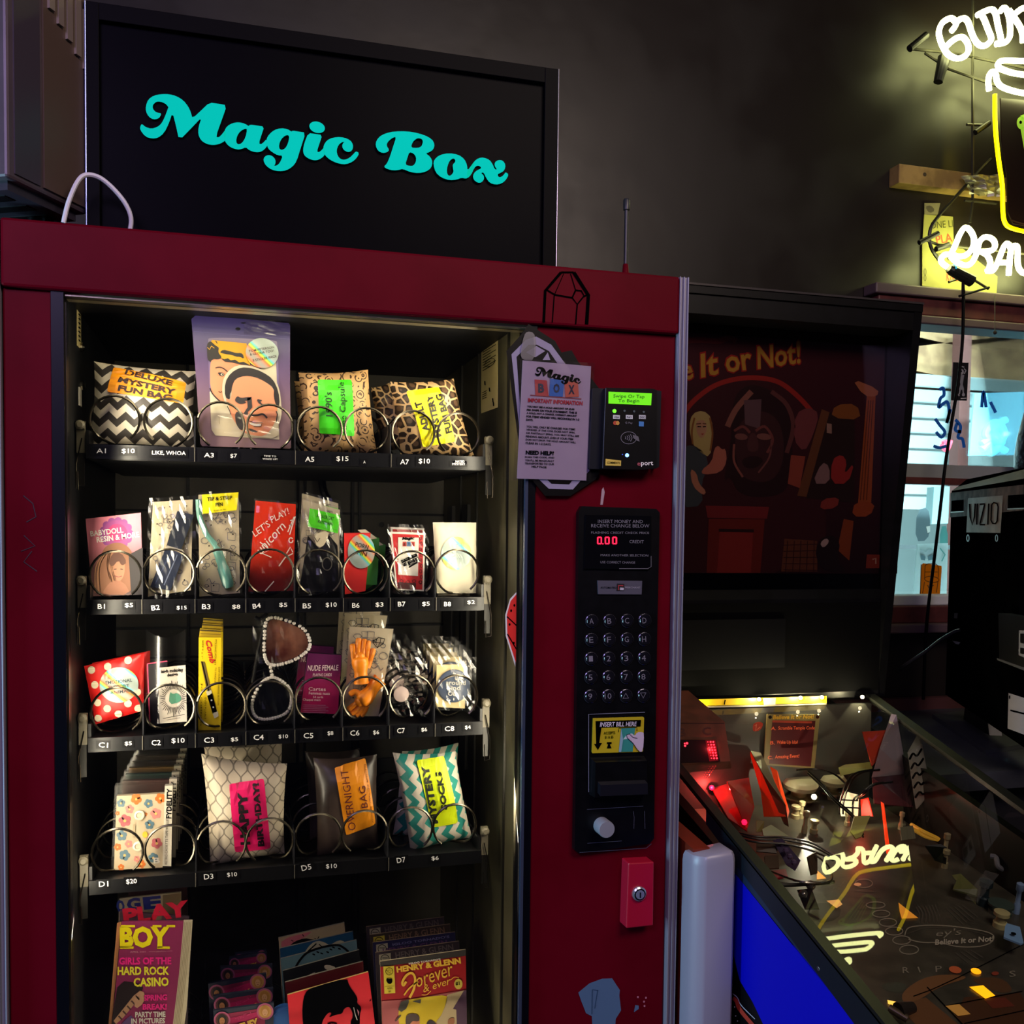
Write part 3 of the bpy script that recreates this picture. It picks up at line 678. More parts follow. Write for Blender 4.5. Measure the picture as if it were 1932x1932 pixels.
for x, h, t in ((950, 'c8ccd0', 'VISA'), (1052, 'c8ccd0', 'PAY'), (1155, 'b8bcc0', 'DISC')):
    b.poly([(x, 1188), (x+55, 1190), (x+54, 1222), (x, 1220)], mat(h, .5), 2); b.text(t, (x+8, 1214), (x+47, 1215), 16, INK, 4, 0)
b.poly(ell(968, 1252, 17, 17, 14), mat('b0402a', .5), 2); b.poly(ell(986, 1253, 15, 17, 14), mat('c08a3a', .5), 3); b.text('G Pay', (1046, 1262), (1104, 1264), 20, TX, 3, 0); b.poly([(1155, 1240), (1195, 1242), (1194, 1280), (1155, 1278)], mat('3a78b8', .5), 2)
b.build('card_symbols', cr)
b = MB(-.0403, r5); b.line(ell(1075, 1370, 62, 48, 28), 4, TX, 2, True)
for i in range(4): b.line([(1046+i*14, 1370-10-i*6), (1053+i*14+i*2, 1370), (1046+i*14, 1370+10+i*6)], 5, TX, 3)
b.poly([(1105, 1345), (1150, 1360), (1160, 1400), (1135, 1390), (1110, 1370)], GREY, 3)
b.build('tap_symbol', cr)
b = MB(-.0403, r5); b.poly([(892, 1536), (1015, 1550), (1013, 1592), (890, 1588)], mat('d2b850', .5), 2); b.text('COMMENTS', (902, 1574), (1004, 1578), 18, INK, 4, .01); b.build('yellow_label', cr)
b = MB(-.0403, r5); b.text('e', (1142, 1590), (1168, 1590), 24, mat('a44a5a', .5), 3, .02); b.text('port', (1172, 1600), (1268, 1598), 42, WHITETXT, 3, .01); b.build('reader_markings', cr)
# ================================================================ goods on the shelves
A1, A2, B1, B2, C1, C2 = K(100, 560, 4.2), K(540, 560, 4.025), K(100, 880, 4.2), K(540, 880, 4.025), K(100, 1140, 4.2), K(540, 1140, 4.025)
D1, D2, E1, E2 = K(100, 1380, 4.2), K(540, 1380, 4.025), K(100, 1640, 4.2), K(500, 1640, 3.864)
def item(name, label, cat, k, base, y, group=None): return thing(name, label, cat, aty(*k(base), y), group)
HOLO = [holo('holographic_foil', 9, 1.2), holo('holographic_foil_b', 11, 3.6), holo('holographic_foil_c', 8, 5.0)]
GB = 'mystery bags in the case'
def mystery(name, label, k, cor, t, m, seed, y=.128, stick=None, group=GB, behind=None, **kw):
    r = item(name, label, 'bag', k, ((cor[3][0]+cor[2][0])/2, (cor[3][1]+cor[2][1])/2), y+t, group)
    b = MB(y, k); wp = b.bag(cor, t, m, seed, **kw); b.build('pouch', r, smooth=True)
    if stick:
        pts, col, lines = stick
        b = MB(y, k, wp); n = 10                            # a label bent over the pouch
        for i in range(n):
            for j in range(n):
                q = [((pts[0][0]*(1-u)+pts[1][0]*u)*(1-v)+(pts[3][0]*(1-u)+pts[2][0]*u)*v, (pts[0][1]*(1-u)+pts[1][1]*u)*(1-v)+(pts[3][1]*(1-u)+pts[2][1]*u)*v)
                     for u, v in ((i/n, j/n), ((i+1)/n, j/n), ((i+1)/n, (j+1)/n), (i/n, (j+1)/n))]
                if (i in (0, n-1)) and (j in (0, n-1)):      # rounded corners
                    cc = {(0, 0): 0, (n-1, 0): 1, (n-1, n-1): 2, (0, n-1): 3}[(i, j)]
                    a, c_, d = q[cc-1], q[cc], q[(cc+1) % 4]
                    q[cc:cc+1] = [(c_[0]*.4+a[0]*.6, c_[1]*.4+a[1]*.6), (c_[0]*.78+(a[0]+d[0])*.11, c_[1]*.78+(a[1]+d[1])*.11), (c_[0]*.4+d[0]*.6, c_[1]*.4+d[1]*.6)]
                b.raw([b.P(p, 1) for p in q], [tuple(range(len(q)))[::-1]], mat(col, .45))
        for s_, a, c_, h, ink, bold, sh in lines: b.text(s_, a, c_, h, mat(ink, .6), 4, bold, sh)
        b.build('label_sticker', r)
    return r
CH1 = chevron('chevron_black_white', 'cfc4ae', '35302c', .0255, .0118, .0262)
mystery('chevron_bag', 'black and white zigzag bag with an orange deluxe mystery label', A1, [(325, 512), (1135, 590), (1125, 1205), (285, 1165)], .032, CH1, 3, .12,
        ([(468, 540), (1052, 668), (1030, 845), (425, 750)], 'f2980a', [('DELUXE', (562, 608), (940, 705), 46, '2a0d06', .045, 0), ('MYSTERY', (510, 672), (966, 778), 48, '2a0d06', .045, 0), ('FUN BAG', (512, 745), (940, 828), 50, '2a0d06', .045, 0)]))
mystery('damask_bag', 'tan scrollwork bag with a green time capsule label', A2, [(92, 575), (622, 552), (692, 1205), (138, 1195)], .034, damask('damask_print'), 11, .12,
        ([(240, 625), (502, 622), (522, 1058), (254, 1035)], '3fd60c', [("1990's", (352, 912), (345, 722), 54, '10300a', .004, .1), ('Time Capsule', (476, 1052), (457, 642), 62, '10300a', .004, .1)]))
LEO = leopard('leopard_print')
mystery('leopard_bag', 'leopard print bag with a bright yellow adult mystery label', A2, [(782, 645), (1270, 622), (1428, 1215), (868, 1195)], .034, LEO, 21, .12,
        ([(918, 710), (1166, 678), (1298, 1095), (1045, 1138)], 'f2ea0a', [('ADULT', (1088, 1015), (1022, 790), 52, '231d05', .045, 0), ('MYSTERY', (1185, 1058), (1108, 735), 52, '231d05', .045, 0), ('FUN BAG', (1268, 1026), (1182, 730), 52, '231d05', .045, 0)]))
mystery('leopard_bag', 'second leopard print bag, tucked behind the one with the yellow label', A2, [(640, 690), (800, 640), (1100, 1150), (720, 1180)], .03, LEO, 22, .205)
mystery('damask_bag', 'second tan scrollwork bag, behind the time capsule bag', A2, [(60, 640), (560, 620), (620, 1180), (100, 1170)], .03, damask('damask_print_b'), 12, .205)
mystery('lattice_bag', 'pale grey lattice print bag with a hot pink birthday label', D1, [(1175, 175), (1855, 255), (1835, 965), (1245, 1090)], .036, lattice('lattice_print'), 31, .118,
        ([(1395, 422), (1672, 383), (1728, 942), (1443, 982)], 'f2186a', [('HAPPY', (1565, 905), (1538, 478), 78, '1c060c', .05, 0), ('BIRTHDAY!', (1678, 918), (1632, 412), 54, '1c060c', .05, 0)]))
for i in range(2):
    mystery('lattice_bag', f'{NTH[i+1]} lattice print bag, queued behind the birthday bag', D1, [(1195, 118-i*48), (1815, 95-i*48), (1835, 900), (1260, 1000)], .026, lattice('lattice_print_b'), 33+i, .2+i*.062)
BRN = noisy('brown_black_plastic_bag', '4a3c34', '2b221e', 16, .38)
mystery('overnight_bag', 'dark brown plastic pouch with an orange overnight bag label', D2, [(205, 200), (692, 172), (702, 880), (232, 968)], .03, BRN, 41, .124,
        ([(370, 288), (612, 220), (687, 716), (455, 790)], 'ee920c', [('OVERNIGHT', (532, 748), (470, 290), 58, '5a0c1c', .0, 0), ('BAG', (622, 576), (602, 412), 52, '5a0c1c', .0, 0), ('ASSORTED OVERNIGHT ACTIVITIES', (668, 700), (610, 260), 12, '5a0c1c', 0, 0)]))
mystery('overnight_bag', 'second dark brown pouch, behind the overnight bag', D2, [(140, 150), (560, 130), (580, 780), (180, 840)], .026, BRN, 42, .2)
CH2 = chevron('chevron_teal', 'd5cbb8', '2f9284', .0262, .0115, .026, True)
mystery('sock_bag', 'teal and cream zigzag bag with a yellow socks label', D2, [(808, 160), (1285, 150), (1412, 805), (945, 925)], .034, CH2, 51, .12,
        ([(1000, 238), (1216, 204), (1312, 700), (1110, 736)], 'cfe20c', [('MYSTERY', (1158, 700), (1090, 265), 58, '10180a', .045, 0), ('SOCKS', (1222, 588), (1184, 310), 48, '10180a', .045, 0)]))
mystery('sock_bag', 'second teal zigzag bag, behind the mystery socks', D2, [(880, 150), (1308, 85), (1300, 700), (800, 840)], .026, CH2, 52, .205)
# ---- cartoon sticker pouch
k7 = K(360, 590, 7.43)
r = item('sticker_pouch', 'purple zip pouch with two cartoon heads and a round foil sticker', 'pouch', k7, (780, 1880), .13, 'flat packs in the case')
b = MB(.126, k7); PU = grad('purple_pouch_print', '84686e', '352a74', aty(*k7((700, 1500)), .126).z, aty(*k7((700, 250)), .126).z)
b.card([(8, 90), (70, 32), (110, 28), (1370, 145), (1392, 180), (1390, 1000), (1405, 1890), (1380, 1905), (160, 1870), (132, 1830), (80, 1000)], .006, PU)
b.line([(20, 185), (1390, 300)], 8, mat('332b6c', .4), 1); b.line([(30, 260), (640, 310), (1390, 370)], 5, mat('5a4f98', .4), 1)
b.poly(ell(660, 228, 36, 22), BLK, 1); b.poly(ell(736, 145, 36, 9), BLK, 1)
b.sm([(235, 400), (260, 340), (1180, 380), (1225, 430), (1240, 1780), (340, 1725), (285, 1640)], mat('7a6a92', .35), 1, 2); b.build('pouch', r)
b = MB(.126, k7); SKN = mat('df9068', .5); YEL = mat('dca008', .5); HR = mat('26201e', .5)
b.poly([(265, 1110), (700, 900), (1195, 700), (1240, 1780), (345, 1722), (290, 1640)], CRM, 2)
b.sm([(268, 760), (290, 650), (420, 640), (620, 690), (830, 730), (960, 780), (700, 1250), (430, 1255), (330, 1175), (272, 1070)], SKN, 3)
b.poly([(268, 420), (300, 385), (780, 432), (835, 745), (640, 700), (430, 650), (380, 600), (395, 490), (330, 450)], YEL, 4)
b.sm([(225, 440), (275, 395), (330, 450), (395, 495), (380, 555), (440, 630), (390, 660), (300, 650), (280, 700), (235, 660), (228, 560)], HR, 5)
b.sm([(405, 560), (450, 518), (560, 545), (640, 570), (700, 565), (735, 590), (745, 650), (690, 620), (640, 620), (560, 590), (490, 585), (440, 570)], HR, 5)
b.poly([(420, 640), (470, 655), (520, 640), (560, 670), (620, 660), (680, 700), (740, 690), (835, 742), (700, 728), (580, 700), (480, 690)], HR, 5)
b.line([(345, 400), (360, 410), (370, 435)], 12, HR, 5); b.line([(235, 490), (262, 520), (290, 470), (330, 500)], 10, YEL, 6)
b.line(catmull([(345, 778), (400, 765), (460, 785), (515, 830)], 4), 14, HR, 5); b.sm([(370, 840), (430, 838), (475, 860), (460, 895), (410, 890)], HR, 5); b.poly(ell(440, 868, 22, 16), CRM, 6); b.poly(ell(446, 868, 9), HR, 7)
b.line(catmull([(268, 1060), (300, 1130), (370, 1210), (440, 1260)], 4), 16, HR, 5); b.line([(390, 1105), (415, 1120), (435, 1105)], 9, HR, 5); b.line([(400, 1560), (395, 1455), (520, 1455)], 7, mat('8a7f66', .5), 4)
b.sm([(440, 1130), (445, 960), (510, 830), (640, 738), (800, 738), (980, 790), (1150, 890), (1240, 1050), (1270, 1290), (1272, 1470), (1215, 1600), (1215, 1770), (900, 1740), (700, 1700), (590, 1560), (520, 1400), (470, 1240)], CRM, 6)
b.sm([(478, 1190), (478, 980), (560, 845), (700, 768), (850, 778), (1000, 830), (1150, 930), (1228, 1100), (1248, 1300), (1195, 1310), (1160, 1180), (1170, 1060), (1040, 965), (900, 900), (750, 885), (620, 930), (575, 1040), (570, 1110), (545, 1140), (550, 1225)], HR, 8)
b.sm([(575, 1120), (582, 1010), (630, 930), (750, 888), (900, 905), (1040, 968), (1160, 1065), (1175, 1190), (1215, 1330), (1205, 1460), (1150, 1600), (1040, 1735), (850, 1720), (710, 1670), (620, 1540), (560, 1430), (530, 1290), (485, 1215), (525, 1200), (550, 1240)], SKN, 7)
DK = mat('3a3634', .5)
b.poly([(790, 1200), (850, 1180), (862, 1330), (800, 1390), (800, 1440), (735, 1420), (795, 1330)], DK, 9)
b.sm([(612, 1230), (650, 1168), (700, 1198), (790, 1185), (850, 1190), (830, 1230), (740, 1240), (790, 1262), (700, 1288), (650, 1265)], DK, 9); b.sm([(915, 1208), (1015, 1232), (960, 1250), (1065, 1332), (960, 1285)], DK, 9)
b.sm([(615, 1400), (700, 1385), (735, 1420), (720, 1520), (760, 1620), (700, 1660), (630, 1560)], DK, 9); b.line(catmull([(850, 1440), (930, 1440), (1010, 1425), (1070, 1480)], 4), 26, HR, 9)
b.sm([(820, 1535), (900, 1560), (990, 1555), (975, 1595), (890, 1590), (830, 1570)], WHT, 10); b.line([(815, 1520), (900, 1548), (1000, 1540), (985, 1600), (880, 1600)], 10, HR, 11); b.sm([(800, 1620), (880, 1640), (960, 1680), (840, 1675)], DK, 9)
b.line([(1195, 1380), (1215, 1430), (1195, 1540)], 14, HR, 9); b.line([(510, 1310), (545, 1380), (560, 1430)], 10, HR, 9); b.build('printed_heads', r)
b = MB(.1225, k7); b.poly(ell(1000, 566, 232, 208, 32, .25), HOLO[0], 2)
for s_, a, c in (('TOM PETERSON', (815, 560), (1170, 500), ), ('& GLORIA TOO!', (830, 605), (1165, 550)), ('8 STICKER PACK', (870, 690), (1210, 625))): b.text(s_, a, c, 34, mat('4a3a3a', .6), 4, .01)
b.build('foil_sticker', r)
b = MB(.1238, k7); b.film([(250, 1400), (1240, 1450), (1240, 1780), (290, 1720)], CLR, .003, 4, 9, 0); b.film([(760, 40), (1390, 150), (1390, 330), (740, 300)], CLR, .003, 5, 7, 0); b.build('clear_window', r)
# ---- flat packs on the second shelf
GF = 'flat packs in the case'
def doodles(b, pts_list, w=4, m=None):
    for p in pts_list: b.line(p, w, m or mat('5a544c', .6), 3)
def rnd_doodle(b, cor, n, seed, w=4):
    q = random.Random(seed)
    def at(u, v): return tuple((cor[0][i]*(1-u)+cor[1][i]*u)*(1-v)+(cor[3][i]*(1-u)+cor[2][i]*u)*v for i in (0, 1))
    for _ in range(n):
        u, v = q.uniform(.12, .88), q.uniform(.06, .94); cx, cy = at(u, v); s_ = q.uniform(14, 34); t = q.randrange(5)
        if t == 0: b.line(ell(cx, cy, s_, s_*.8, 12), w, GREY, 3, True)
        elif t == 1: b.line([(cx-s_, cy-s_), (cx+s_, cy-s_*.8), (cx+s_*.9, cy+s_), (cx-s_*.9, cy+s_*.9)], w, GREY, 3, True)
        elif t == 2: b.line([(cx-s_, cy), (cx, cy+s_*1.2), (cx+s_, cy), (cx+s_*.5, cy-s_*.5), (cx-s_*.5, cy-s_*.5)], w, GREY, 3, True)
        elif t == 3: b.line(catmull([(cx-s_, cy), (cx-s_*.3, cy-s_*.6), (cx+s_*.3, cy+s_*.6), (cx+s_, cy)], 4), w, GREY, 3)
        else: b.poly(ell(cx, cy, 6, 6, 8), INK, 3)
r = item('resin_card', 'pink card headed babydoll with a tan-haired portrait below', 'card', B1, (500, 1000), .135, GF)
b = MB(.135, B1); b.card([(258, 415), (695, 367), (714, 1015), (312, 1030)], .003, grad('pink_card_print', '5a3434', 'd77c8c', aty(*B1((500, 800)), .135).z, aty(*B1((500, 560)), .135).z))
for i in range(13):
    a = 2*math.pi*i/13; b.poly(ell(503+105*math.cos(a), 530+100*math.sin(a), 30, 30, 12), mat('8c3a86', .5), 1)
b.poly(ell(503, 530, 112, 105), mat('9c3c84', .5), 2); b.poly(ell(510, 525, 78, 70), mat('c02a72', .5), 3)
b.text('BABYDOLL', (300, 556), (560, 524), 44, WHT, 5, .02); b.text('RESIN & MORE', (350, 604), (686, 560), 44, WHT, 5, .02)
b.sm([(380, 700), (420, 625), (520, 595), (610, 640), (650, 760), (660, 1012), (330, 1020), (345, 850)], mat('8c5c40', .6), 4, 2); b.sm([(430, 800), (470, 700), (560, 710), (575, 830), (540, 915), (480, 900)], mat('b07a5c', .6), 5, 2)
b.sm([(440, 760), (470, 690), (540, 680), (590, 760), (545, 790), (520, 740), (470, 800)], mat('5a3424', .6), 6); b.line([(488, 866), (520, 876), (548, 868)], 6, mat('8a4038', .5), 7); b.line([(485, 815), (505, 812)], 7, mat('3a2018', .6), 7); b.line([(535, 812), (555, 815)], 7, mat('3a2018', .6), 7)
for i in range(9): b.line(catmull([(400+i*12, 660+8*abs(i-4)), (370+i*10-(30 if i < 4 else -20), 800), (345+i*14-(10 if i < 4 else -80), 1000)], 4), 6, mat('6a4028' if i % 2 else 'a8764e', .6), 5 if i not in (3, 4, 5) else 4)
b.poly([(600, 700), (712, 640), (714, 1015), (620, 1018)], mat('2a2426', .6), 5); b.sm([(400, 980), (470, 900), (560, 910), (620, 1016), (400, 1018)], mat('a06a50', .6), 6); b.build('printed_card', r)
def baggie(name, label, k, cor, y, doodle_seed=None, group=GF, cat='pack'):
    r = item(name, label, cat, k, ((cor[3][0]+cor[2][0])/2, (cor[3][1]+cor[2][1])/2), y, group)
    b = MB(y, k); b.card(cor, .002, mat('b4a88e', .6))
    if doodle_seed is not None: rnd_doodle(b, cor, 54, doodle_seed, 5)
    b.build('backing_card', r); return r
def grow(cor, g=22):
    cx, cy = sum(c[0] for c in cor)/4, sum(c[1] for c in cor)/4
    return [(c[0]+(g if c[0] > cx else -g), c[1]+(g if c[1] > cy else -g)) for c in cor]
cor = [(792, 282), (1108, 262), (1092, 982), (752, 1032)]
r = baggie('comb_pack', 'clear bag holding a dark folding comb on a doodled card', B1, cor, .14, 1)
b = MB(.138, B1); NV = mat('1c2230', .35)
for pts, m_, dp in (([(985, 352), (1118, 385), (1015, 660), (900, 625)], NV, .006), ([(905, 625), (1030, 662), (1045, 690), (890, 655)], mat('c9c4b8', .3, .6), .006), ([(890, 650), (1045, 685), (930, 985), (770, 955)], mat('252c40', .3), .006)):
    b.y = .138-dp; b.card(pts, dp, m_)
b.line([(985, 700), (880, 940)], 8, mat('6a7690', .3), 2); b.line([(930, 690), (810, 930)], 5, mat('4a5878', .3), 2); b.build('folding_comb', r)
b = MB(.1295, B1); b.film(grow(cor, 30), CLR, .003, 3); b.build('clear_bag', r)
cor = [(1152, 225), (1470, 205), (1482, 1002), (1160, 1032)]
r = baggie('pen_pack', 'clear bag with a long teal pen under a yellow label', B1, cor, .14, 2)
b = MB(.134, B1); TEAL = mat('5f9a92', .3)
b.tube(catmull([b.P(q) for q in ((1150, 262), (1160, 390), (1195, 490), (1225, 550), (1290, 620))], 5), .0042, TEAL, 8); b.tube(catmull([b.P(q) for q in ((1225, 550), (1290, 640), (1340, 780), (1395, 960))], 5), [.004]*6+[.0075]*5+[.0095]*4+[.007], TEAL, 10); b.build('pen', r, smooth=True)
b = MB(.131, B1); b.card([(1180, 224), (1470, 205), (1455, 346), (1187, 376)], .001, mat('f0e60c', .45)); b.text('TIP & STRIP', (1222, 276), (1422, 262), 31, INK, 3, .03); b.text('PEN', (1290, 319), (1345, 314), 30, INK, 3, .03); b.text('down to his', (1272, 358), (1370, 346), 15, INK, 3, 0); b.build('label', r)
b = MB(.128, B1); b.film(grow(cor, 18), CLR, .0035, 6); b.build('clear_bag', r)
cor = [(1605, 270), (1925, 300), (1902, 985), (1548, 992)]
r = item('party_card', 'red card with white hand lettering in clear film', 'card', B1, (1725, 990), .137, GF)
b = MB(.137, B1); b.card(cor, .003, grad('red_card_shaded', '6a0c06', 'd8300e', aty(*B1((1700, 900)), .137).z, aty(*B1((1700, 560)), .137).z)); b.text("LET'S", (1602, 560), (1728, 470), 54, WHT, 3, 0, .1)  # red darkens downwards: the case's shade is put into the colour
for s_, a, c, h in (('PLAY!', (1735, 450), (1880, 372), 52), ('unicorn', (1650, 700), (1850, 480), 66)): b.text(s_, a, c, h, WHT, 3, .0, .2)
for p in ([(1860, 520), (1910, 400), (1920, 395), (1905, 440), (1875, 540)], [(1880, 430), (1905, 420)], [(1870, 470), (1895, 455)], ell(1885, 585, 16, 20, 10), [(1640, 600), (1720, 660), (1660, 690), (1730, 720)], [(1850, 690), (1880, 640), (1900, 680)], [(1790, 790), (1840, 720), (1900, 690)], [(1680, 990), (1750, 910)]): b.line(p, 8, WHT, 3)
b.build('printed_card', r)
b = MB(.1295, B1); b.film(grow(cor, 14), CLR, .003, 8); b.build('clear_film', r)
cor = [(125, 252), (408, 330), (402, 940), (92, 965)]
r = baggie('keychain_pack', 'clear bag with a black cat keychain under a green label', B2, cor, .141, 3)
b = MB(.138, B2); b.card([(165, 525), (250, 625), (325, 520), (390, 600), (402, 945), (95, 962)], .005, mat('0c0c10', .3)); b.sm([(200, 520), (330, 480), (300, 590), (240, 625)], CRM, 3); b.line([(215, 540), (235, 575), (255, 545)], 6, INK, 5); b.line(ell(310, 740, 36, 48, 18), 7, mat('9a968c', .3, .8), 2, True); b.build('cat_keychain', r)
b = MB(.136, B2); b.card([(180, 318), (408, 372), (392, 508), (165, 456)], .001, mat('4cd414', .45)); b.text('ATTACK CAT', (228, 386), (358, 412), 27, mat('0c3008', .5), 3, .02); b.text('KEYCHAIN', (238, 428), (350, 452), 25, mat('0c3008', .5), 3, .02); b.scr((192, 452), (384, 490), 11, mat('0c3008', .5)); b.build('label', r)
b = MB(.13, B2); b.film(grow(cor, 20), CLR, .004, 9); b.build('clear_bag', r)
dup(r, (.002, .05, .012), 'second cat keychain pack, standing behind the first')
r = item('red_envelope', 'red paper envelope with a round foil sticker', 'envelope', B2, (520, 960), .137, GF)
b = MB(.137, B2); b.card([(440, 505), (642, 503), (602, 946), (446, 972)], .003, mat('d8221c', .55)); b.line([(442, 508), (640, 506)], 4, mat('a8140f', .5), 1); b.line([(640, 506), (608, 800)], 3, mat('a8140f', .5), 1); b.build('envelope', r)
b = MB(.1365, B2); b.poly(ell(570, 645, 103, 130, 30), HOLO[1], 2); b.text('PORN', (522, 606), (620, 632), 34, INK, 4, .0); b.text('PIN', (535, 668), (608, 684), 34, INK, 4, 0); b.build('foil_sticker', r)
r = item('green_card', 'green and cream card leaning behind the red envelope', 'card', B2, (680, 900), .16, GF)
b = MB(.16, B2); b.card([(560, 480), (708, 545), (690, 900), (540, 900)], .003, mat('3c8a34', .5)); b.poly([(540, 482), (600, 478), (690, 545), (640, 555)], CRM, 1); b.build('card', r)
for i in range(2): dup(r, (.018+i*.004, .05+i*.05, -.012-.004*i), f'{NTH[i+1]} green and cream card in the queue behind the red envelope')
cor = [(790, 495), (1055, 506), (1046, 948), (836, 938)]
r = item('card_deck', 'small red and white magic box deck in clear wrap', 'pack', B2, (935, 942), .137, GF)
b = MB(.137, B2); b.card(cor, .012, WHT, mat('a01c1c', .5)); b.poly([(806, 512), (1042, 520), (1034, 936), (846, 926)], mat('c01f26', .5), 1)
for i in range(9): b.line(ell(1020+6*(i % 2), 545+i*42, 9, 13, 8), 5, mat('5a0c10', .5), 2, True)
for i in range(4): b.line(ell(875+i*48, 870+8*(i % 2), 14, 10, 8), 5, mat('5a0c10', .5), 2, True)
b.poly([(850, 538), (1006, 541), (1000, 832), (848, 822)], WHT, 3); b.text('Magic', (878, 566), (974, 562), 30, INK, 5, .05, .25)
for x, c in ((884, 'c03a34'), (916, '4a7ab0'), (948, 'c03a34')): b.poly([(x, 572), (x+27, 572), (x+27, 606), (x, 606)], mat(c, .5), 5); b.text('BOX'[(x-884)//32], (x+8, 600), (x+20, 600), 20, INK, 7, .02)
for q in ((880, 722), (892, 748), (925, 762)): b.line([(q[0]-6, q[1]+2), (q[0]+112 if q[0] < 900 else q[0]+88, q[1]-52)], 26, INK, 5); b.scr((q[0], q[1]), (q[0]+(105 if q[0] < 900 else 80), q[1]-52), 14, WHT, 7)
b.poly([(850, 878), (985, 886), (983, 935), (848, 928)], mat('4a2022', .5), 4); b.build('deck_box', r)
b = MB(.1335, B2); b.film(grow(cor, 26), CLR, .0035, 13); b.build('clear_wrap', r)
dup(r, (.008, .05, .008), 'second red and white deck, behind the magic box deck')
r = item('white_cloth_pouch', 'cream cloth pouch with a silver foil sticker', 'pouch', B2, (1290, 960), .133, GF)
b = MB(.131, B2); wp = b.bag([(1113, 424), (1442, 426), (1442, 962), (1143, 962)], .008, mat('c4bca4', .8), 61, wr=.0012, pinch=.0); b.build('pouch', r, smooth=True)
b = MB(.131, B2, wp); b.disc(1290, 660, 114, 126, HOLO[2], 2)
for i in range(3): b.scr((1235, 620+i*44), (1345, 612+i*44), 26, mat('8a98a4', .5), 5)
b.build('foil_sticker', r)
dup(r, (.012, .05, -.008), 'second cream cloth pouch, behind the first', hide=('foil_sticker',))
# ---- third shelf
GT = 'small goods on the third shelf'
r = item('polka_dot_pouch', 'red pillow pack with cream polka dots and a rainbow foil sticker', 'pouch', C1, (530, 900), .137, GT)
b = MB(.126, C1); wp = b.bag([(246, 490), (722, 390), (716, 842), (338, 952)], .013, mat('cf1f1c', .4), 71, wr=.0006, pinch=.0); b.build('pouch', r, smooth=True)
b = MB(.126, C1, wp)
for x, y in ((430, 497), (592, 448), (330, 640), (665, 700), (352, 780), (430, 827), (594, 788), (516, 872), (355, 908), (672, 830), (300, 525)): b.poly(ell(x, y, 30, 30, 16), CRM, 2)
b.disc(522, 640, 154, 140, holo('holographic_foil_d', 13, 2.2), 3)
for s_, a, c in (('EMOTIONAL', (420, 634), (628, 612)), ('SUPPORT', (443, 672), (606, 655)), ('ANIMAL', (456, 712), (610, 696))): b.text(s_, a, c, 26, mat('28343c', .5), 7, .01)
b.build('foil_sticker', r)
dup(r, (.005, .05, -.002), 'second red polka dot pouch, behind the first', hide=('foil_sticker',))
r = item('earring_box', 'clear pillow box with a white card showing a green gem in rays', 'box', C1, (950, 950), .138, GT)
b = MB(.14, C1); b.card([(745, 470), (905, 448), (908, 930), (765, 970)], .002, mat('14101a', .4), mat('d04a7a', .5)); b.line([(748, 472), (905, 450)], 9, mat('c8406a', .5), 1); b.line([(748, 475), (768, 960)], 10, mat('c8406a', .5), 1); b.build('pink_edged_card', r)
b = MB(.133, C1); b.card([(830, 506), (1050, 482), (1062, 930), (846, 945)], .002, mat('cfc8bc', .55)); b.text('leigh mckolay', (858, 556), (1032, 540), 36, INK, 2, .03); b.text('design', (906, 582), (990, 574), 34, INK, 2, .03)
for i in range(44):
    a = 2*math.pi*i/44; r0, r1 = 66, 92+ (i % 3)*10; b.line([(955+r0*math.cos(a), 745+r0*1.1*math.sin(a)), (955+r1*math.cos(a), 745+r1*1.25*math.sin(a))], 4, INK, 2)
b.sm([(925, 690), (950, 712), (985, 700), (1022, 742), (1000, 778), (918, 795)], mat('4f8a72', .4), 3); b.line([(872, 905), (1045, 872)], 4, INK, 2); b.line([(900, 918), (1010, 898)], 3, INK, 2); b.build('printed_card', r)
b = MB(.128, C1); n = 10; vs, fs = [], []
for j in range(2):
    for i in range(n+1):
        u = i/n; q = b.P((730+u*318-8*j*(1-u), (205+60*math.sin(math.pi*u)) if j == 0 else 1000-50*math.sin(math.pi*u)-30*u)); q.y += .012-.012*math.sin(math.pi*u); vs.append(q)
b.raw(vs, [(i, i+n+1, i+n+2, i+1) for i in range(n)], CLR); b.build('clear_box', r, smooth=True)
r = item('comb_box', 'tall yellow box with a red script word and a switchblade comb', 'box', C1, (1240, 998), .137, GT)
b = MB(.137, C1); YB = mat('e6c40c', .45); b.card([(1155, 262), (1333, 264), (1330, 997), (1150, 1000)], .014, YB, mat('b89c0a', .5)); b.y = .145; b.card([(1165, 192), (1330, 205), (1331, 268), (1157, 262)], .012, mat('c4a410', .5)); b.line([(1165, 205), (1330, 215)], 12, mat('4a3a10', .5), 1); b.line([(1168, 232), (1330, 240)], 6, mat('8a6f0c', .5), 1)
b.y = .137; b.text('Comb', (1206, 290), (1243, 470), 46, mat('c01c12', .5), 2, .03, .3)
for s_, a, c, h in (('FOLDING POCKET', (1283, 280), (1276, 482), 14), ('TO UNIQUE', (1281, 500), (1276, 620), 14), ('SLIDE DURABLE HANDLE BUTTON', (1310, 495), (1302, 800), 14), ('SIZE 5 x 1"', (1182, 285), (1176, 430), 12), ('EVEN PLIABLE', (1202, 740), (1200, 910), 14), ('FOR COMBING', (1172, 630), (1166, 960), 12)): b.text(s_, a, c, h, INK, 2, 0)
b.poly([(1170, 450), (1200, 455), (1255, 690), (1222, 700)], mat('6a5a30', .4), 2); b.line([(1180, 455), (1235, 690)], 8, INK, 3); b.poly([(1212, 690), (1255, 680), (1260, 720), (1225, 730)], mat('d8d0b0', .4), 3); b.poly([(1222, 725), (1262, 705), (1300, 850), (1265, 868)], INK, 3); b.poly([(1262, 860), (1305, 845), (1312, 885), (1280, 905)], mat('d8d0b0', .4), 3)
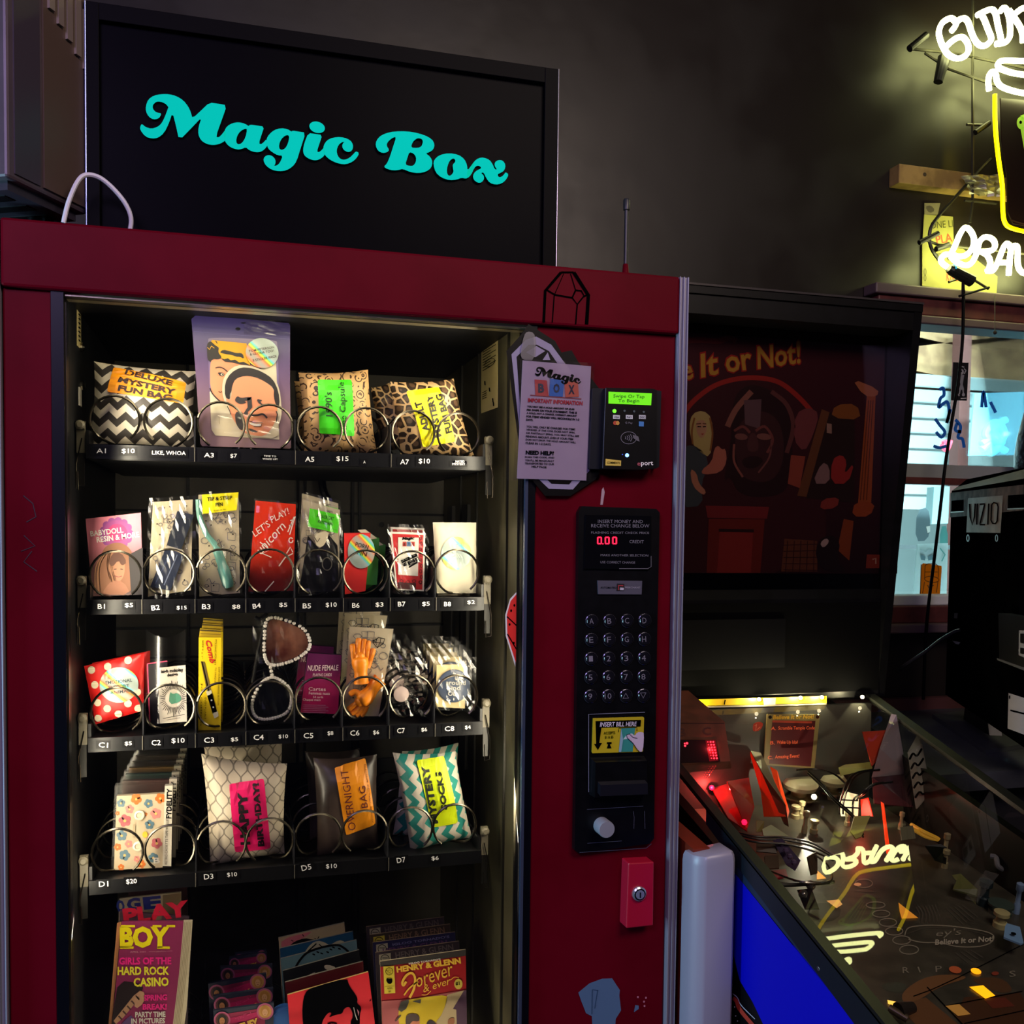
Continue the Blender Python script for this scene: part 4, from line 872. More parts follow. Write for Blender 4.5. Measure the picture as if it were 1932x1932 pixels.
for q in ((1256, 760), (1270, 815)): b.poly(ell(q[0], q[1], 7), WHT, 4)
b.build('printed_box', r)
for i in range(2): dup(r, (.002, .05+.05*i, .004+.004*i), f'{NTH[i+1]} yellow comb box, queued behind the front one')
r = item('rhinestone_sunglasses', 'black cat-eye sunglasses edged with rhinestones in a clear bag', 'sunglasses', C1, (1720, 930), .14, GT)
L1 = [(1700, 120), (1820, 118), (1990, 200), (2035, 330), (1950, 420), (1830, 470), (1725, 480), (1680, 420), (1675, 270)]; L2 = [(1640, 640), (1740, 580), (1850, 640), (1890, 730), (1860, 850), (1740, 905), (1620, 900), (1575, 800)]
b = MB(.139, C1); LEN = noisy('lens_tint', '5a2c26', 'b07860', 14, .15, .3); b.sm(L1, LEN, 1, 2); b.sm(L2, mat('101218', .1, .2), 1, 2); b.build('lens', r)
b = MB(.137, C1)
for L_ in (L1, L2): b.tube(catmull([b.P(q) for q in L_], 4, True), .0032, BLK, 8, True)
b.tube([b.P((1720, 480)), b.P((1730, 530)), b.P((1740, 580))], .004, BLK, 8); b.tube(catmull([b.P(q) for q in ((1695, 110), (1640, 300), (1580, 620))], 5), .0028, BLK, 8); b.tube(catmull([b.P(q) for q in ((1600, 100), (1640, 115), (1700, 70))], 5), .003, BLK, 8); b.build('frame', r, smooth=True)
b = MB(.1335, C1); GEM = mat('f2eee6', .2, .15)
for L_, n in ((L1, 46), (L2, 46)):
    P_ = catmull([b.P(q) for q in L_], 12, True)
    for i in range(n): b.ball(P_[int(i*len(P_)/n)], .0031, GEM, 6)
for t in (.2, .5, .8): b.ball(b.P((1720+20*t, 480+100*t)), .0031, GEM, 6)
b.build('rhinestones', r)
b = MB(.1285, C1); b.film([(1585, 110), (2020, 90), (1985, 940), (1560, 950)], CLR, .004, 17); b.build('clear_bag', r)
r = item('purple_card_box', 'magenta playing card box with white capital lettering', 'box', C2, (250, 830), .137, GT)
b = MB(.137, C2); b.card([(165, 370), (420, 388), (392, 834), (108, 824)], .016, grad('magenta_print', 'a8164e', '5c1c4a', aty(*C2((250, 780)), .137).z, aty(*C2((250, 480)), .137).z), mat('3a1030', .5))
for s_, a, c, h, sh in (('NUDE FEMALE', (162, 506), (398, 502), 42, .2), ('PLAYING CARDS', (202, 547), (346, 546), 22, .2), ('Cartes', (170, 655), (300, 658), 26, 0), ('Femmes nues', (172, 685), (330, 688), 22, 0), ('54 cards', (204, 712), (280, 713), 16, 0), ('Chaque main', (126, 738), (260, 740), 24, 0)): b.text(s_, a, c, h, mat('e0c8c4', .5), 2, .01 if h > 30 else 0, sh)
for i in range(5): b.line([(125, 765+i*14), (300+20*(i % 2), 768+i*14)], 4, mat('b87a94', .5), 1)
b.build('printed_box', r)
dup(r, (-.008, .05, .008), 'second magenta card box, behind the front one')
cor = [(482, 170), (815, 188), (700, 850), (440, 850)]
r = baggie('finger_hands_pack', 'two small orange rubber hands on a doodled card in a clear bag', C2, cor, .142, 6, GT)
b = MB(.142, C2); b.line([(655, 285), (700, 252), (748, 262), (735, 300), (690, 330)], 6, INK, 4, True); b.line([(655, 285), (738, 296)], 5, INK, 4); b.line([(690, 258), (680, 290), (692, 328), (712, 290), (718, 258)], 5, INK, 4); b.build('card_print', r)
OR_ = mat('f08a10', .4); 
def hand(fingers, thumb, palm, arm, nm):
    b = MB(.130, C2); p = lambda q: b.P(q)
    for f_ in fingers: b.tube(catmull([p(q) for q in f_], 4), [.0052]*3+[.0048]*5+[.0030], OR_, 9)
    b.tube(catmull([p(q) for q in thumb], 4), [.0058]*3+[.005]*5+[.0032], OR_, 9)
    P_ = catmull([p(q) for q in palm+arm[1:]], 4); R_ = [.0095, .0125, .0138, .0142, .0142, .0138, .013, .0122, .0115, .0108, .0106, .0108, .011, .0114, .0118, .0124, .013, .013]; b.tube(P_, R_[:len(P_)], OR_, 14); b.ball(P_[0], .0096, OR_, 12); return b.build(nm, r, smooth=True)
hand([[(520, 420), (508, 350), (503, 300)], [(545, 410), (546, 320), (552, 256)], [(578, 405), (585, 320), (592, 262)], [(606, 415), (617, 335), (624, 275)]], [(612, 480), (640, 410), (664, 335)], [(560, 400), (563, 450), (566, 500)], [(566, 490), (568, 540), (572, 600)], 'rubber_hand')
hand([[(560, 745), (510, 770), (468, 805)], [(575, 765), (530, 810), (490, 835)], [(590, 775), (555, 825), (525, 848)], [(610, 770), (590, 820), (565, 850)]], [(560, 690), (520, 665), (480, 690)], [(560, 740), (600, 710), (640, 665)], [(630, 670), (670, 620), (715, 570)], 'rubber_hand')
b = MB(.1275, C2); b.film(grow(cor, 16), CLR, .003, 19); b.build('clear_bag', r)
for i in range(2): dup(r, (-.003-.004*i, .05+.05*i, .018+.01*i), f'{NTH[i+1]} orange hand pack, queued behind the front one', hide=('rubber_hand',))
r = item('trinket_bag', 'crumpled clear bag of silvery bits around a pale disc', 'bag', C2, (930, 840), .14, GT)
b = MB(.13, C2); b.lathe(b.P((872, 682)), [(.0, 0), (.013, .001), (.013, .003), (.002, .005)], mat('d5c0bc', .35), (0, -1, 0), 20); b.build('pale_disc', r)
b = MB(.139, C2); q_ = random.Random(5)
for i in range(60):
    c = Vector((q_.uniform(830, 1060), q_.uniform(480, 830))); a = q_.uniform(0, 6.28); s_ = q_.uniform(8, 30); b.y = q_.uniform(.134, .15)
    b.poly([tuple(c+Vector((s_*math.cos(a+t), s_*.6*math.sin(a+t)))) for t in (0, 2, 3.4, 4.9)], mat(q_.choice(['a89c90', '6a625c', 'c8bcb0', '3a3634', '7a4a46']), .25, .7), 0)
b.build('silver_bits', r)
b = MB(.129, C2); b.film([(790, 400), (1065, 400), (1085, 850), (815, 840)], CLR, .006, 23, 9); b.build('clear_bag', r)
for i in range(3): dup(r, (.0-.002*i, .05+.05*i, .012+.006*i), f'{NTH[i+1]} crumpled clear bag in the queue behind the pale disc')
r = item('badge_card', 'cream card holding a round slate-blue badge', 'card', C2, (1250, 785), .137, GT)
b = MB(.137, C2); b.card([(1143, 460), (1362, 458), (1357, 792), (1138, 780)], .003, mat('dccb96', .6)); b.build('card', r)
b = MB(.1362, C2); c = b.P((1272, 620)); b.lathe(c, [(.0285, 0), (.0285, .002), (.026, .004), (.001, .0052)], mat('4c5a74', .3), (0, -1, 0), 30); b.y = .1306
for s_, a, c_, h in (('around', (1212, 612), (1362, 614), 36), ('Find', (1226, 654), (1322, 652), 36), ('Out', (1226, 694), (1306, 700), 36)): b.text(s_, a, c_, h, mat('cfd0c8', .5), 2, .02)
b.text('uck', (1280, 574), (1352, 574), 30, mat('cfd0c8', .5), 2, .02)
for q in ((1272, 526), (1272, 722)): b.poly([(q[0]-5, q[1]), (q[0], q[1]-12), (q[0]+5, q[1]), (q[0], q[1]+12)], WHT, 2)
b.build('badge', r, smooth=True)
b = MB(.1275, C2); b.film([(1118, 390), (1440, 400), (1430, 815), (1120, 800)], CLR, .003, 29, 10); b.build('clear_bag', r)
for i in range(4): dup(r, (.004+.003*i, .05+.05*i, .007+.002*i), f'{NTH[i+1]} badge card in the queue behind the slate-blue badge')
# ---- cassette wallets
GC = 'cassette wallets in a queue'
r = item('cassette_wallet', 'flowered cassette wallet in a clear case, front of its queue', 'wallet', D1, (700, 1090), .136, GC)
b = MB(.138, D1); b.card([(505, 512), (886, 492), (868, 1078), (482, 1098)], .010, mat('cbbb9f', .5))
FL = {'o': 'd8742a', 'b': '5d7f92', 'p': 'd78a86', 'r': 'b9606a'}
for x, y, s_, c in ((540, 568, 34, 'b'), (660, 535, 44, 'o'), (757, 570, 36, 'b'), (850, 530, 42, 'o'), (608, 615, 36, 'p'), (570, 706, 50, 'r'), (815, 650, 44, 'p'), (765, 738, 38, 'b'), (545, 825, 42, 'b'), (512, 648, 18, 'o'), (735, 655, 14, 'o'), (735, 820, 26, 'p'), (822, 885, 44, 'r'), (600, 890, 32, 'p'), (512, 915, 30, 'o'), (568, 980, 44, 'b'), (795, 1000, 40, 'b'), (700, 1050, 34, 'o'), (540, 1075, 26, 'o'), (665, 1010, 26, 'p')):
    for i in range(5):
        a = 2*math.pi*i/5+x; b.poly(ell(x+s_*.55*math.cos(a), y+s_*.55*math.sin(a), s_*.48, s_*.48, 10), mat(FL[c], .5), 1+i % 2)
    b.poly(ell(x, y, s_*.25, s_*.25, 8), mat('e8c070', .5), 4)
b.poly(ell(730, 815, 22, 26, 10), mat('d8c83a', .5), 5)
for q in ((685, 660), (675, 905)): b.lathe(b.P(q, 5), [(.008, 0), (.008, .002), (.005, .003), (.004, .001)], mat('ded2ba', .4), (0, -1, 0), 18)
b.poly([(635, 730), (655, 730), (650, 840), (630, 840)], mat('b8a88a', .5), 5); b.text('B', (800, 1045), (850, 1040), 46, WHT, 5, .02); b.build('flower_cover', r)
b = MB(.1355, D1); b.card([(886, 432), (948, 428), (936, 1068), (868, 1066)], .012, mat('e0dacb', .5)); b.text('FYDELITY', (938, 690), (944, 452), 42, INK, 2, .035); b.text('RETRO CASSETTE TAPE WALLET', (905, 1052), (915, 680), 20, INK, 2, 0); b.build('spine_label', r)
b = MB(.134, D1); b.card([(488, 430), (956, 415), (938, 1080), (460, 1100)], .016, CLR); b.build('clear_case', r)
for i, h in enumerate(('4a2c2a', '2f4a48', '8a6a38', '3c3438', '5a4a40', '2c2a30')):
    d_ = dup(r, (.0045+.0015*i, .036+.036*i, .002+.002*i), f'{NTH[i+1]} cassette wallet from the front of its queue', hide=('flower_cover',))
    b = MB(.138, D1); b.card([(505, 450), (886, 438), (868, 1078), (482, 1098)], .010, mat(h, .45)); o = b.build('dark_cover', r); o.parent = d_
# ---- magazines
GM = 'magazines on the lowest shelf'
def serif_text(b, s_, a, c, h, m, lay): b.text(s_, a, c, h, m, lay, .05)
r = item('magazine', 'purple magazine with big yellow letters, front of the pile', 'magazine', E1, (760, 1640), .135, GM)
b = MB(.135, E1); V = mat('983264', .35); b.card([(545, 415), (1035, 412), (1000, 820), (900, 1640), (420, 1640), (470, 1226)], .004, V)
serif_text(b, 'BOY', (530, 622), (925, 622), 172, mat('fff014', .4), 3)
for x0, x1, y in ((530, 640, 622), (540, 650, 452), (825, 925, 622), (790, 860, 452), (900, 968, 452)): b.poly([(x0, y-12), (x1, y-12), (x1, y+6), (x0, y+6)], mat('fff014', .4), 3)
MG, YL = mat('ff2a9a', .4), mat('fff840', .4)
for s_, a, c_, h, m_ in (('GIRLS OF THE', (524, 755), (938, 752), 58, MG), ('HARD ROCK', (512, 838), (922, 836), 68, YL), ('CASINO', (640, 930), (918, 925), 72, YL), ('SPRING', (718, 1042), (905, 1036), 48, MG), ('BREAK!', (712, 1112), (902, 1110), 48, MG), ('PARTY TIME', (652, 1172), (892, 1168), 44, WHT), ('IN PICTURES', (620, 1224), (888, 1220), 44, WHT)): b.text(s_, a, c_, h, m_, 3, .035)
b.text('APRIL 2001', (612, 660), (735, 658), 14, mat('d8a0b0', .5), 3, 0); b.text('www.playboy.com', (760, 658), (945, 652), 12, mat('d8a0b0', .5), 3, 0)
b.sm([(520, 880), (700, 905), (720, 950), (560, 1180), (480, 1226), (440, 1640), (420, 1640), (480, 1100)], mat('2a1c20', .4), 1); b.poly([(480, 1200), (640, 1000), (690, 960), (715, 985), (560, 1170), (500, 1226)], mat('c89a78', .4), 2)
for i in range(5): b.line([(520+i*34, 1160-i*40), (548+i*34, 1190-i*40)], 13, mat('5a3a34', .5), 3)
b.sm([(640, 1010), (690, 960), (730, 975), (720, 1060), (650, 1110)], mat('d0a080', .4), 3); b.sm([(560, 1200), (640, 1140), (640, 1300), (600, 1640), (480, 1640), (500, 1300)], mat('6a4a84', .4), 2); b.build('cover', r)
b = MB(.1352, E1); PG = mat('d8ccae', .6)
b.card([(1035, 412), (1105, 410), (1060, 1100), (985, 1640), (900, 1640), (1000, 820)], .006, PG)
for i in range(5): x = 1045+i*12; b.line([(x, 418), (x-38, 830), (x-130, 1640)], 3, mat('9a8c6c', .6), 2)
b.y = .138; b.card([(508, 430), (540, 420), (465, 1226), (440, 1226)], .003, mat('b87a4c', .6)); b.build('page_edge', r)
b = MB(.132, E1); b.film([(520, 400), (1100, 380), (1070, 1640), (430, 1640)], CLR, .002, 31, 10); b.build('clear_sleeve', r)
for i, (top, body, ltr, lc, lab, w_) in enumerate((([(530, 335), (1078, 375), (1060, 1640), (480, 1640)], '4a3a44', 'PLAY', 'd21c3c', 'second magazine of the pile, with a red word along its top', 0), ([(526, 235), (1015, 182), (1010, 1640), (500, 1640)], 'b8a890', 'VOGUE', '1c2c8c', 'third magazine of the pile, cream with blue letters', 1), ([(600, 170), (1065, 140), (1060, 1640), (560, 1640)], '3a1420', '', '', 'rearmost magazine of the pile, dark red', 2))):
    r = item('magazine', lab, 'magazine', E1, (760, 1640), .165+i*.03, GM); b = MB(.165+i*.03, E1); b.card(top, .005, mat(body, .4))
    if w_ == 0: b.text(ltr, (565, 440), (1085, 370), 130, mat(lc, .4), 3, .05); b.poly([(790, 320), (870, 300), (860, 400), (800, 405)], mat('6a6a4c', .5), 2)
    if w_ == 1: b.text('O', (510, 345), (575, 335), 100, mat(lc, .4), 3, .05); b.text('G', (590, 330), (700, 318), 100, mat(lc, .4), 3, .05); b.text('E', (720, 320), (865, 305), 100, mat(lc, .4), 3, .05); b.poly([(870, 205), (1015, 185), (1010, 500), (870, 520)], mat('7a6a50', .5), 2)
    b.build('cover', r)
    b = MB(.162+i*.03, E1); b.film(top, CLR, .002, 40+i, 8); b.build('clear_sleeve', r)
GP = 'portrait card packs in a queue'
def pack(y, x0, yt, x1, yt2, label, dark=False):
    r = item('portrait_pack', label, 'pack', E1, ((x0+x1)/2, 1640), y, GP); b = MB(y, E1)
    b.card([(x0, yt), (x1, yt2), (x1-8, 1640), (x0+30, 1640)], .006, mat('2c3142', .4))
    s_ = (x1-x0)/480; bx, by = x0+70*s_, yt+70*s_; ex, ey = x1-70*s_, yt2+85*s_
    b.poly([(bx, by-42*s_), (ex, ey-48*s_), (ex, 1640), (bx, 1640)], mat('8e2448', .4), 1)
    b.poly([(bx+40, by-10), (ex-40, ey-20), (ex-40, ey+34*s_), (bx+40, by+34*s_)], mat('b01c58', .4), 2)
    b.scr((bx+110*s_, by+6*s_), (ex-100*s_, ey-6*s_), 20*s_, mat('c84a7a', .5), 4)
    for cx, cy, hair, skin in ((bx, by, '1c1210', 'b87a4c'), (ex, ey-20*s_, 'b07a34', 'd09a70')):
        b.poly(ell(cx, cy, 66*s_, 66*s_, 22), mat('b85a80', .4), 3); b.poly(ell(cx, cy, 52*s_, 52*s_, 20), mat('5a2c2c' if hair < '2' else 'c08a48', .5), 4)
        b.poly(ell(cx, cy-4*s_, 36*s_, 42*s_, 16), mat(hair, .5), 5); b.poly(ell(cx, cy+6*s_, 22*s_, 29*s_, 16), mat(skin, .5), 6); b.poly(ell(cx-8*s_, cy+2*s_, 3*s_, 2*s_, 6), INK, 7); b.poly(ell(cx+8*s_, cy+2*s_, 3*s_, 2*s_, 6), INK, 7); b.line([(cx-7*s_, cy+20*s_), (cx+7*s_, cy+20*s_)], 3*s_, mat('8a2c2c', .5), 7)
    b.text('BRITNEY', (bx+70*s_, by+125*s_), (ex-40*s_, ey+95*s_), 70*s_, mat('e8b84c', .5), 4, .05, .2)
    b.build('card', r); return r
pack(.135, 1270, 1122, 1750, 1060, 'navy and pink pack with two round portraits, front of its queue')
for i, (a_, b_, c_, d_) in enumerate(((1270, 1005, 1745, 942), (1230, 908, 1690, 828), (1325, 775, 1738, 755), (1395, 700, 1695, 660), (1440, 668, 1690, 640))): pack(.165+i*.03, a_, b_, c_, d_, f'{NTH[i+1]} navy and pink portrait pack from the front')
b = MB(.15, K(500, 1740, 8.05)); c = b.P((290, 1460)); b.lathe(c, [(.026, 0), (.026, -.012), (.022, -.014), (.02, -.010), (.001, -.010)], mat('2c5aa0', .35), (0, 1, 0), 30)
tag(b.build('blue_tin', None, loc=c, smooth=True), 'round blue tin lid beside the portrait packs', 'tin')
# ---- comics
GZ = 'comics with bold figures'; k6 = K(500, 1740, 8.05)
r = item('comic_book', 'red comic showing a head with black hair, front of its row', 'comic', k6, (1000, 2200), .135, GZ)
b = MB(.135, k6); CR_ = mat('d81f30', .4); b.card([(340, 1105), (1570, 755), (1760, 2250), (420, 2250)], .004, CR_, mat('d8b870', .5))
b.sm([(640, 1020), (800, 965), (1245, 840), (1275, 960), (1380, 1100), (1410, 1170), (1390, 1220), (1470, 1290), (1440, 1400), (1440, 1560), (1400, 1700), (1330, 1640), (1290, 1530), (1340, 1420), (1300, 1300), (1260, 1280), (1200, 1310), (1170, 1390), (1080, 1400), (960, 1450), (1020, 1370), (950, 1370), (860, 1520), (840, 1700), (700, 1900), (600, 1700), (560, 1400), (580, 1150)], INK, 2)
b.line(catmull([(950, 1540), (1020, 1525), (1090, 1535)], 4), 22, INK, 2); b.line([(1345, 1290), (1370, 1400), (1400, 1480)], 10, WHT, 3); b.poly([(1395, 1310), (1430, 1360), (1420, 1420)], mat('d8889a', .4), 3); b.line([(1590, 1200), (1610, 1170)], 14, INK, 2)
b.sm([(880, 1800), (1100, 1760), (1250, 1820), (1180, 2200), (950, 2200)], mat('c01828', .4), 1); b.build('cover', r)
for i, (cor, base, lab) in enumerate((([(305, 915), (1490, 595), (1600, 2250), (400, 2250)], '5a0814', 'second comic of the row, plain dark red'), ([(270, 740), (1430, 420), (1600, 2250), (380, 2250)], '0d0d12', 'third comic of the row, black with white hands'), ([(240, 555), (1390, 270), (1560, 2250), (360, 2250)], '5f7f88', 'fourth comic of the row, grey-blue with a black arch'), ([(225, 400), (1335, 140), (1500, 2250), (350, 2250)], '14496e', 'fifth comic of the row, deep blue with a pale shape'), ([(205, 240), (1205, 5), (1400, 2250), (330, 2250)], 'b09a78', 'rearmost comic of the row, beige and pink'))):
    y = .155+i*.02; r = item('comic_book', lab, 'comic', k6, (950, 2200), y, GZ); b = MB(y, k6); b.card(cor, .004, mat(base, .4), mat('8a8478', .5))
    if i == 1: b.sm([(890, 660), (950, 640), (1085, 680), (1030, 730), (920, 720)], mat('cfc0a8', .5), 2); b.sm([(640, 815), (720, 765), (780, 750), (720, 800)], mat('cfc0a8', .5), 2)
    if i == 2:
        b.line(catmull([(460, 690), (540, 560), (660, 450), (900, 370), (1100, 345), (1200, 390), (1270, 450)], 5), 34, INK, 2)
        for q in ((740, 485), (800, 450), (950, 450), (1040, 380), (1000, 410), (860, 470), (1130, 400)): b.poly(ell(q[0], q[1], 26, 12, 8, .4), INK, 3)
    if i == 3: b.sm([(600, 450), (700, 320), (800, 275), (900, 300), (980, 350), (1120, 265), (1210, 290), (1200, 330), (900, 420), (620, 470)], mat('b8ac90', .5), 2); b.line([(650, 440), (780, 320)], 20, INK, 3); b.line([(820, 330), (910, 410)], 16, INK, 3)
    if i == 4: b.sm([(245, 260), (640, 150), (720, 140), (600, 230), (430, 300), (380, 370), (250, 400)], mat('c86a74', .5), 2); b.sm([(370, 360), (440, 290), (600, 235), (720, 260), (820, 260), (600, 320)], INK, 3); b.line([(395, 265), (430, 285)], 12, INK, 4); b.line([(565, 180), (590, 210)], 12, INK, 4); b.line([(750, 240), (790, 260), (820, 210)], 12, INK, 4)
    b.build('cover', r)
k8 = K(700, 1780, 9.66); GY = 'small comics in a queue'
r = item('small_comic', 'red and yellow comic with script lettering, front of its queue', 'comic', k8, (1000, 2000), .134, GY)
b = MB(.134, k8); b.card([(165, 330), (1725, 112), (1760, 2300), (230, 2300)], .003, mat('a5141c', .4), mat('cdbb98', .5)); b.poly([(165, 330), (1725, 112), (1728, 222), (168, 425)], mat('3a3432', .4), 1)
YT = mat('f0bc3a', .45)
b.text("IGLOO TORNADO'S", (690, 380), (1268, 300), 34, WHT, 3, .03); b.text('HENRY & GLENN', (470, 528), (1640, 362), 112, YT, 3, .05)
b.line(catmull([(640, 690), (590, 760), (570, 700), (640, 580), (730, 535), (790, 590), (800, 700), (770, 850), (700, 985)], 6), 42, YT, 3); b.line(catmull([(600, 940), (680, 830), (780, 740), (860, 690)], 5), 26, YT, 3)
b.text('orever', (850, 800), (1530, 560), 170, YT, 3, .0, .35); b.text('& ever', (960, 890), (1470, 730), 130, YT, 3, .0, .35); b.line(catmull([(920, 930), (1010, 930), (1090, 860)], 5), 12, YT, 3); b.line(catmull([(1450, 660), (1520, 610), (1600, 620)], 5), 12, YT, 3)
b.poly(ell(1590, 735, 75, 95, 24), mat('d8c04c', .5), 3); b.text('#1', (1540, 765), (1615, 755), 75, INK, 5, .02)
b.poly([(222, 415), (418, 405), (440, 900), (243, 912)], mat('e0c83a', .45), 3); b.line(ell(330, 500, 66, 66, 20), 9, INK, 5, True); b.line([(270, 480), (390, 480), (290, 550), (330, 440), (370, 550), (270, 480)], 7, INK, 5); b.sm([(290, 620), (330, 640), (380, 620), (390, 700), (350, 735), (300, 720), (270, 660)], INK, 5); b.text('APRIL', (290, 825), (395, 818), 26, INK, 5, .01); b.text('$5', (318, 885), (365, 882), 32, INK, 5, .01); b.line([(245, 775), (425, 765)], 5, INK, 5)
b.poly([(195, 1050), (720, 1010), (1690, 850), (1745, 1400), (1760, 2300), (230, 2300)], mat('b85a5e', .5), 2); b.sm([(500, 1200), (560, 1050), (700, 1020), (1000, 970), (1390, 930), (1380, 1050), (1330, 1180), (1280, 1300), (1180, 1420), (1100, 1800), (600, 1800), (500, 1450)], mat('e0c018', .5), 3)
b.poly([(1390, 930), (1690, 852), (1590, 1020), (1500, 1180), (1550, 1200), (1560, 1468), (1300, 2000), (1190, 1420), (1280, 1300), (1340, 1150)], mat('c4ac84', .5), 3); b.poly([(1690, 852), (1735, 840), (1760, 2300), (1590, 2300), (1550, 1200), (1490, 1185)], mat('50304c', .5), 4)
b.sm([(620, 1340), (680, 1275), (800, 1265), (880, 1320), (880, 1420), (720, 1400), (690, 1600), (640, 1560)], mat('4a3430', .5), 5); b.sm([(690, 1450), (740, 1360), (880, 1320), (885, 1500), (860, 1700), (700, 1700), (640, 1520)], mat('d07a58', .5), 4); b.sm([(1000, 1470), (1040, 1390), (1120, 1390), (1200, 1470), (1180, 1700), (1000, 1700)], mat('3a2a34', .5), 5); b.sm([(1390, 1400), (1440, 1350), (1520, 1345), (1520, 1470), (1400, 1480)], mat('a86a48', .5), 5)
b.poly([(490, 1200), (540, 1060), (680, 1010), (690, 1060), (640, 1180), (550, 1240)], mat('4a4640', .5), 5); b.poly([(750, 1045), (910, 1010), (900, 1085), (870, 1080)], mat('4a4640', .5), 5); b.line([(440, 1410), (540, 1300)], 26, mat('4a3430', .5), 5); b.build('cover', r)
k9 = E2
for i, (cor, base, ink, t1, t2, lab) in enumerate((([(805, 608), (1415, 525), (1480, 1400), (840, 1400)], '3a2c34', '7a6c68', 'HENRY & GLENN', '', 'second small comic from the front, dark plum'), ([(785, 535), (1385, 458), (1440, 1400), (820, 1400)], '1a1848', '8a86b0', "IGLOO TORNADO'S", '', 'third small comic from the front, dark blue'), ([(765, 480), (1350, 400), (1400, 1400), (800, 1400)], '3a2a24', '8a6a54', 'HENRY & GLENN', 'y', 'fourth small comic from the front, brown with a yellow badge'), ([(738, 420), (1305, 348), (1380, 1400), (780, 1400)], '382a32', '6a5c5a', 'HENRY & GLENN', '', 'rearmost small comic of the queue, dark plum'))):
    y = .158+i*.024; r = item('small_comic', lab, 'comic', k9, (1120, 1400), y, GY); b = MB(y, k9); b.card(cor, .003, mat(base, .45), mat('8a7058', .5)); x0, y0 = cor[0]; x1, y1 = cor[1]; dx, dy = x1-x0, y1-y0
    q = lambda u, v: (x0+dx*u+v*.04, y0+dy*u+v)
    b.poly([q(.04, 18), q(.18, 16), q(.18, 90), q(.04, 92)], mat('c8b43a' if t2 else 'b8ac94', .5), 1); c_ = q(.11, 52); b.line(ell(c_[0], c_[1], 30, 30, 16), 5, INK, 3, True); b.line([(c_[0]-20, c_[1]-6), (c_[0]+20, c_[1]-6)], 5, INK, 3)
    b.text(t1, q(.24, 62 if i != 1 else 40), q(.93, 56 if i != 1 else 34), 46 if i != 1 else 18, mat(ink, .5), 3, .02)
    if i == 1: b.text('HENRY & GLENN', q(.12, 92), q(.9, 86), 40, mat('6a3a6a', .5), 3, .03)
    b.build('cover', r)
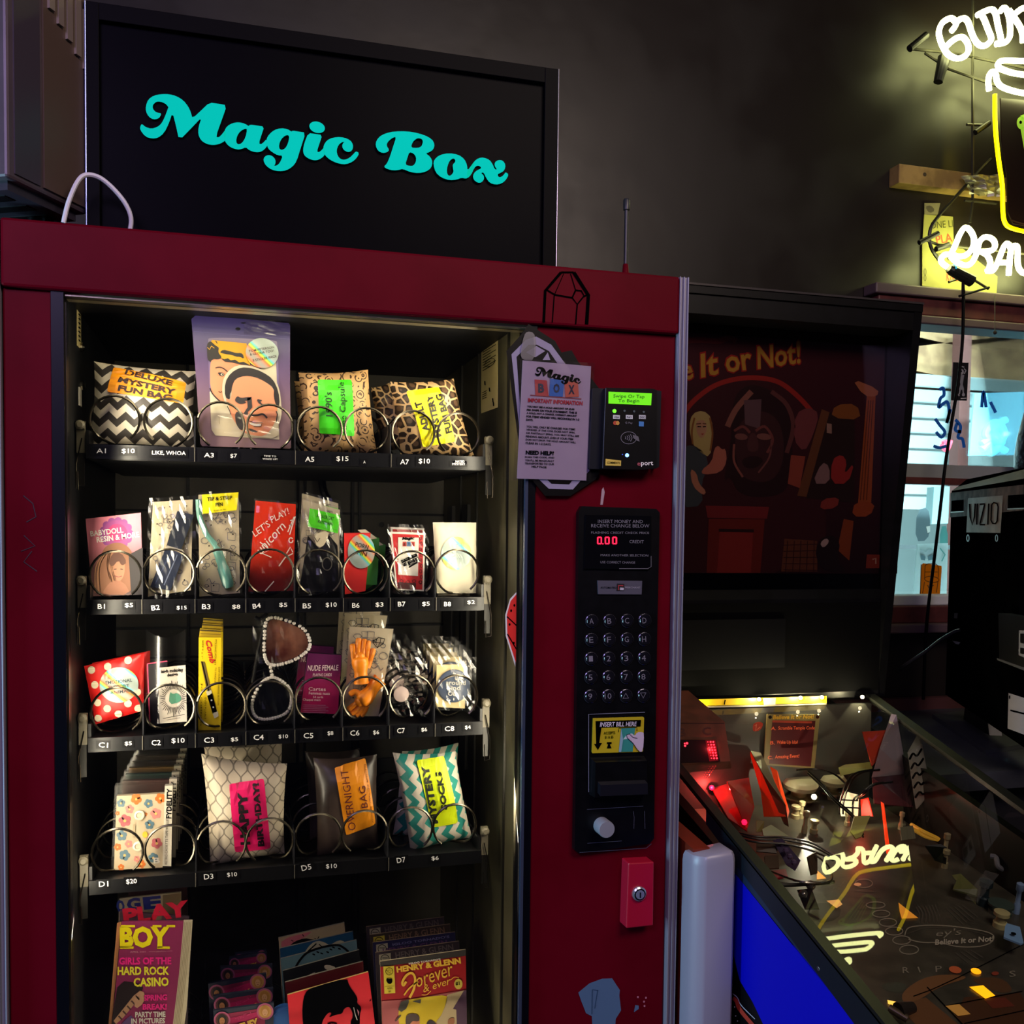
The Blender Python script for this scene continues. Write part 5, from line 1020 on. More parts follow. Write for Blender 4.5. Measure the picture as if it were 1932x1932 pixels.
# ================================================================ on and around the vending machine
TEAL_L = mat('04aa98', .5, 0, .82, .0)
LET = [
 ('z1', [(550,325),(500,270),(420,238),(350,240),(295,290),(290,350),(330,405),(380,426),(435,432),(415,490),(375,525),(300,535),(225,490),(178,400),(178,310),(220,200),(310,140),(430,115),(560,115),(690,150),(800,220),(880,320),(925,420),(950,520),(1100,380),(1230,255),(1380,275),(1520,300),(1440,530),(1335,820),(1385,835),(1440,780),(1500,700),(1500,880),(1440,920),(1380,945),(1290,960),(1180,940),(1090,880),(1045,780),(1050,660),(1105,495),(940,670),(730,885),(680,650),(620,415),(560,600),(480,760),(380,840),(280,852),(170,820),(85,710),(85,650),(112,605),(170,660),(270,690),(370,660),(440,600),(490,500),(550,340)], []),
 ('z2', [(-364,281),(-324,211),(-244,161),(-134,139),(-24,166),(40,210),(55,180),(175,197),(295,215),(250,345),(205,490),(240,508),(290,470),(330,420),(350,500),(335,550),(270,615),(200,640),(110,630),(40,600),(-10,555),(-80,585),(-150,595),(-260,560),(-340,490),(-375,390)], [[(-14,246),(11,261),(-14,391),(-74,491),(-144,511),(-174,461),(-154,361),(-94,281)]]),
 ('z2', [(330,420),(370,350),(450,275),(570,238),(680,255),(750,300),(758,280),(870,298),(980,315),(900,560),(830,790),(760,880),(660,940),(540,955),(420,930),(320,860),(278,770),(300,710),(360,683),(430,700),(480,760),(480,830),(455,865),(500,860),(550,820),(605,695),(520,690),(430,640),(360,580),(335,500)], [[(670,350),(712,370),(690,490),(640,580),(570,605),(535,560),(550,470),(600,390)]]),
 ('z2', ell(1170, 225, 132, 92, 24, .3), []),
 ('z2', [(1025,320),(1140,336),(1255,352),(1210,490),(1165,625),(1200,640),(1250,600),(1280,560),(1300,680),(1240,740),(1170,770),(1100,770),(1010,735),(950,680),(935,600),(960,480)], []),
 ('z2', [(1270,560),(1300,480),(1370,415),(1500,385),(1620,395),(1720,440),(1765,510),(1760,590),(1720,630),(1670,635),(1610,600),(1583,545),(1595,490),(1630,465),(1580,470),(1520,520),(1490,610),(1510,700),(1560,755),(1630,765),(1710,730),(1770,670),(1815,620),(1868,655),(1820,740),(1750,800),(1650,838),(1550,832),(1430,790),(1340,730),(1280,660)], []),
 ('z3', [(340,168),(290,180),(220,240),(208,290),(245,345),(220,375),(160,390),(95,360),(60,290),(70,220),(130,150),(250,105),(400,92),(560,103),(720,145),(820,200),(858,270),(840,340),(780,380),(735,390),(800,440),(830,510),(810,590),(740,640),(640,660),(530,645),(425,600),(380,615),(300,622),(220,605),(170,572),(215,530),(260,420),(300,290)], [[(640,185),(690,200),(700,240),(680,300),(630,320),(535,315),(560,240),(600,200)], [(515,375),(570,390),(608,440),(605,510),(570,560),(520,562),(460,545),(490,450)]]),
 ('z3', [(840,540),(850,480),(920,415),(1050,388),(1180,410),(1260,470),(1295,550),(1300,625),(1350,560),(1400,490),(1370,640),(1320,710),(1280,735),(1220,720),(1160,745),(1060,755),(950,720),(870,650)], [[(1110,455),(1140,485),(1130,515),(1100,545),(1105,600),(1115,640),(1080,690),(1040,695),(1020,640),(1030,560),(1060,490)]]),
 ('z3', [(1290,640),(1340,580),(1390,500),(1450,455),(1520,448),(1600,480),(1640,540),(1670,610),(1700,610),(1665,560),(1670,510),(1720,480),(1780,490),(1815,550),(1800,620),(1750,655),(1705,672),(1720,715),(1760,710),(1800,670),(1812,645),(1858,675),(1820,750),(1760,800),(1680,815),(1600,790),(1550,720),(1520,650),(1480,655),(1520,690),(1525,740),(1490,785),(1440,790),(1385,750),(1372,690),(1410,630),(1490,595),(1470,565),(1430,555),(1390,590),(1350,680),(1300,730)], [])]
ZK = {'z1': K(255, 165, 8.782), 'z2': K(465, 215, 8.782), 'z3': K(700, 235, 7.1556)}
YS = .045
sg = thing('marquee_sign', 'large dark panel sign with glowing teal script letters, standing on the vending machine', 'sign', (.15, .1, Z-.004), None)
FRM = mat('020205', .5, 0, 0, .05); NAVY = noisy('sign_panel', '010105', '020207', 5, .4, spec=.03)
b = MB(); b.box(-.207, .05, Z-.004, .500, .14, 2.214, NAVY); b.build('box', sg)
b = MB(); b.box(-.2075, YS-.004, Z-.004, -.19, .052, 2.216, FRM); b.box(.478, YS-.004, Z-.004, .5, .052, 2.216, FRM); b.box(-.19, YS-.004, 2.192, .478, .052, 2.216, FRM); b.box(-.19, YS-.004, Z-.004, .478, .052, Z+.012, FRM)
b.box(.5000, YS-.006, Z-.004, .5015, .05, 2.216, mat('b8b29c', .25, .6)); b.box(-.2092, YS-.005, Z-.004, -.2072, .05, 2.216, mat('8a9ac8', .25, .6))
b.build('frame', sg, bevel=.0015)
b = MB(YS+.001)
for kz, o, h in LET: b.k = ZK[kz]; b.sm(o, TEAL_L, 3, 1, h)
b.build('glowing_letters', sg)
# antenna
b = MB(); c = Vector((aty(1180, 520, .03).x, .03, Z-.004))
an = thing('antenna', 'short black stub antenna on a red flared base, on top of the vending machine', 'antenna', c)
b.lathe(c, [(.0125, 0), (.0125, .003), (.009, .006), (.006, .014), (.0045, .030), (.0035, .031)], RED, (0, 0, 1), 20); b.build('base', an, smooth=True)
b = MB(); b.lathe(c, [(.0034, .030), (.0034, .118), (.0055, .119), (.0058, .134), (.004, .137), (.0005, .138)], mat('25282c', .4), (0, 0, 1), 14); b.build('rod', an, smooth=True)
b = MB(); c = aty(769, 484, .0); c.z = Z+.0; b.lathe(c+Vector((0, .012, -.001)), [(.006, 0), (.0055, .005), (.001, .006)], WHT, (0, 0, 1), 12)
tag(b.build('rubber_foot', None, loc=c, smooth=True), 'tiny pale rubber foot on the red top edge below the sign', 'foot')
b = MB(); P_ = [aty(x, y, -.01) for x, y in ((122, 428), (130, 385), (145, 345), (160, 328), (185, 330), (212, 350), (235, 378), (244, 405), (238, 436))]
P_ = [Vector((p.x, -.020+.005*i, p.z)) for i, p in enumerate(P_)]; P_[0].z = P_[-1].z = Z-.001
b.tube(catmull(P_, 6), .0032, mat('d2d2d8', .45), 8); tag(b.build('white_cable', None, loc=P_[0], smooth=True), 'loop of white cable arching up from the top of the vending machine', 'cable')
# cabinet standing across the machine's top corner
CB = Matrix.Rotation(math.radians(-29), 3, 'Z'); c0 = atz(14, 351, Z+.022)
BRZ = noisy('bronze_cabinet_paint', '52464e', '483d44', 9, .42, .1)
wc = thing('metal_cabinet', 'bronze-brown metal cabinet with louvres, overhanging the top corner of the vending machine', 'cabinet', c0)
def cbx(b, x0, y0, z0, x1, y1, z1, m): b.box(x0, y0, z0, x1, y1, z1, m, CB, (0, 0, 0)); 
b = MB(); W_, H_, L_ = .36, .62, .158
cbx(b, -W_, 0, .012, 0, L_, H_, BRZ); b.v = [v+c0 for v in b.v]; b.build('body', wc, bevel=.004)
b = MB(); cbx(b, -W_+.01, .012, .0, -.01, L_-.012, .0125, mat('2a2530', .5))
for i in range(3): cbx(b, -.14, .03+i*.04, -.001, -.03, .05+i*.04, .001, BLK)
b.v = [v+c0 for v in b.v]; b.build('underside', wc)
b = MB(); cbx(b, -.001, .066, .02, .003, L_-.002, .60, mat('54433a', .45, .1)); cbx(b, -.001, .012, .02, .002, .06, .6, mat('3c343e', .4)); b.v = [v+c0 for v in b.v]; b.build('side_panel', wc)
b = MB()
for i in range(5): cbx(b, .001, .074+i*.018, .262-i*.012, .007, .085+i*.018, .345-i*.012, mat('8a7c74', .35, .3))
b.v = [v+c0 for v in b.v]; b.build('louvre', wc)
b = MB(); cbx(b, -.3, -.003, .05, -.02, .0, .25, mat('6f7f90', .4)); cbx(b, -.03, -.004, .025, -.018, 0, .037, CHR); b.v = [v+c0 for v in b.v]; b.build('front_plate', wc)
for q in ((-.04, .125), (-.075, .14)):
    b = MB(); p = c0+CB @ Vector((q[0], q[1], 0)); b.lathe((p.x, p.y, Z-.005), [(.008, 0), (.008, .029)], BLK, (0, 0, 1), 12); b.build('foot', wc)
# notice in a plastic sleeve
nt = thing('notice_sheet', 'white notice sheet in a clear sleeve, taped beside the card reader', 'notice', aty(1040, 905, -.016))
PAP = mat('b0a2ad', .6)
def flat(b, pts, m, lay): b.poly(pts, m, lay)
b = MB(-.0215, r5); b.card([(235, 755), (778, 802), (740, 1708), (190, 1692)], .0006, PAP)
q0, q1 = (330, 885), (695, 915)
def on_notice(p): return p
ax, ay = K(255, 165, 8.782), None
bx0, bx1 = (264, 178), (678, 325)                            # the sign word's own box, in picture pixels
for kz, o, h in LET[:6]:
    f_ = lambda p, kz=kz: (lambda X, Y: (332+(X-264)/414*366, 806+((Y-178)-(X-264)*.095)*.88+(X-264)*.13))(*ZK[kz](p))
    b.sm([f_(p) for p in o], INK, 3, 1, [[f_(p) for p in hh] for hh in h])
for pts, m_, ch in (([(328, 908), (425, 915), (440, 1040), (335, 1035)], 'b8463e', 'B'), ([(452, 900), (565, 918), (552, 1045), (445, 1040)], '3a74b8', 'O'), ([(565, 925), (672, 925), (680, 1045), (572, 1048)], 'c8664a', 'X')):
    b.poly(pts, mat(m_, .6), 3); cx = sum(p[0] for p in pts)/4; cy = sum(p[1] for p in pts)/4; b.text(ch, (cx-26, cy+38), (cx+22, cy+38), 72, mat('1c2238', .6), 5, .04)
b.line([(295, 1032), (700, 1062)], 8, mat('8a3a40', .6), 2)
b.text('IMPORTANT INFORMATION', (275, 1088), (708, 1114), 34, mat('b01a2c', .6), 3, .045)
y = 1130
for s_ in ('YOU MAY SEE A HOLD AMOUNT OF $2.00', 'PER SWIPE ON YOUR STATEMENT. THIS IS', 'A HOLD, NOT A CHARGE. CORRECT AMOUNT', 'FOR ITEMS VENDED WILL RECONCILE IN 1-2', 'DAYS.'):
    w_ = 420*len(s_)/38; b.text(s_, (268-(y-1130)*.06, y), (268+w_-(y-1130)*.06, y+26*w_/420), 17, INK, 3, .05); y += 26
y = 1288
for s_ in ('YOU WILL ONLY BE CHARGED FOR ITEMS', 'VENDED. IF THE COIL DOES NOT SPIN,', 'OR PARTIALLY SPINS, YOU MAY STILL SEE', 'PENDING AMOUNT. EVEN IF YOUR ITEM', 'DOES NOT DROP, THE HOLD AMOUNT WILL', 'CLEAR IN 1-2 DAYS.'):
    w_ = 420*len(s_)/37; b.text(s_, (264-(y-1288)*.06, y), (264+w_-(y-1288)*.06, y+26*w_/420), 17, INK, 3, .03); y += 26
b.text('NEED HELP?', (258, 1502), (482, 1510), 34, INK, 3, .05)
for i, s_ in enumerate(('SCAN THIS CODE, AND', "YOU'LL BE MAGICALLY", 'TRANSPORTED TO OUR', 'HELP PAGE')): x = 305 if i == 3 else 252; b.text(s_, (x, 1530+i*25), (424 if i == 3 else 484, 1536+i*25), 16, INK, 3, .03)
b.build('paper', nt)
b = MB(-.0225, r5); b.film([(215, 742), (806, 776), (772, 1716), (158, 1705)], clear('sleeve_plastic', 'f0ecf4', .08, .18, cap=.2), .0016, 3, 10, 0)
b.sm([(245, 560), (270, 525), (325, 535), (340, 600), (330, 760), (235, 755), (215, 700)], clear('tape', 'dcd8e0', .3, .25, .10, 'c8c0d0'), 0); b.build('clear_sleeve', nt)
# white-ended moulded panel between the machines
K8 = K(1050, 1580, 5.489)
pn = thing('seat_panel', 'upright white rounded post on an orange-red panel between the two machines', 'panel', (.75, .1, 0))
ORG = noisy('orange_red_laminate', '7a2a12', '6a200e', 6, .4); b = MB()
b.prism([(.722, -.05, 0), (.722, -.05, .95), (.722, .42, .99), (.722, .42, 0)], (.03, 0, 0), ORG); b.build('side_panel', pn)
pr = []; b = MB(); WP = mat('8f8c9a', .35)
zt = .945
cs = [(.7135, -.028), (.7135, -.052), (.717, -.062), (.7285, -.077), (.734, -.079), (.780, -.079), (.785, -.074), (.785, -.028)]
vs = []; n = len(cs)
for z, sc in ((0, 1), (zt-.018, 1), (zt-.008, .97), (zt-.002, .90), (zt, .78)):
    for x, y in cs: vs.append((.749+(x-.749)*sc, -.054+(y+.054)*sc, z+(x-.715)*.10*(1 if z else 0)))
fs = [(r_*n+k, r_*n+(k+1) % n, (r_+1)*n+(k+1) % n, (r_+1)*n+k) for r_ in range(4) for k in range(n)]+[tuple(4*n+k for k in range(n))]
b.raw(vs, fs, WP)
b.build('end_post', pn, smooth=True)
# ================================================================ pinball machine
PX0, PX1 = .80, 1.413
def gz(y): return .971+.286*y
NG = Vector((0, -.286, 1)).normalized()
def ong(px, py, h=0.): return onpl(px, py, (0, 0, .971-h), NG)
NP = Vector((0, -.156, 1)).normalized()
def onp(px, py, h=0.): return onpl(px, py, (0, 0, .806+h), NP)
KP = K(1260, 1300, 2.875); K3 = K(1270, 1300, 5.8545); K4 = K(1580, 1300, 5.4886); K5 = K(1480, 1580, 4.2743)
def p_(q, h=0., k=KP): return onp(*k(q), h)
pb = thing('pinball_machine', 'black pinball machine with a dark red backglass and a lit playfield under glass', 'pinball machine', (1.1, 0, 0))
BK = noisy('cabinet_black', '030304', '060608', 30, .4, spec=.25); YB_, YF = .442, -.82
b = MB()
for x in (PX0, PX1-.02): b.prism([(x, YF, .40), (x, YF, gz(YF)-.004), (x, YB_+.3, gz(YB_)-.004), (x, YB_+.3, .40)], (.02, 0, 0), BK)
b.box(PX0, YF-.02, .40, PX1, YF, gz(YF)-.01, BK); b.box(PX0, YB_+.28, .40, PX1, YB_+.3, 1.08, BK); b.box(PX0+.02, YF, .40, PX1-.02, YB_+.28, .42, BK); b.build('cabinet', pb)
for x in (PX0+.01, PX1-.06):
    for y in (YF, YB_+.2): b = MB(); b.box(x, y, 0, x+.05, y+.05, .40, mat('3a3a40', .35, .7)); b.build('leg', pb)
b = MB().plane((PX0-.0006, 0, 0), (-1, 0, 0)); b.k = ID
b.poly([(1373, 1630), (1660, 1982), (1480, 1990), (1440, 1932), (1420, 1890), (1396, 1850), (1384, 1800), (1376, 1720)], mat('0408b8', .45, 0, 0, .15), 1); b.poly([(1373, 1572), (1396, 1600), (1680, 1990), (1662, 1990), (1376, 1634)], mat('16283e', .4), 1)
b.k = K8; b.line(catmull([(1830, 1660), (1870, 1700), (1890, 1760), (1940, 1830), (2050, 1960)], 5), 40, mat('b83a2a', .4), 2); b.line(catmull([(1828, 1615), (1880, 1660), (1920, 1740), (2060, 1880)], 5), 8, mat('b8b4c0', .4), 3)
for q in ((1850, 1755), (1862, 1848), (1880, 1900)): b.poly(ell(q[0], q[1], 6), WHT, 3)
b.build('side_art', pb, label='bright blue side artwork')
b = MB().plane((PX0-.0012, 0, 0), (-1, 0, 0)); b.k = ID; c = b.P((1548, 1827)); b.lathe(c, [(.006, 0), (.006, .002), (.003, .004)], CHR, (-1, 0, 0), 14); b.build('side_bolt', pb)
RAIL = mat('1c1d19', .4, .5)
for x0, x1 in ((PX0-.005, PX0+.013), (PX1-.018, PX1+.006)):
    b = MB(); b.prism([(x0, YF, gz(YF)-.003), (x0, YF, gz(YF)+.006), (x0, YB_, gz(YB_)+.006), (x0, YB_, gz(YB_)-.003)], (x1-x0, 0, 0), RAIL)
    if x0 < 1: b.prism([(x0, YF, gz(YF)-.06), (x0, YF, gz(YF)), (x0, .05, gz(.05)), (x0, .05, gz(.05)-.028)], (.003, 0, 0), mat('141d26', .35, .3))
    b.build('side_rail', pb, bevel=.002)
b = MB(); b.raw([(PX0+.012, YF, gz(YF)), (PX1-.016, YF, gz(YF)), (PX1-.016, YB_, gz(YB_)), (PX0+.012, YB_, gz(YB_))], [(0, 1, 2, 3)], clear('playfield_glass', 'eceeee', .036, .012)); b.build('cover_glass', pb)
# ---- backbox
BX0, BX1, BT = .755, 1.455, 1.982
yb, yf_t, yf_b = .70, .36, .455
b = MB()
for x in (BX0, BX1-.02): b.prism([(x, yf_b, 1.095), (x, yf_t, BT), (x, yb, BT), (x, yb, 1.095)], (.02, 0, 0), BK)
b.box(BX0, yf_t, BT-.02, BX1, yb, BT, BK); b.box(BX0, yb-.02, 1.095, BX1, yb, BT, BK); b.box(BX0+.02, yf_b-.005, 1.095, BX1-.02, yb-.02, 1.11, BK)
b.box(BX0+.02, .365, BT-.06, BX1-.02, .45, BT-.02, BK)
b.line  # (builder keeps its plane-drawing tools unused here)
b.build('backbox', pb)
b = MB(.45); b.k = ID; b.line([(1290, 556), (1790, 601)], 1, mat('3a3a40', .3), 0); b.v = []; b.f = []; b.m = []; b.uv = []
b.box(BX0, yf_t-.003, BT-.004, BX1, yf_t, BT, mat('4a4644', .3, .5)); b.build('top_edge', pb)
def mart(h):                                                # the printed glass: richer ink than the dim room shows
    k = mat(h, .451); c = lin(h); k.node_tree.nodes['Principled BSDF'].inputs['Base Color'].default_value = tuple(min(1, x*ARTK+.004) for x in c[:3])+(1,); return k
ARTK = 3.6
GYp = .462
b = MB(GYp); KG = K(1260, 540, 2.415); b.k = KG
LB = lambda x, y: (x, y)
b.poly([(-200, 130), (1088, 222), (1045, 1310), (-200, 1306)], grad('backglass_art', '301620', '5c2430', 1.3, 1.9, .45), 0)
ART = {'m': '5a1c1c', 'd': '120608', 'o': '8a4a22', 'y': 'a06a24', 'r': '7a2018', 'p': '6a4438', 'g': '4a3a44', 't': '3c2420'}
A_ = lambda h: mart(ART.get(h, h))
b.sm([(-200, 330), (60, 440), (170, 470), (280, 430), (400, 415), (520, 450), (640, 540), (720, 700), (720, 1306), (-200, 1306)], mart('2a0e12'), 1)
b.line(catmull([(60, 600), (110, 530), (200, 460), (300, 425), (410, 418), (510, 440), (600, 510), (670, 590)], 5), 22, A_('r'), 2)
b.line(catmull([(80, 250), (140, 245), (230, 250), (280, 235), (312, 250)], 5), 26, mart('4a1616'), 2)
for s_, a, c_, h, sh in (('e', (72, 432), (120, 420), 66, .1), ('It', (150, 420), (240, 400), 108, .2), ('or', (268, 398), (388, 378), 74, .05), ('Not!', (408, 380), (612, 352), 106, .15)):
    b.text(s_, (a[0]-5, a[1]+6), (c_[0]+6, c_[1]+6), h+14, mart('7c1a14'), 3, .05, sh); b.text(s_, a, c_, h, mart('c07a26'), 5, .02, sh)
# woman with raised hand (a painted figure)
b.sm([(95, 640), (110, 580), (160, 565), (200, 600), (205, 700), (190, 780), (150, 760), (110, 720)], mart('b0925a'), 3); b.sm([(122, 620), (160, 605), (180, 640), (165, 690), (138, 690)], mart('a87a60'), 4); b.line([(133, 640), (150, 641)], 5, INK, 5); b.line([(158, 641), (172, 640)], 5, INK, 5); b.line([(128, 628), (150, 626)], 4, mart('4a2c1c'), 5); b.line([(157, 626), (174, 628)], 4, mart('4a2c1c'), 5); b.poly([(148, 672), (165, 671), (157, 678)], mart('7a1c1c'), 5); b.line(catmull([(120, 600), (108, 660), (112, 720)], 4), 8, mart('6a4c24'), 5); b.line(catmull([(190, 600), (202, 670), (192, 750)], 4), 8, mart('6a4c24'), 5)
b.sm([(60, 740), (110, 720), (170, 760), (185, 820), (150, 900), (160, 1000), (60, 1010), (40, 860)], mart('2c3a40'), 3); b.sm([(100, 830), (130, 850), (140, 900), (175, 935), (160, 955), (110, 910)], mart('946a54'), 4)
b.sm([(200, 800), (210, 740), (228, 725), (245, 745), (262, 740), (268, 800), (240, 850), (160, 860), (150, 840)], mart('8a5a48'), 4)
# dark idol head in an arch
b.sm([(290, 520), (360, 440), (470, 470), (540, 540), (570, 680), (560, 900), (500, 960), (330, 960), (280, 860), (250, 900), (290, 700)], mart('1a0a0c'), 3, 2)
b.sm([(300, 700), (330, 610), (420, 560), (500, 600), (530, 700), (520, 830), (460, 900), (340, 880), (310, 800)], mart('2c1818'), 4, 2); b.sm([(345, 520), (425, 515), (418, 650), (350, 630)], mart('4a3c3e'), 5, 0)
b.poly(ell(332, 686, 30, 15, 16, .1), mat('a8786a', .4), 6); b.poly(ell(436, 686, 34, 15, 16, .1), mat('b08070', .4), 6); b.line(catmull([(300, 660), (340, 640), (372, 668)], 4), 12, mart('5a342e'), 6); b.line(catmull([(398, 660), (440, 640), (476, 700), (450, 760)], 4), 12, mart('5a342e'), 6)
b.sm([(370, 670), (400, 670), (415, 740), (390, 760), (355, 745)], mart('3c2422'), 6); b.sm([(330, 790), (390, 770), (440, 790), (400, 830), (350, 830)], mart('1a0c0c'), 6); b.line(catmull([(300, 720), (300, 800), (340, 870)], 4), 10, mart('6a4438'), 6); b.line(catmull([(470, 700), (460, 780), (410, 850)], 4), 8, mart('5a3a34'), 6)
b.line(catmull([(270, 640), (310, 560), (380, 480)], 5), 26, mart('6a4a3c'), 4); b.line(catmull([(470, 480), (540, 540), (570, 640), (540, 760)], 5), 20, mart('4a2c28'), 4)
# pedestal, shrunken frame, column
b.poly([(170, 1000), (460, 1005), (450, 1060), (180, 1055)], A_('m'), 4); b.poly([(185, 1060), (440, 1062), (420, 1306), (175, 1306)], mart('50180f'), 4); b.poly([(235, 1110), (388, 1112), (376, 1306), (222, 1306)], mart('64201a'), 5); b.line([(230, 1112), (390, 1115)], 14, mart('1c0808'), 6)
b.poly([(700, 560), (735, 575), (630, 960), (588, 955)], mart('50341c'), 4); b.poly([(735, 575), (850, 600), (850, 985), (630, 965)], mart('1c100c'), 3); b.sm([(760, 540), (860, 535), (880, 610), (740, 600)], mart('6a4418'), 4); b.poly([(722, 625), (745, 628), (745, 672), (722, 668)], mart('7a6a5c'), 5)
b.sm([(580, 580), (640, 550), (690, 580), (660, 680), (620, 760), (570, 700)], mart('5a3030'), 4); b.poly([(560, 770), (625, 775), (600, 920), (545, 900)], mart('703828'), 4)
b.sm([(745, 790), (790, 765), (815, 800), (800, 860), (850, 800), (820, 900), (740, 900)], mart('7a2420'), 5); b.sm([(655, 900), (700, 800), (735, 820), (735, 900)], mart('6a5a58'), 5)
b.poly([(905, 500), (945, 500), (925, 985), (865, 985)], mart('7c4218'), 4)
for x in (0, 1, 2): b.line([(913+x*10, 520), (875+x*14, 975)], 4, mart('4a220c'), 5)
b.sm([(835, 420), (960, 470), (950, 505), (890, 500)], mart('8a5a3a'), 5); b.sm([(850, 980), (945, 985), (920, 1050), (835, 1050)], mart('7a3c18'), 5); b.poly([(800, 1060), (845, 1070), (825, 1250), (770, 1200)], mart('6a3414'), 4)
b.sm([(700, 970), (780, 960), (770, 1010), (690, 1020)], mart('6a2a22'), 5); b.poly([(530, 1150), (680, 1160), (680, 1300), (515, 1300)], mart('4a2c1a'), 3)
for i in range(5): b.line([(525, 1180+i*28), (680, 1175+i*30)], 4, mart('2a140c'), 4); b.line([(545+i*30, 1160), (535+i*32, 1300)], 4, mart('2a140c'), 4)
b.sm([(680, 1160), (740, 1130), (785, 1160), (770, 1250), (820, 1300), (720, 1300), (670, 1240)], mart('14090c'), 5); b.sm([(690, 1170), (720, 1145), (735, 1165), (705, 1195)], mart('8a8480'), 6)
b.poly([(905, 1222), (975, 1224), (972, 1285), (900, 1285)], mart('6a2a1c'), 5); b.line([(930, 1245), (945, 1240), (945, 1265)], 6, mart('a08070'), 6); b.build('backglass_art', pb, label='dark red painted scene under large slanted words')
b = MB(); b.box(BX0+.02, GYp-.008, 1.345, BX1-.02, GYp-.005, BT-.06, clear('backglass_sheet', 'd8d0d0', .06, .03)); b.build('backglass', pb)
b = MB(); b.box(BX0+.02, GYp-.01, 1.315, BX1-.02, GYp+.02, 1.345, BK); b.box(BX0+.02, GYp-.012, 1.11, BX1-.02, GYp+.02, 1.315, mat('010102', .8, 0, 0, .05)); b.box(BX0+.10, GYp-.016, 1.17, BX0+.43, GYp-.012, 1.28, mat('030306', .5, 0, 0, .1)); b.build('speaker_panel', pb)
# ---- playfield
pf = lambda x, y, h=0.: Vector((x, y, .806+.156*y+h))
PFM = noisy('playfield_wood', '4a463c', '34322c', 16, .35, 0, .4, .6)
b = MB(); b.raw([pf(PX0+.02, YF), pf(PX1-.02, YF), pf(PX1-.02, YB_-.02), pf(PX0+.02, YB_-.02)], [(0, 1, 2, 3)], PFM)
class PFB(MB):                                              # draws on the playfield
    def __init__(s, k): MB.__init__(s); s.k = k; s.p0 = Vector((0, 0, .806)); s.n = NP
    def P(s, c, lay=0., dy=0.): return onp(*s.k(c), lay*STEP-dy)
b2 = PFB(K5); TRC = mat('8a8474', .5); TRD = mat('4a463e', .5); TAN = mat('7a5230', .5)
b2.line(catmull([(970, 790), (1000, 730), (1120, 710), (1300, 712), (1500, 735), (1640, 765), (1690, 800), (1660, 850), (1560, 880), (1400, 880), (1250, 850), (1100, 845), (1000, 820)], 5), 9, TRC, 2)
b2.line(catmull([(985, 780), (1120, 735), (1300, 730), (1480, 750), (1640, 790)], 5), 6, TRD, 2)
b2.text("ey's", (1225, 815), (1430, 800), 70, TRC, 3, 0, .2); b2.text('Believe It or Not!', (1215, 868), (1690, 838), 46, mat('b0aa98', .5), 3, .03, .1)
for x, y, rx, ry in ((835, 685, 70, 32), (885, 755, 70, 32), (945, 828, 72, 34), (1005, 905, 76, 36), (735, 545, 76, 26), (780, 615, 70, 28), (640, 370, 70, 34)): b2.line(ell(x, y, rx, ry, 24), 8, TRC, 2, True)
for i in range(7): b2.line(catmull([(1060+i*26, 560-i*3), (1090+i*26, 620), (1070+i*34, 690)], 4), 11, TRD, 2)
for i in range(5): b2.line([(1310+i*30, 575+i*-8), (1440+i*30, 700-i*14)], 11, TRD, 2)
for i in range(4): b2.line([(1380+i*40, 930-i*8), (1480+i*40, 1010-i*14)], 11, TRD, 2)
for s_, x, y in (('R', 955, 1095), ('I', 1090, 1090), ('P', 1220, 1085), ('S', 1815, 1125)): b2.text(s_, (x, y), (x+(52 if s_ != 'I' else 10), y-4), 48, TRC, 3, .0)
b2.line([(1040, 1010), (1090, 990), (1120, 1015), (1180, 975), (1220, 1010), (1290, 965), (1330, 1000), (1400, 975)], 6, TRD, 2)
b2.sm([(940, 1260), (1060, 1160), (1200, 1110), (1380, 1105), (1500, 1130), (1250, 1200), (1060, 1330), (960, 1340)], TAN, 1, 2); b2.sm([(1500, 1140), (1750, 1120), (1860, 1240), (1740, 1260), (1560, 1180)], mat('5a3c24', .5), 1, 2); b2.poly([(980, 1340), (1140, 1290), (1400, 1505), (1150, 1600), (1000, 1450)], mat('6a4426', .5), 1)
b2.poly([(1450, 1290), (1900, 1250), (2100, 1600), (1500, 1600), (1380, 1440)], mat('4a2a16', .5), 1); b2.poly([(1600, 1300), (1780, 1290), (1860, 1360), (1680, 1380)], mat('6a2a1a', .5), 2)
for q in ([(1150, 1205), (1460, 1530)], [(1040, 1280), (1180, 1230), (1420, 1120), (1930, 860)], [(1290, 1360), (1920, 1240)], [(1450, 1500), (2000, 1380)]): b2.line(q, 8, INK, 3)
b2.sm([(780, 1180), (900, 1160), (1000, 1190), (930, 1260), (800, 1230)], mat('3e4438', .5), 1)
b2.sm([(150, 560), (330, 520), (460, 560), (440, 660), (260, 700)], mat('1c1a1c', .5), 1); b2.poly([(380, 790), (560, 690), (540, 790), (400, 830)], mat('4a5a40', .5), 2)
for i in range(6): b2.line([(560+i*10, 430+i*48), (760+i*18, 440+i*46)], 6, TRD, 2)
b2.k = KP
b2.poly([(1540, 1010), (1590, 1000), (1680, 1100), (1670, 1170)], mat('6a6a40', .5), 2)
for (v, f, m_, uv) in ((b2.v, b2.f, b2.m, b2.uv),):
    off = len(b.v); b.v += v; b.uv += uv
    for ff, mm in zip(f, m_): b.f.append(tuple(off+i for i in ff)); b.m.append(b.mi(b2.ms[mm]))
pfo = b.build('playfield', pb)
AMB, AMD = mat('ffb020', .4, 0, 1.5), mat('c06a1c', .4, 0, .25)
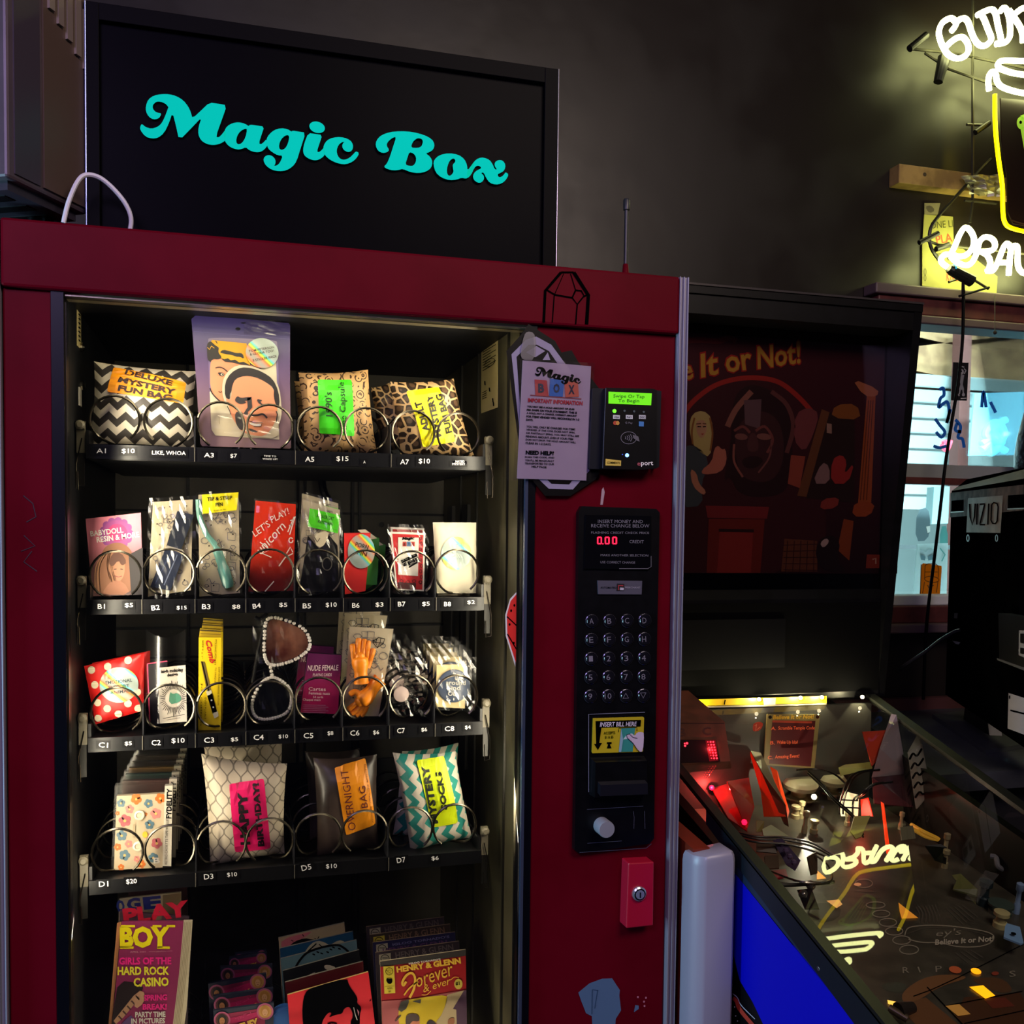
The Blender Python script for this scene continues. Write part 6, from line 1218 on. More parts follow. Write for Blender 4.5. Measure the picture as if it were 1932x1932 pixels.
for nm, pts, m_, k in (('lit', [(1490, 1205), (1602, 1192), (1700, 1275), (1620, 1300)], mat('ffaa10', .4, 0, 1.6), K5), ('lit', ell(1545, 1078, 44, 24, 14, .3), mat('ff9a10', .4, 0, 1.8), K5), ('dim', ell(1378, 1066, 52, 28, 16, .2), mat('a04a28', .4, 0, .25), K5), ('dim', [(1298, 1358), (1410, 1344), (1502, 1425), (1400, 1440)], mat('b8823a', .4, 0, .3), K5),
                       ('lit', [(830, 1310), (900, 1325), (932, 1362), (880, 1360), (835, 1340)], mat('ffc050', .4, 0, 1.5), K5), ('lit', [(920, 525), (1080, 650), (945, 655), (930, 600)], mat('d8882a', .4, 0, .6), K5), ('lit', [(260, 262), (338, 330), (262, 338)], mat('f0a030', .4, 0, 1), K5), ('lit', [(338, 510), (440, 500), (468, 540), (420, 570)], mat('e8a85a', .4, 0, .6), K5), ('dim', ell(590, 378, 30, 13, 12), mat('c88a5a', .4, 0, .5), K5), ('dim', ell(1700, 1096, 30, 16, 12), mat('7a3020', .4, 0, .15), K5)):
    b = PFB(k); b.poly(pts, m_, 6); b.build('lit_insert' if nm == 'lit' else 'dim_insert', pfo)
# back wall strip, bulbs, award card
YW_ = YB_-.025
b = MB(); b.box(PX0+.02, YW_, .84, PX1-.02, YW_+.015, gz(YW_)-.004, mat('3a3834', .5)); b.build('back_board', pb)
b = MB(YW_-.001, KP); b.poly([(-60, 62), (860, 38), (862, 78), (-60, 100)], mat('d8b40c', .45), 1); b.poly([(-60, 96), (862, 74), (862, 86), (-60, 108)], mat('8a8270', .45), 1)
for p in ([(55, 70), (70, 80)], [(310, 58), (305, 84)], [(66, 66), (76, 76)]): b.line(p, 7, INK, 3)
b.poly([(515, 50), (585, 46), (582, 84), (520, 86)], mat('b8b4a8', .5), 3); b.build('yellow_strip', pb)
BULB = mat('fff0c8', .4, 0, 7)
for i, q in enumerate(((135, 90), (495, 56), (720, 48), (835, 45), (1055, 43))):
    b = MB(YW_-.006, KP); c = b.P(q); b.ball(c, .0045, BULB, 8); b.build('bulb', pb, smooth=True)
    point('pinball_bulb_light', c+(CO-c).normalized()*.012, .55, (1, .88, .5), .008)
b = MB(YW_-.012, KP); b.card([(540, 136), (826, 138), (795, 432), (520, 412)], .003, mat('7a6a40', .5)); b.poly([(566, 170), (800, 172), (775, 420), (548, 405)], mat('4a0c14', .5), 2)
b.text('Believe It or Not!', (568, 164), (792, 160), 24, mat('d8a82a', .5), 4, .03, .2); b.line([(566, 175), (780, 180)], 11, mat('a03a24', .5), 4)
for s_, a, c_, h in (('A.', (557, 222), (585, 222), 18), ('Scramble Temple Code', (597, 226), (795, 224), 24), ('B.', (552, 300), (578, 300), 18), ('Wake Up Idol', (590, 302), (702, 302), 24), ('C.', (540, 380), (566, 380), 18), ('Amazing Event!', (580, 382), (712, 376), 24)): b.text(s_, a, c_, h, mat('e8643a', .5, 0, .15), 4, .01, .1)
for q in ((553, 152), (810, 150)): b.poly(ell(q[0], q[1], 10, 10, 12), CHR, 5)
b.build('award_card', pb)
b = MB(YW_-.03, KP); b.sm([(465, 185), (500, 175), (520, 190), (500, 225), (462, 232), (460, 205)], mat('b83a24', .4), 1); b.line([(470, 200), (480, 190), (475, 225), (500, 205)], 5, mat('e8886a', .5), 3); b.build('red_plastic', pb)
# idol box with red lamps
BY = .20
b = MB(BY, KP); Pf = [b.P(q) for q in ((-60, 178), (308, 178), (345, 430), (-60, 470))]; Bk = [Vector((p.x-.0, p.y+.16, p.z+.035)) for p in Pf[:2]]+[Vector((p.x, p.y+.16, p.z)) for p in Pf[2:]]
IDL = noisy('idol_box_clay', '6a3a26', '54301f', 25, .5); b.raw(Pf+Bk, [(0, 3, 2, 1), (0, 1, 5, 4), (1, 2, 6, 5), (2, 3, 7, 6), (4, 5, 6, 7)], IDL); b.line([(-60, 185), (305, 185)], 5, mat('3a2018', .5), 2)
b.text('B', (58, 258), (98, 256), 46, mat('4a2a22', .5), 2, .02); b.text('C', (188, 252), (236, 250), 46, mat('4a2a22', .5), 2, .02); ibx = b.build('idol_box', pb)
LR = mat('ff2838', .4, 0, 4)
b = MB(BY-.002, K3); b.poly([(-60, 560), (330, 560), (470, 580), (520, 800), (-60, 820)], mat('1c080c', .4), 0); b.poly([(355, 565), (470, 560), (500, 790), (400, 800)], mat('5a0c14', .4, 0, .3), 1)
for j in range(7):
    for i in range(3): x, y = 385+i*30+j*6.5, 583+j*30; b.poly(ell(x-4, y, 10 if i else 6, 10 if i else 6, 8), LR, 3)
for q, s_ in (((150, 598), 14), ((125, 600), 8), ((130, 626), 12)): b.poly(ell(q[0], q[1], s_, s_, 8), LR, 3)
b.build('lamp_matrix', ibx); q_ = b.P((445, 690)); point('idol_lamp_light', q_+(CO-q_).normalized()*.01, .03, (1, .05, .06), .02)
# ramps, bumpers, wireforms and plastics
b = MB(); OG = mat('c83a10', .25, 0, .08); h0, h1 = .055, .075
def pl(b, pts, m, th=.003):
    P = [p_(q, h) for q, h in pts]; n = (P[1]-P[0]).cross(P[2]-P[0]).normalized()*th; b.prism(P, n, m)
pl(b, [((440, 335), .12), ((500, 360), .12), ((640, 690), .05), ((520, 690), .02), ((505, 560), .04)], OG); pl(b, [((555, 420), .09), ((590, 440), .09), ((655, 660), .04), ((640, 720), .03)], OG); b.build('orange_ramp', pb)
b = MB(); pl(b, [((450, 335), .13), ((505, 345), .13), ((640, 630), .075), ((655, 740), .03), ((630, 725), .03), ((510, 450), .11)], mat('6a6048', .4, .2), .004); b.build('ramp_rail', pb)
b = MB(); pl(b, [((312, 225), .11), ((440, 222), .11), ((590, 338), .11), ((470, 345), .11)], mat('8a8466', .45)); b.build('ramp_cover', pb)
b = MB(); RP = clear('red_clear_plastic', 'ff2a20', .12, .1, .6, 'c01018')
pl(b, [((200, 470), .05), ((310, 430), .06), ((400, 560), .05), ((430, 770), .03), ((330, 700), .03)], RP); pl(b, [((320, 500), .08), ((440, 480), .08), ((470, 640), .06), ((430, 760), .04)], RP); b.build('red_ramp', pb)
for q in ((238, 535), (415, 722)): b = MB(); b.ball(p_(q, .05), .006, mat('ff1040', .4, 0, 3), 8); b.build('red_lamp', pb)
q_ = p_((238, 535), .05); point('red_ramp_light', q_+(CO-q_).normalized()*.012, .45, (1, .06, .05), .03)
for q, s_ in (((705, 615), 1.), ((880, 590), .8)):          # pop bumpers
    b = MB(); c = p_(q); b.lathe(c, [(.018*s_, 0), (.018*s_, .035), (.036*s_, .036), (.040*s_, .046), (.034*s_, .052), (.030*s_, .055), (.001, .056)], mat('a8a284', .3), NP, 26); b.lathe(c, [(.044*s_, .018), (.044*s_, .022), (.02, .026)], CHR, NP, 26); b.build('pop_bumper', pb, smooth=True)
b = MB(); b.ball(p_((793, 585), .06), .006, mat('fff4d8', .4, 0, 9), 8); b.build('bumper_lamp', pb); q_ = p_((793, 585), .06); point('bumper_light', q_+(CO-q_).normalized()*.012, .5, (1, .9, .6), .01)
WF = mat('1c1a16', .3, .7)
b = MB()
for x0, x1, top in ((930, 1105, 430), (950, 1110, 432), (1002, 1130, 500), (1020, 1180, 498)):
    b.tube(catmull([p_((x0, 680), .02), p_((x0+6, 600), .05), p_((x0+45, top+70), .09), p_((x0+100, top+22), .11), p_((x1+40, top+6), .115)], 6), .0022, WF, 6)
for y in (560, 600, 640): b.tube([p_((928, y), .05), p_((1045, y+6), .05)], .0016, WF, 5)
b.build('wireform', pb, smooth=True)
b = MB()
for d in (0, 14): b.tube(catmull([p_((760, 445+d), .1), p_((840, 520+d), .09), p_((900, 590+d), .08), p_((1010, 690+d), .06), p_((1060, 790+d), .04)], 6), .002, WF, 6)
b.tube(catmull([p_((700, 440), .1), p_((800, 435), .1), p_((900, 460), .1), p_((960, 510), .09)], 6), .0022, WF, 6); b.tube([p_((850, 530), .0), p_((845, 530), .085)], .005, CHR, 8); b.tube([p_((830, 690), .0), p_((840, 640), .06)], .003, CHR, 8); b.build('wireform', pb, smooth=True)
b = MB()
for d in (0, 12, 30): b.tube(catmull([p_((350, 770+d), .05), p_((480, 800+d), .05), p_((640, 805+d*1.2), .05), p_((780, 835+d*1.4), .045), p_((900, 900+d), .03)], 6), .0022, WF, 6)
b.tube(catmull([p_((560, 990), .02), p_((720, 1045), .03), p_((880, 1040), .03), p_((870, 960), .04), p_((800, 900), .05)], 6), .002, CHR, 6); b.tube(catmull([p_((440, 1010), .02), p_((620, 1060), .02), p_((900, 1045), .02)], 6), .004, WF, 6); b.build('wireform', pb, smooth=True)
b = MB(); pl(b, [((930, 640), .015), ((960, 560), .06), ((1035, 580), .06), ((1030, 690), .02), ((940, 690), .01)], mat('f0e4b0', .4, 0, .9)); b.build('lit_target', pb)
b = MB(); pl(b, [((1045, 600), .05), ((1085, 590), .06), ((1110, 690), .03), ((1050, 690), .02)], mat('ff2a14', .4, 0, .9)); pl(b, [((1155, 610), .07), ((1170, 620), .07), ((1205, 890), .02), ((1185, 890), .02)], mat('ff3a10', .4, 0, .8)); b.build('red_lit_plastic', pb)
q_ = p_((1075, 630), .05); point('red_target_light', q_+(CO-q_).normalized()*.02, .12, (1, .1, .05), .02)
b = MB(); pl(b, [((1012, 690), .07), ((1100, 685), .07), ((1050, 800), .045), ((1020, 812), .045), ((990, 770), .05)], mat('a8a056', .4)); b.build('olive_plastic', pb)
b = MB(); pl(b, [((928, 425), .10), ((960, 410), .105), ((1105, 395), .11), ((1110, 430), .10), ((940, 470), .09)], mat('8a8a4a', .4)); pl(b, [((950, 465), .02), ((972, 465), .02), ((972, 440), .09), ((950, 440), .09)], mat('a89a5a', .4)); b.build('olive_shelf', pb)
b = MB(); pl(b, [((1058, 232), .19), ((1205, 222), .19), ((1190, 330), .15), ((1108, 418), .12)], mat('b03a20', .4))
b.build('red_flag', pb)
b = MB(); TRP = clear('pale_reflection_tint', 'ddd8d8', .15, .15, .45, 'b8a8ac'); pl(b, [((1212, 135), .22), ((1240, 140), .22), ((1298, 460), .10), ((1105, 480), .10), ((1150, 320), .16)], TRP); pl(b, [((1110, 480), .1), ((1298, 462), .1), ((1330, 640), .05), ((1120, 620), .05)], clear('mauve_reflection_tint', 'b88a8e', .15, .15, .5, '5a3038')); b.build('pale_reflection_plate', pb)  # pennant-like reflection in the cover glass, modelled as tinted plates
b = MB(); pl(b, [((1352, 250), .19), ((1372, 300), .18), ((1420, 560), .09), ((1345, 650), .05), ((1300, 345), .16)], mat('6a6e68', .4));  # second reflection in the glass, also given shape as a plate
b.build('striped_reflection_plate', pb)
b = MB(); 
for i in range(5):
    y = 340+i*52; b.tube(catmull([p_((1312+i*8, y+40), .172-i*.022), p_((1330+i*9, y+10), .176-i*.022), p_((1350+i*9, y+22), .172-i*.022), p_((1376+i*9, y-14), .176-i*.022)], 4), .0022, INK, 5)
b.build('reflection_plate_marks', pb)  # stripes of that reflected shape
b = MB(); pl(b, [((512, 760), .04), ((560, 735), .045), ((660, 800), .03), ((520, 800), .03)], mat('a8ac84', .4)); b.build('pale_plastic', pb)
b = MB(); pl(b, [((480, 712), .05), ((524, 715), .05), ((515, 775), .03), ((480, 775), .03)], mat('7a6a2a', .5)); b.build('yellow_post', pb)
b = MB(); pl(b, [((565, 815), .05), ((620, 810), .055), ((720, 930), .03), ((690, 985), .02), ((640, 950), .02)], mat('3a2c4a', .35)); b.build('purple_plastic', pb)
b = MB()
for i in range(4): b.ball(p_((618+i*22, 845+i*32), .045), .006, mat('5a4a6a', .2), 8)
b.build('purple_studs', pb, smooth=True)
for pts in ([((525, 905), .03), ((600, 900), .03), ((605, 970), .02), ((530, 975), .02)], [((760, 910), .05), ((812, 880), .05), ((812, 1000), .02), ((780, 1010), .02)], [((480, 830), .04), ((600, 850), .04), ((590, 890), .03), ((480, 880), .03)]):
    b = MB(); pl(b, pts, mat('4a3a2c', .4)); b.build('brown_plastic', pb)
b = MB(); pl(b, [((555, 985), .012), ((640, 975), .012), ((650, 1015), .012), ((575, 1030), .012)], mat('8a1428', .4)); b.build('crimson_target', pb)
def post(q, r, h, m, k=KP):
    b = MB(); b.lathe(p_(q, 0, k), [(r, 0), (r, h*.3), (r*.7, h*.35), (r*.7, h*.7), (r*1.1, h*.75), (r*1.1, h*.95), (r*.3, h)], m, NP, 14); b.build('post', pb, smooth=True)
for q, r, h in (((600, 470), .006, .05), ((640, 530), .005, .05), ((790, 560), .005, .045), ((790, 780), .008, .03), ((740, 780), .006, .05), ((690, 700), .009, .03), ((720, 700), .006, .04), ((1500, 905), .006, .05), ((1500, 970), .006, .04), ((970, 740), .006, .03), ((1260, 760), .005, .04)): post(q, r, h, mat('a89c78', .3, .3))
b = MB(); pl(b, [((1260, 750), .05), ((1330, 740), .05), ((1345, 810), .03), ((1270, 820), .03)], mat('6a6650', .4)); b.tube(catmull([p_((1320, 735), .04), p_((1380, 770), .04), p_((1470, 815), .03), p_((1400, 800), .03), p_((1330, 760), .04)], 5), .004, mat('c8922a', .4, 0, .25), 6); b.build('yellow_ramp_edge', pb)
b = MB(); pl(b, [((1395, 850), .03), ((1480, 840), .035), ((1515, 860), .03), ((1510, 950), .02), ((1450, 930), .02)], BLK); b.build('black_target', pb)
# flipper end: blue-lit card, posts, flippers
b = MB(); pl(b, [((1810, 885), .055), ((1845, 800), .09), ((2000, 850), .09), ((1990, 975), .05)], mat('182c9a', .3, 0, .25)); pl(b, [((1845, 796), .092), ((1870, 778), .098), ((2010, 800), .1), ((2000, 850), .092)], mat('2a2a34', .3)); pl(b, [((1806, 888), .054), ((1838, 806), .088), ((1850, 812), .088), ((1822, 893), .055)], mat('7ab0b8', .3, 0, .3)); b.build('score_card_holder', pb)
b = MB(); pl(b, [((1830, 1285), .03), ((1840, 1270), .03), ((1910, 1290), .03), ((1930, 1375), .03), ((1915, 1382), .03), ((1822, 1345), .03)], mat('7aa4d0', .4)); b.lathe(p_((1875, 1328), .034), [(.004, 0), (.004, .001)], INK, NP, 12); b.build('blue_plastic', pb)
for q, r, h, m_ in (((1888, 1215), .006, .06, '7a94b8'), ((1708, 1170), .011, .05, '1c2a30'), ((1800, 1290), .012, .03, 'b0a878'), ((1800, 1215), .02, .02, '3c4a44')): post(q, r, h, mat(m_, .3))
b = MB(); b.tube(catmull([p_((1750, 905), .05), p_((1780, 915), .05), p_((1790, 960), .04), p_((1830, 985), .03)], 5), .005, mat('6a6a70', .3), 8); b.build('rubber_arm', pb, smooth=True)
b = MB(); b.tube([p_((1250, 1745), .02), p_((1330, 1725), .02)], [.012, .008], mat('2a2420', .3), 12); b.tube([p_((1200, 1730), .02), p_((1300, 1790), .015)], .006, mat('6a5a48', .3, .6), 10); b.build('flipper', pb, smooth=True)
for q in ((735, 1115), (775, 1065)): b = MB(); b.ball(p_(q, .02), .009, mat('8a867c', .15, .8), 10); b.build('steel_stud', pb, smooth=True)
b = MB(); pl(b, [((700, 1090), .02), ((780, 1080), .03), ((820, 1190), .02), ((740, 1190), .01)], mat('16161a', .25)); b.build('black_plastic_guard', pb)
b = MB(); pl(b, [((1545, 1085), .02), ((1585, 1000), .03), ((1680, 1085), .03), ((1672, 1120), .02)], mat('5c6034', .4)); b.build('lane_guide', pb)
# ================================================================ wall corner: neon sign, beam, paper, TV, counter
YN = .90
KN, KD, KW = K(1740, 0, 10.06), K(1740, 400, 10.06), K(1640, 0, 3.449)
nn = thing('neon_sign', 'white and yellow neon beer sign with a pint glass outline on a wire frame', 'neon sign', (2.2, YN+.04, 2.2))
NW, NY = mat('f6f8a8', .4, 0, 17), mat('ffe000', .4, 0, 2.6)
def neon(nm, groups, m, r, y=YN, label=None):
    b = MB(y)
    for k, paths in groups:
        b.k = k
        for p in paths: b.tube(catmull([b.P(q) for q in p], 5), r, m, 8)
    return b.build(nm, nn, smooth=True, label=label)
RT = .0078
WD = lambda pts: [(x, y) for x, y in pts]
neon('upper_word_tube', [(KN, [[(555, 590), (625, 500), (640, 430), (560, 350), (470, 370), (370, 450), (320, 580), (330, 720), (400, 900), (500, 1040), (660, 1110), (800, 1070), (880, 960), (860, 820), (770, 710), (660, 720), (540, 800), (460, 880)],
    [(650, 430), (710, 370), (800, 350), (870, 420), (930, 600), (1000, 760), (1080, 850), (1180, 870), (1280, 800), (1310, 720), (1250, 560), (1180, 380), (1130, 290)], [(1040, 290), (1200, 210), (1320, 180), (1390, 260), (1440, 500), (1490, 720), (1480, 800), (1400, 830)],
    [(1400, 840), (1560, 810), (1650, 720), (1670, 560), (1650, 340), (1600, 190), (1540, 150), (1480, 220)], [(1640, 190), (1720, 300), (1850, 500), (1900, 640), (1910, 800)], [(1760, 260), (1900, 160), (1990, 180), (2030, 400), (2050, 620), (2060, 800)],
    [(2250, 200), (2120, 200), (2140, 480), (2150, 780), (2290, 790)], [(2140, 490), (2240, 490)], [(2470, 300), (2400, 240), (2330, 330), (2400, 480), (2480, 620), (2430, 760), (2340, 720)], [(2700, 400), (2620, 330), (2550, 430), (2620, 580), (2680, 720), (2620, 850), (2530, 800)]])], NW, RT)
neon('lower_word_tube', [(KD, [[(500, 1060), (380, 970), (360, 880), (430, 810), (540, 790), (640, 600), (700, 450), (780, 320), (850, 300), (930, 380), (980, 500), (970, 640), (900, 760), (800, 830), (680, 840), (560, 800)], [(545, 850), (640, 940), (800, 1010), (920, 980), (1000, 860), (1050, 700), (1090, 560), (1180, 480), (1290, 490), (1370, 570), (1370, 680), (1280, 740), (1110, 750)],
    [(1110, 750), (1230, 820), (1290, 950), (1260, 1080), (1225, 1120)], [(1225, 1120), (1340, 1110), (1420, 980), (1500, 780), (1560, 640), (1620, 600), (1680, 700), (1660, 900), (1640, 1200)], [(1420, 960), (1640, 960)], [(1690, 660), (1780, 640), (1810, 720), (1810, 950), (1840, 1080), (1920, 1160), (2000, 1150), (2060, 1050), (2060, 660)],
    [(2330, 720), (2250, 660), (2160, 720), (2140, 950), (2190, 1140), (2300, 1150), (2340, 1000), (2250, 980)], [(2440, 680), (2420, 1180)], [(2430, 920), (2580, 930)], [(2600, 690), (2570, 1190)], [(2690, 720), (2900, 760)], [(2795, 740), (2740, 1220)]])], NW, RT)
neon('foam_tube', [(KN, [[(2900, 1240), (2400, 1170), (1932, 1160), (1560, 1150), (1450, 1190), (1440, 1260), (1500, 1310), (1700, 1380), (1932, 1420), (2400, 1490), (2900, 1540), (2960, 1400), (2900, 1250)], [(1270, 1720), (1255, 1560), (1275, 1420), (1340, 1360), (1395, 1420), (1420, 1540), (1500, 1640), (1700, 1720), (1932, 1770), (2400, 1850), (3000, 1910), (3020, 1760)]])], NW, RT)
gl_ = [(1877, 178), (1878, 240), (1884, 300), (1891, 350), (1892, 395), (1896, 420), (1910, 431), (1950, 440), (2010, 450), (2038, 452), (2046, 438), (2048, 380), (2056, 330), (2072, 260), (2078, 200)]
neon('pint_outline_tube', [(ID, [gl_])], NY, .0062)
b = MB(YN+.018); b.card([(1888, 185), (1890, 260), (1900, 330), (1902, 400), (1912, 422), (2032, 442), (2040, 420), (2046, 340), (2066, 200)], .004, mat('1a0c0a', .35)); b.line([(1905, 415), (1935, 424), (2030, 438)], 3, mat('3a2a1c', .4), 2)
GR_ = mat('9ccc3c', .4, 0, .35); b.poly(ell(1926, 232, 8, 12, 16), GR_, 2); b.poly(ell(1925, 231, 2.6, 3.4, 10), INK, 4); b.line([(1928, 240), (1932, 262), (1944, 330)], 7, GR_, 2); b.line(catmull([(1926, 222), (1960, 216), (1990, 250), (1975, 310), (1946, 332)], 5), 8, GR_, 2)
for i in range(5): b.line([(1934+i*9, 240-i*2), (1942+i*6, 318-i*8)], 2, GR_, 2)
b.build('pint_panel', nn)
NB = mat('11100f', .4); WRM = mat('3c3a30', .4, .5)
b = MB(YN+.04, ID)
for p in ([(1835, 0), (1835, 380), (1830, 420)], [(1824, 235), (1860, 236)], [(1745, 452), (1770, 462), (1850, 470), (2120, 500)], [(1790, 532), (1825, 520), (1865, 545)], [(1818, 520), (1818, 560)], [(1716, 92), (1800, 100), (1932, 128), (2100, 150)], [(1745, 100), (1790, 130), (1932, 180)], [(1820, 378), (1880, 384)]): b.tube([b.P(q) for q in p], .004, WRM, 6)
b.tube(catmull([b.P(q) for q in ((1870, 300), (1850, 320), (1800, 375), (1765, 415), (1754, 440), (1758, 470), (1780, 500), (1795, 518))], 5), .005, NB, 6); b.build('wire_frame', nn)
for a, c_, r0, r1 in (((1716, 92), (1748, 66), .010, .010), ((1770, 155), (1782, 108), .013, .018), ((1840, 250), (1866, 232), .008, .008), ((1734, 458), (1770, 440), .007, .007), ((1766, 470), (1790, 462), .008, .008)):
    b = MB(YN+.03, ID); b.tube([b.P(a), b.P(c_)], [r0, r1], NB, 12); b.build('electrode_cap', nn)
b = MB(YN-.012, KD); b.tube([b.P((500, 1070)), b.P((560, 1105)), b.P((940, 1310))], [.011, .015, .017], mat('20221a', .4), 14); b.tube([b.P((560, 1090)), b.P((585, 1100))], .0152, mat('40c8e8', .4, 0, .5), 14); b.tube([b.P((770, 1340)), b.P((770, 1560))], .004, NB, 6); b.tube([b.P((700, 1600)), b.P((1270, 1430))], .0035, NB, 6); b.build('tube_housing', nn)
# timber offcut nailed to the wall
bm_ = thing('timber_block', 'raw wooden batten fixed to the dark wall below the neon sign', 'batten', aty(1750, 350, .99))
b = MB(); p0, p1 = aty(1692, 328, .965), aty(1880, 345, .965); TIM = noisy('raw_timber', 'a88a4c', '7e6434', 14, .7)
b.box(p0.x, .955, p0.z-.028, p1.x+.15, YW, p0.z+.026, TIM); b.build('batten', bm_, bevel=.002)
b = MB(.9545, KW); b.lathe(b.P((362, 1135)), [(.006, 0), (.005, .001)], mat('3a2c18', .6), (0, -1, 0), 10); b.build('knot', bm_)
b = MB(.945, KW); b.film([(590, 1150), (850, 1140), (840, 1290), (640, 1270)], clear('dusty_plastic', 'c8c8b0', .2, .3, .35, '8a8a70'), .02, 3, 8, 0); tag(b.build('plastic_wrap', None, loc=aty(1860, 350, .95)), 'crumpled dusty plastic hanging over the wooden batten', 'plastic')
b = MB(YW-.006, KW); PY_ = mat('9c9a48', .6)
b.card([(358, 1395), (545, 1410), (550, 1570), (835, 1800), (828, 1915), (345, 1860), (345, 1600)], .002, PY_); b.poly([(358, 1322), (462, 1322), (445, 1398), (358, 1395)], mat('7a7450', .6), 1); b.poly([(540, 1570), (835, 1800), (600, 1860), (545, 1600)], PY_, 1)
b.sm([(362, 1345), (400, 1335), (430, 1370), (390, 1390)], mat('4a4430', .6), 2)
HW, HR_ = mat('4a4a1c', .6), mat('b8482c', .6)
b.text('ONE LI', (400, 1490), (545, 1478), 46, HW, 3, 0); b.text('PLA', (440, 1590), (542, 1572), 56, HR_, 3, .01); b.text('PE', (440, 1700), (560, 1690), 50, HW, 3, 0); b.text('KNOCK', (500, 1830), (640, 1835), 60, HR_, 3, .01); b.line(ell(362, 1770, 7, 22, 10), 3, HW, 3, True); b.line(ell(362, 1810, 7, 18, 10), 3, HW, 3, True)
tag(b.build('paper_note', None, loc=aty(1800, 540, YW-.005)), 'yellow handwritten paper sheet on the wall behind the neon sign', 'paper note')
# cords
b = MB(); P_ = [aty(x, y, .90) for x, y in ((1818, 548), (1816, 640), (1808, 720), (1795, 800), (1783, 880), (1774, 960), (1762, 1060), (1752, 1140), (1746, 1210), (1742, 1320))]; b.tube(catmull(P_, 4), .0046, mat('030304', .6, 0, 0, .1), 8)
tag(b.build('power_cord', None, loc=P_[-1], smooth=True), 'long black power cord hanging in front of the window', 'cord')
b = MB(); P_ = [aty(1877, y, .93) for y in (555, 600, 628)]; b.tube(P_, .0012, mat('5a5a4a', .4), 6); b.ball(P_[-1], .006, mat('2a2420', .3), 8); tag(b.build('pull_chain', None, loc=P_[-1]), 'thin pull chain with a small dark end in front of the window', 'pull chain')
# stickers on window 1
b = MB(YW+.069, K(1640, 540, 3.0186)); b.card([(478, 433), (566, 436), (556, 652), (467, 650)], .001, mat('101012', .5)); SK = mat('a0a0a0', .5)
b.poly(ell(525, 488, 13, 16, 14), SK, 2); b.line([(512, 450), (540, 462)], 6, SK, 2); b.line([(540, 470), (550, 480), (540, 500)], 6, SK, 2); b.poly([(510, 505), (540, 505), (532, 560), (540, 590), (510, 590), (518, 560)], mat('8a8c8e', .5), 2); b.line([(517, 590), (512, 615)], 7, SK, 2); b.line([(533, 590), (536, 620)], 7, SK, 2); b.line([(500, 610), (512, 625)], 8, SK, 3); b.line([(520, 640), (552, 638)], 5, WHT, 3); b.poly(ell(535, 618, 9, 10, 10), SK, 3); b.poly(ell(523, 485, 4, 5, 8), INK, 4)
tag(b.build('skeleton_sticker', None, loc=aty(1812, 720, YW+.068)), 'small black sticker of a pale standing figure on the window', 'sticker')
b = MB(YW+.069, K(1680, 860, 3.218)); b.card([(192, 660), (200, 652), (310, 668), (312, 680), (300, 855), (180, 858), (178, 840)], .001, thru('f8a010')); LN = mat('7a4408', .5)
b.line(catmull([(210, 665), (235, 655), (285, 665), (290, 740)], 5), 5, LN, 2); b.line([(210, 665), (206, 745)], 5, LN, 2); b.line(ell(250, 750, 44, 18, 20, .1), 5, LN, 2, True); b.line([(208, 705), (286, 705)], 4, LN, 2)
for l_ in ([(206, 765), (194, 835)], [(288, 760), (278, 830)], [(225, 785), (236, 810)], [(262, 785), (240, 800)]): b.line(l_, 5, LN, 2)
b.line([(186, 660), (180, 850)], 6, LN, 2); tag(b.build('chair_sticker', None, loc=aty(1755, 1120, YW+.068)), 'orange sticker with a line-drawn chair, low on the window', 'sticker')
b = MB(YW+.0695, K(1640, 540, 3.0186)); BL_ = mat('1a6ac8', .5)
for p in ([(400, 590), (420, 580), (425, 620), (405, 640), (395, 690), (420, 670), (445, 660), (455, 720), (440, 780), (462, 700)], [(375, 755), (400, 790), (430, 830), (410, 860), (380, 830)], [(365, 910), (400, 920), (440, 910)], [(490, 760), (520, 800), (505, 860), (530, 870), (540, 920)], [(500, 780), (490, 820), (525, 830)], [(640, 690), (650, 600), (665, 690)], [(690, 660), (720, 720)]): b.line(catmull(p, 5), 18, BL_, 1)
tag(b.build('window_graffiti', None, loc=aty(1790, 800, YW+.068)), 'loose blue marker scrawl across the upper window pane', 'graffiti')
# room beyond: louvred panel, neon squiggle, clutter
b = MB()
for i in range(9): b.box(2.2, 2.62, 1.60+i*.075, 4.6, 2.64, 1.66+i*.075, mat('8a9696', .5), Matrix.Rotation(math.radians(25), 3, 'X'))
tag(b.build('louvre_screen', None, loc=(3.3, 2.63, 1.6)), 'grey slatted screen in the lit room beyond the window', 'screen')
for x in (2.62, 3.35, 4.0): b = MB(); b.box(x, 2.5, 0, x+.06, 2.56, 2.5, mat('5c3430', .6)); tag(b.build('wooden_post', None, loc=(x, 2.53, 0)), {2.62: 'reddish wooden post behind the skeleton sticker', 3.35: 'reddish wooden post at the top corner of the window', 4.0: 'reddish wooden post deeper in the room, out past the television'}[x], 'post')
NC = mat('7ae8ff', .4, 0, 3.5); Y2 = 2.2
b = MB(Y2, K(1640, 540, 3.0186)); 
for p in ([(640, 900), (680, 870), (660, 840), (690, 790), (730, 780), (700, 850), (740, 890), (770, 840), (750, 780), (780, 760)], [(640, 930), (680, 900), (700, 950), (740, 920), (780, 940)], [(690, 800), (760, 900)]): b.tube(catmull([b.P(q) for q in p], 5), .016, NC, 8)
tag(b.build('cyan_neon', None, loc=b.P((710, 860)), smooth=True), 'bright pale cyan neon squiggle seen through the window', 'neon sign'); point('cyan_neon_light', b.P((700, 850))+Vector((0, -.1, 0)), 4, (.4, .9, 1), .1)
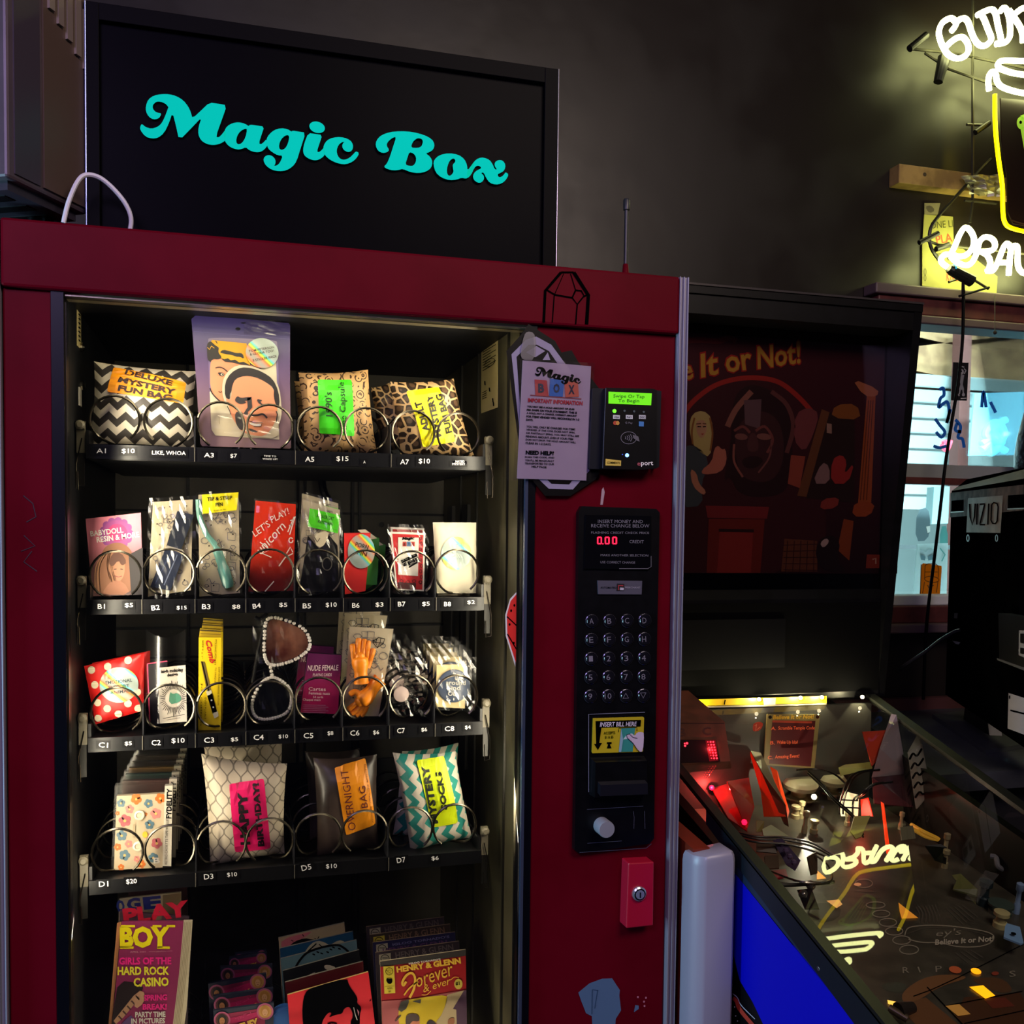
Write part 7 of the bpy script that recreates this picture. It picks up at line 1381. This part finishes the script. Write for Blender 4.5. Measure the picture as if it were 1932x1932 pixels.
b = MB(Y2, K(1640, 540, 3.0186)); b.tube(catmull([b.P(q) for q in ((425, 880), (440, 910), (460, 880), (440, 930), (415, 900))], 5), .012, mat('ff3a50', .4, 0, 3), 8); tag(b.build('pink_neon', None, loc=b.P((440, 900)), smooth=True), 'small pink-red neon curl seen through the window', 'neon sign')
b = MB(2.35, K(1640, 540, 3.0186)); b.card([(600, 610), (900, 600), (900, 960), (570, 965)], .01, mat('88cfe8', .4)); tag(b.build('pale_board', None, loc=b.P((720, 960))), 'pale blue panel behind the cyan neon squiggle', 'panel')
b = MB(1.75, K(1680, 860, 3.218)); b.card([(265, 190), (360, 185), (350, 410), (250, 415)], .04, mat('7c9496', .4)); tag(b.build('grey_box', None, loc=b.P((300, 415))), 'grey-green rounded box on the far side of the lower window pane', 'box')
b = MB(1.9, K(1680, 860, 3.218)); b.card([(400, 70), (535, 75), (530, 150), (400, 160)], .03, mat('a8e4e8', .4)); tag(b.build('pale_box', None, loc=b.P((460, 155))), 'bright pale aqua box above the grey box beyond the window', 'box')
b = MB(1.6, K(1680, 860, 3.218)); b.sm([(160, 330), (230, 310), (245, 420), (225, 515), (150, 520)], mat('6a7a80', .4), 0); b.poly([(216, 430), (240, 425), (240, 460), (225, 470)], WHT, 2); b.sm([(300, 430), (350, 425), (345, 640), (300, 640)], mat('5a9a94', .5), 0); b.box(1.7, 1.55, 1.42, 2.6, 1.62, 1.435, mat('4c5254', .5)); tag(b.build('back_shelf', None, loc=(2.1, 1.58, 1.43)), 'thin dark shelf of grey and teal shapes behind the lower pane', 'shelf')
b = MB(1.3, K(1680, 860, 3.218)); b.card([(165, 535), (350, 530), (340, 880), (135, 885)], .004, thru('e0ecec')); b.sm([(180, 560), (210, 590), (240, 560), (268, 590), (250, 640), (215, 620), (180, 640)], mat('a8bcc0', .5), 2); b.poly([(182, 598), (212, 612), (208, 636), (184, 630)], mat('5a7a84', .5), 4); b.poly([(225, 612), (262, 598), (258, 630), (228, 636)], mat('5a7a84', .5), 4); b.line([(300, 560), (330, 600), (310, 640)], 8, mat('5a9a94', .5), 3); tag(b.build('owl_poster', None, loc=b.P((240, 880))), 'pale poster with two grey eye shapes above the orange chair sticker', 'poster')
# ---- counter and television
ct = thing('counter', 'dark counter with a reddish back edge behind the pinball machine', 'counter', (2.2, .7, 0))
b = MB(); b.box(1.46, .28, .91, 3.2, YW-.005, .95, noisy('counter_top', '3a3d40', '2c2e31', 6, .45)); b.build('worktop', ct)
b = MB(); b.box(1.5, .34, 0, 3.16, YW-.02, .91, mat('141316', .6)); b.build('base', ct)
b = MB(); b.box(1.46, YW-.03, .95, 3.2, YW-.005, .985, mat('4a2a28', .5)); b.build('back_edge', ct)
TVE = Vector((.451, .8925, 0)); TVN = Vector((-.8925, .451, 0)); q0 = aty(1786, 1100, .80)
K8b = K(1680, 860, 3.218)
def tvp(q): return onpl(*K8b(q), q0, TVN)
P1 = tvp((350, 900)); zt_ = tvp((362, 215)).z; zb_ = tvp((320, 1440)).z
tv = thing('television', 'black television on a stand, turned so that its back faces the room, on the counter', 'television', Vector((P1.x-.25*TVE.x, P1.y-.25*TVE.y, .95)))
def tv_pt(s_, z, d=0.): return Vector((P1.x, P1.y, z)) - TVE*s_ - TVN*d
LTV = .62; TVB = noisy('television_shell', '020203', '040405', 18, .8, spec=.0)
b = MB()
b.prism([tv_pt(0, zb_), tv_pt(0, zt_), tv_pt(.02, zt_+.012, .012), tv_pt(.03, zt_+.03, .03), tv_pt(LTV, zt_+.03, .03), tv_pt(LTV, zb_-.02, .03), tv_pt(.05, zb_-.02, .03)], -TVN*.04, TVB)
b.prism([tv_pt(0, zt_), tv_pt(LTV, zt_), tv_pt(LTV, zb_), tv_pt(.015, zb_)], -TVN*.03, TVB)
b.prism([tv_pt(0, zt_, 0), tv_pt(LTV, zt_, 0), tv_pt(LTV, zt_+.03, .032), tv_pt(.035, zt_+.03, .032)], -TVN*.004, noisy('lit_shell_bevel', '4a4e48', '404440', 20, .55, spec=.2)); b.build('shell', tv)  # bevel's paler green-grey holds the neon's light in its colour
b = MB().plane(q0+TVN*.001, TVN); b.k = K8b
b.poly([(365, 225), (811, 175), (811, 330), (362, 375)], noisy('brushed_shell', '6a5444', '4a3a30', 30, .6, spec=.1), 1)
b.build('shell_band', tv); b = MB().plane(q0+TVN*.001, TVN); b.k = K8b
b.poly([(374, 272), (447, 266), (445, 335), (372, 340)], mat('020203', .9, 0, 0, .0), 3); b.poly([(368, 340), (448, 335), (448, 341), (368, 346)], mat('9a9080', .3, .5), 4); b.build('vent_slot', tv); b = MB().plane(q0+TVN*.001, TVN); b.k = K8b
b.poly([(717, 240), (840, 232), (840, 315), (715, 320)], mat('020203', .9, 0, 0, .0), 3); b.poly([(713, 320), (840, 314), (840, 322), (713, 327)], mat('9a9080', .3, .5), 4)
b.build('vent_slot', tv); b = MB().plane(q0+TVN*.001, TVN); b.k = K8b
b.poly([(475, 258), (687, 240), (672, 468), (464, 465)], noisy('logo_plate', 'a08468', '8a7056', 20, .5, .2), 4)
SL = mat('1c1814', .8, 0, 0, 0)
for p in ([(487, 292), (491, 370), (504, 420), (517, 370), (522, 290)], [(535, 290), (531, 418)], [(550, 294), (580, 292), (578, 300), (552, 410), (550, 418), (582, 418)], [(604, 290), (599, 418)], [(622, 296), (635, 284), (655, 290), (662, 310), (656, 395), (645, 412), (628, 410), (618, 390), (622, 296)]): b.line(p, 9, SL, 8)
b.build('logo_plate', tv)
for x in (473, 647): b = MB().plane(q0+TVN*.001, TVN); b.k = K8b; b.line(ell(x, 500, 7, 20, 14), 5, mat('a8a8a4', .3, .5), 3, True); b.build('screw_hole', tv)
b = MB().plane(q0+TVN*.001, TVN); b.k = K8b; b.poly([(390, 955), (412, 955), (408, 988), (388, 985)], mat('3a3c40', .4), 3); b.poly([(375, 1122), (428, 1132), (418, 1145), (400, 1143)], mat('8a8c8a', .4), 3); b.build('cable_clip', tv)
b = MB().plane(q0+TVN*.03, TVN); b.k = K8b; Pq = [b.P(q) for q in ((655, 955), (900, 1000), (900, 1330), (660, 1230))]; b.prism(Pq, -TVN*.028, mat('08090d', .35)); b.poly([(648, 1228), (830, 1290), (830, 1310), (650, 1240)], mat('4a4c50', .4), 2)
b.poly([(782, 1060), (840, 1062), (840, 1235), (780, 1210)], mat('8a8c90', .4), 2); b.poly([(792, 1080), (815, 1080), (815, 1140), (792, 1135)], BLK, 4); b.poly([(792, 1165), (815, 1168), (815, 1205), (792, 1200)], BLK, 4); b.build('port_box', tv)
b = MB(); c = atz(*K8b((600, 1560)), .96); A = atz(*K8b((255, 1568)), .962); B_ = atz(*K8b((580, 1785)), .962); Cc = atz(*K8b((840, 1745)), .962); Dd = A+(Cc-B_); b.prism([A, B_, Cc, Dd], (0, 0, -.0125), mat('3a3e3c', .4)); b.build('stand_base', tv)
mid = (A+Cc)/2; b = MB(); e1 = (B_-A).normalized(); b.prism([Vector((mid.x, mid.y, .961))+e1*.10, Vector((mid.x, mid.y, .961))-e1*.12, Vector((mid.x, mid.y, zb_))-e1*.10, Vector((mid.x, mid.y, zb_))+e1*.06], -TVN*.03, mat('101114', .4)); b.build('stand_neck', tv)
b = MB(); b.plane(tv_pt(.2, 1.0, -.05), TVN); b.k = K8b; b.poly([(718, 1440), (830, 1475), (830, 1700), (712, 1655)], mat('7c7884', .6), 1); b.line([(730, 1545), (830, 1570)], 10, INK, 2); b.line([(726, 1455), (726, 1475)], 8, INK, 2); b.build('spec_label', tv)
b = MB(); P_ = [aty(*K8b(q), y) for q, y in (((430, 1058), .70), ((380, 1072), .66), ((300, 1120), .66), ((210, 1190), .66), (( 90, 1270), .68), ((40, 1310), .72))]; P_[0] = tvp((430, 1058))+TVN*.002; b.tube(catmull(P_, 5), .0045, mat('1a1a1c', .35), 8); tag(b.build('video_cable', None, loc=P_[-1], smooth=True), 'black cord running from the back of the television towards the pinball machine', 'cord')
# bottle-shaped dark glossy wrapper behind the television
bc = aty(1938, 1080, .93); b = MB(); bz = 1.19; bh = aty(1932, 722, .93).z-bz; R_ = .058
bb = thing('black_bottle', 'tall glossy black bottle on the window ledge, behind the television', 'bottle', (bc.x+.01, .925, bz))
b.lathe((bc.x+.01, .925, bz), [(R_*.9, 0), (R_, .01), (R_, bh*.70), (R_*.9, bh*.78), (R_*.62, bh*.88), (R_*.36, bh*.93), (R_*.34, bh*.965)], noisy('bottle_glass', '0a0c10', '1a1c1e', 60, .15, 0, .4, .6, .5), (0, 0, 1), 28); b.build('body', bb, smooth=True)
b = MB(); b.lathe((bc.x+.01, .925, bz), [(R_*.30, bh*.96), (R_*.42, bh*.965), (R_*.42, bh*.995), (R_*.30, bh)], mat('1c1e20', .25, .5), (0, 0, 1), 20); b.build('cap', bb, smooth=True)
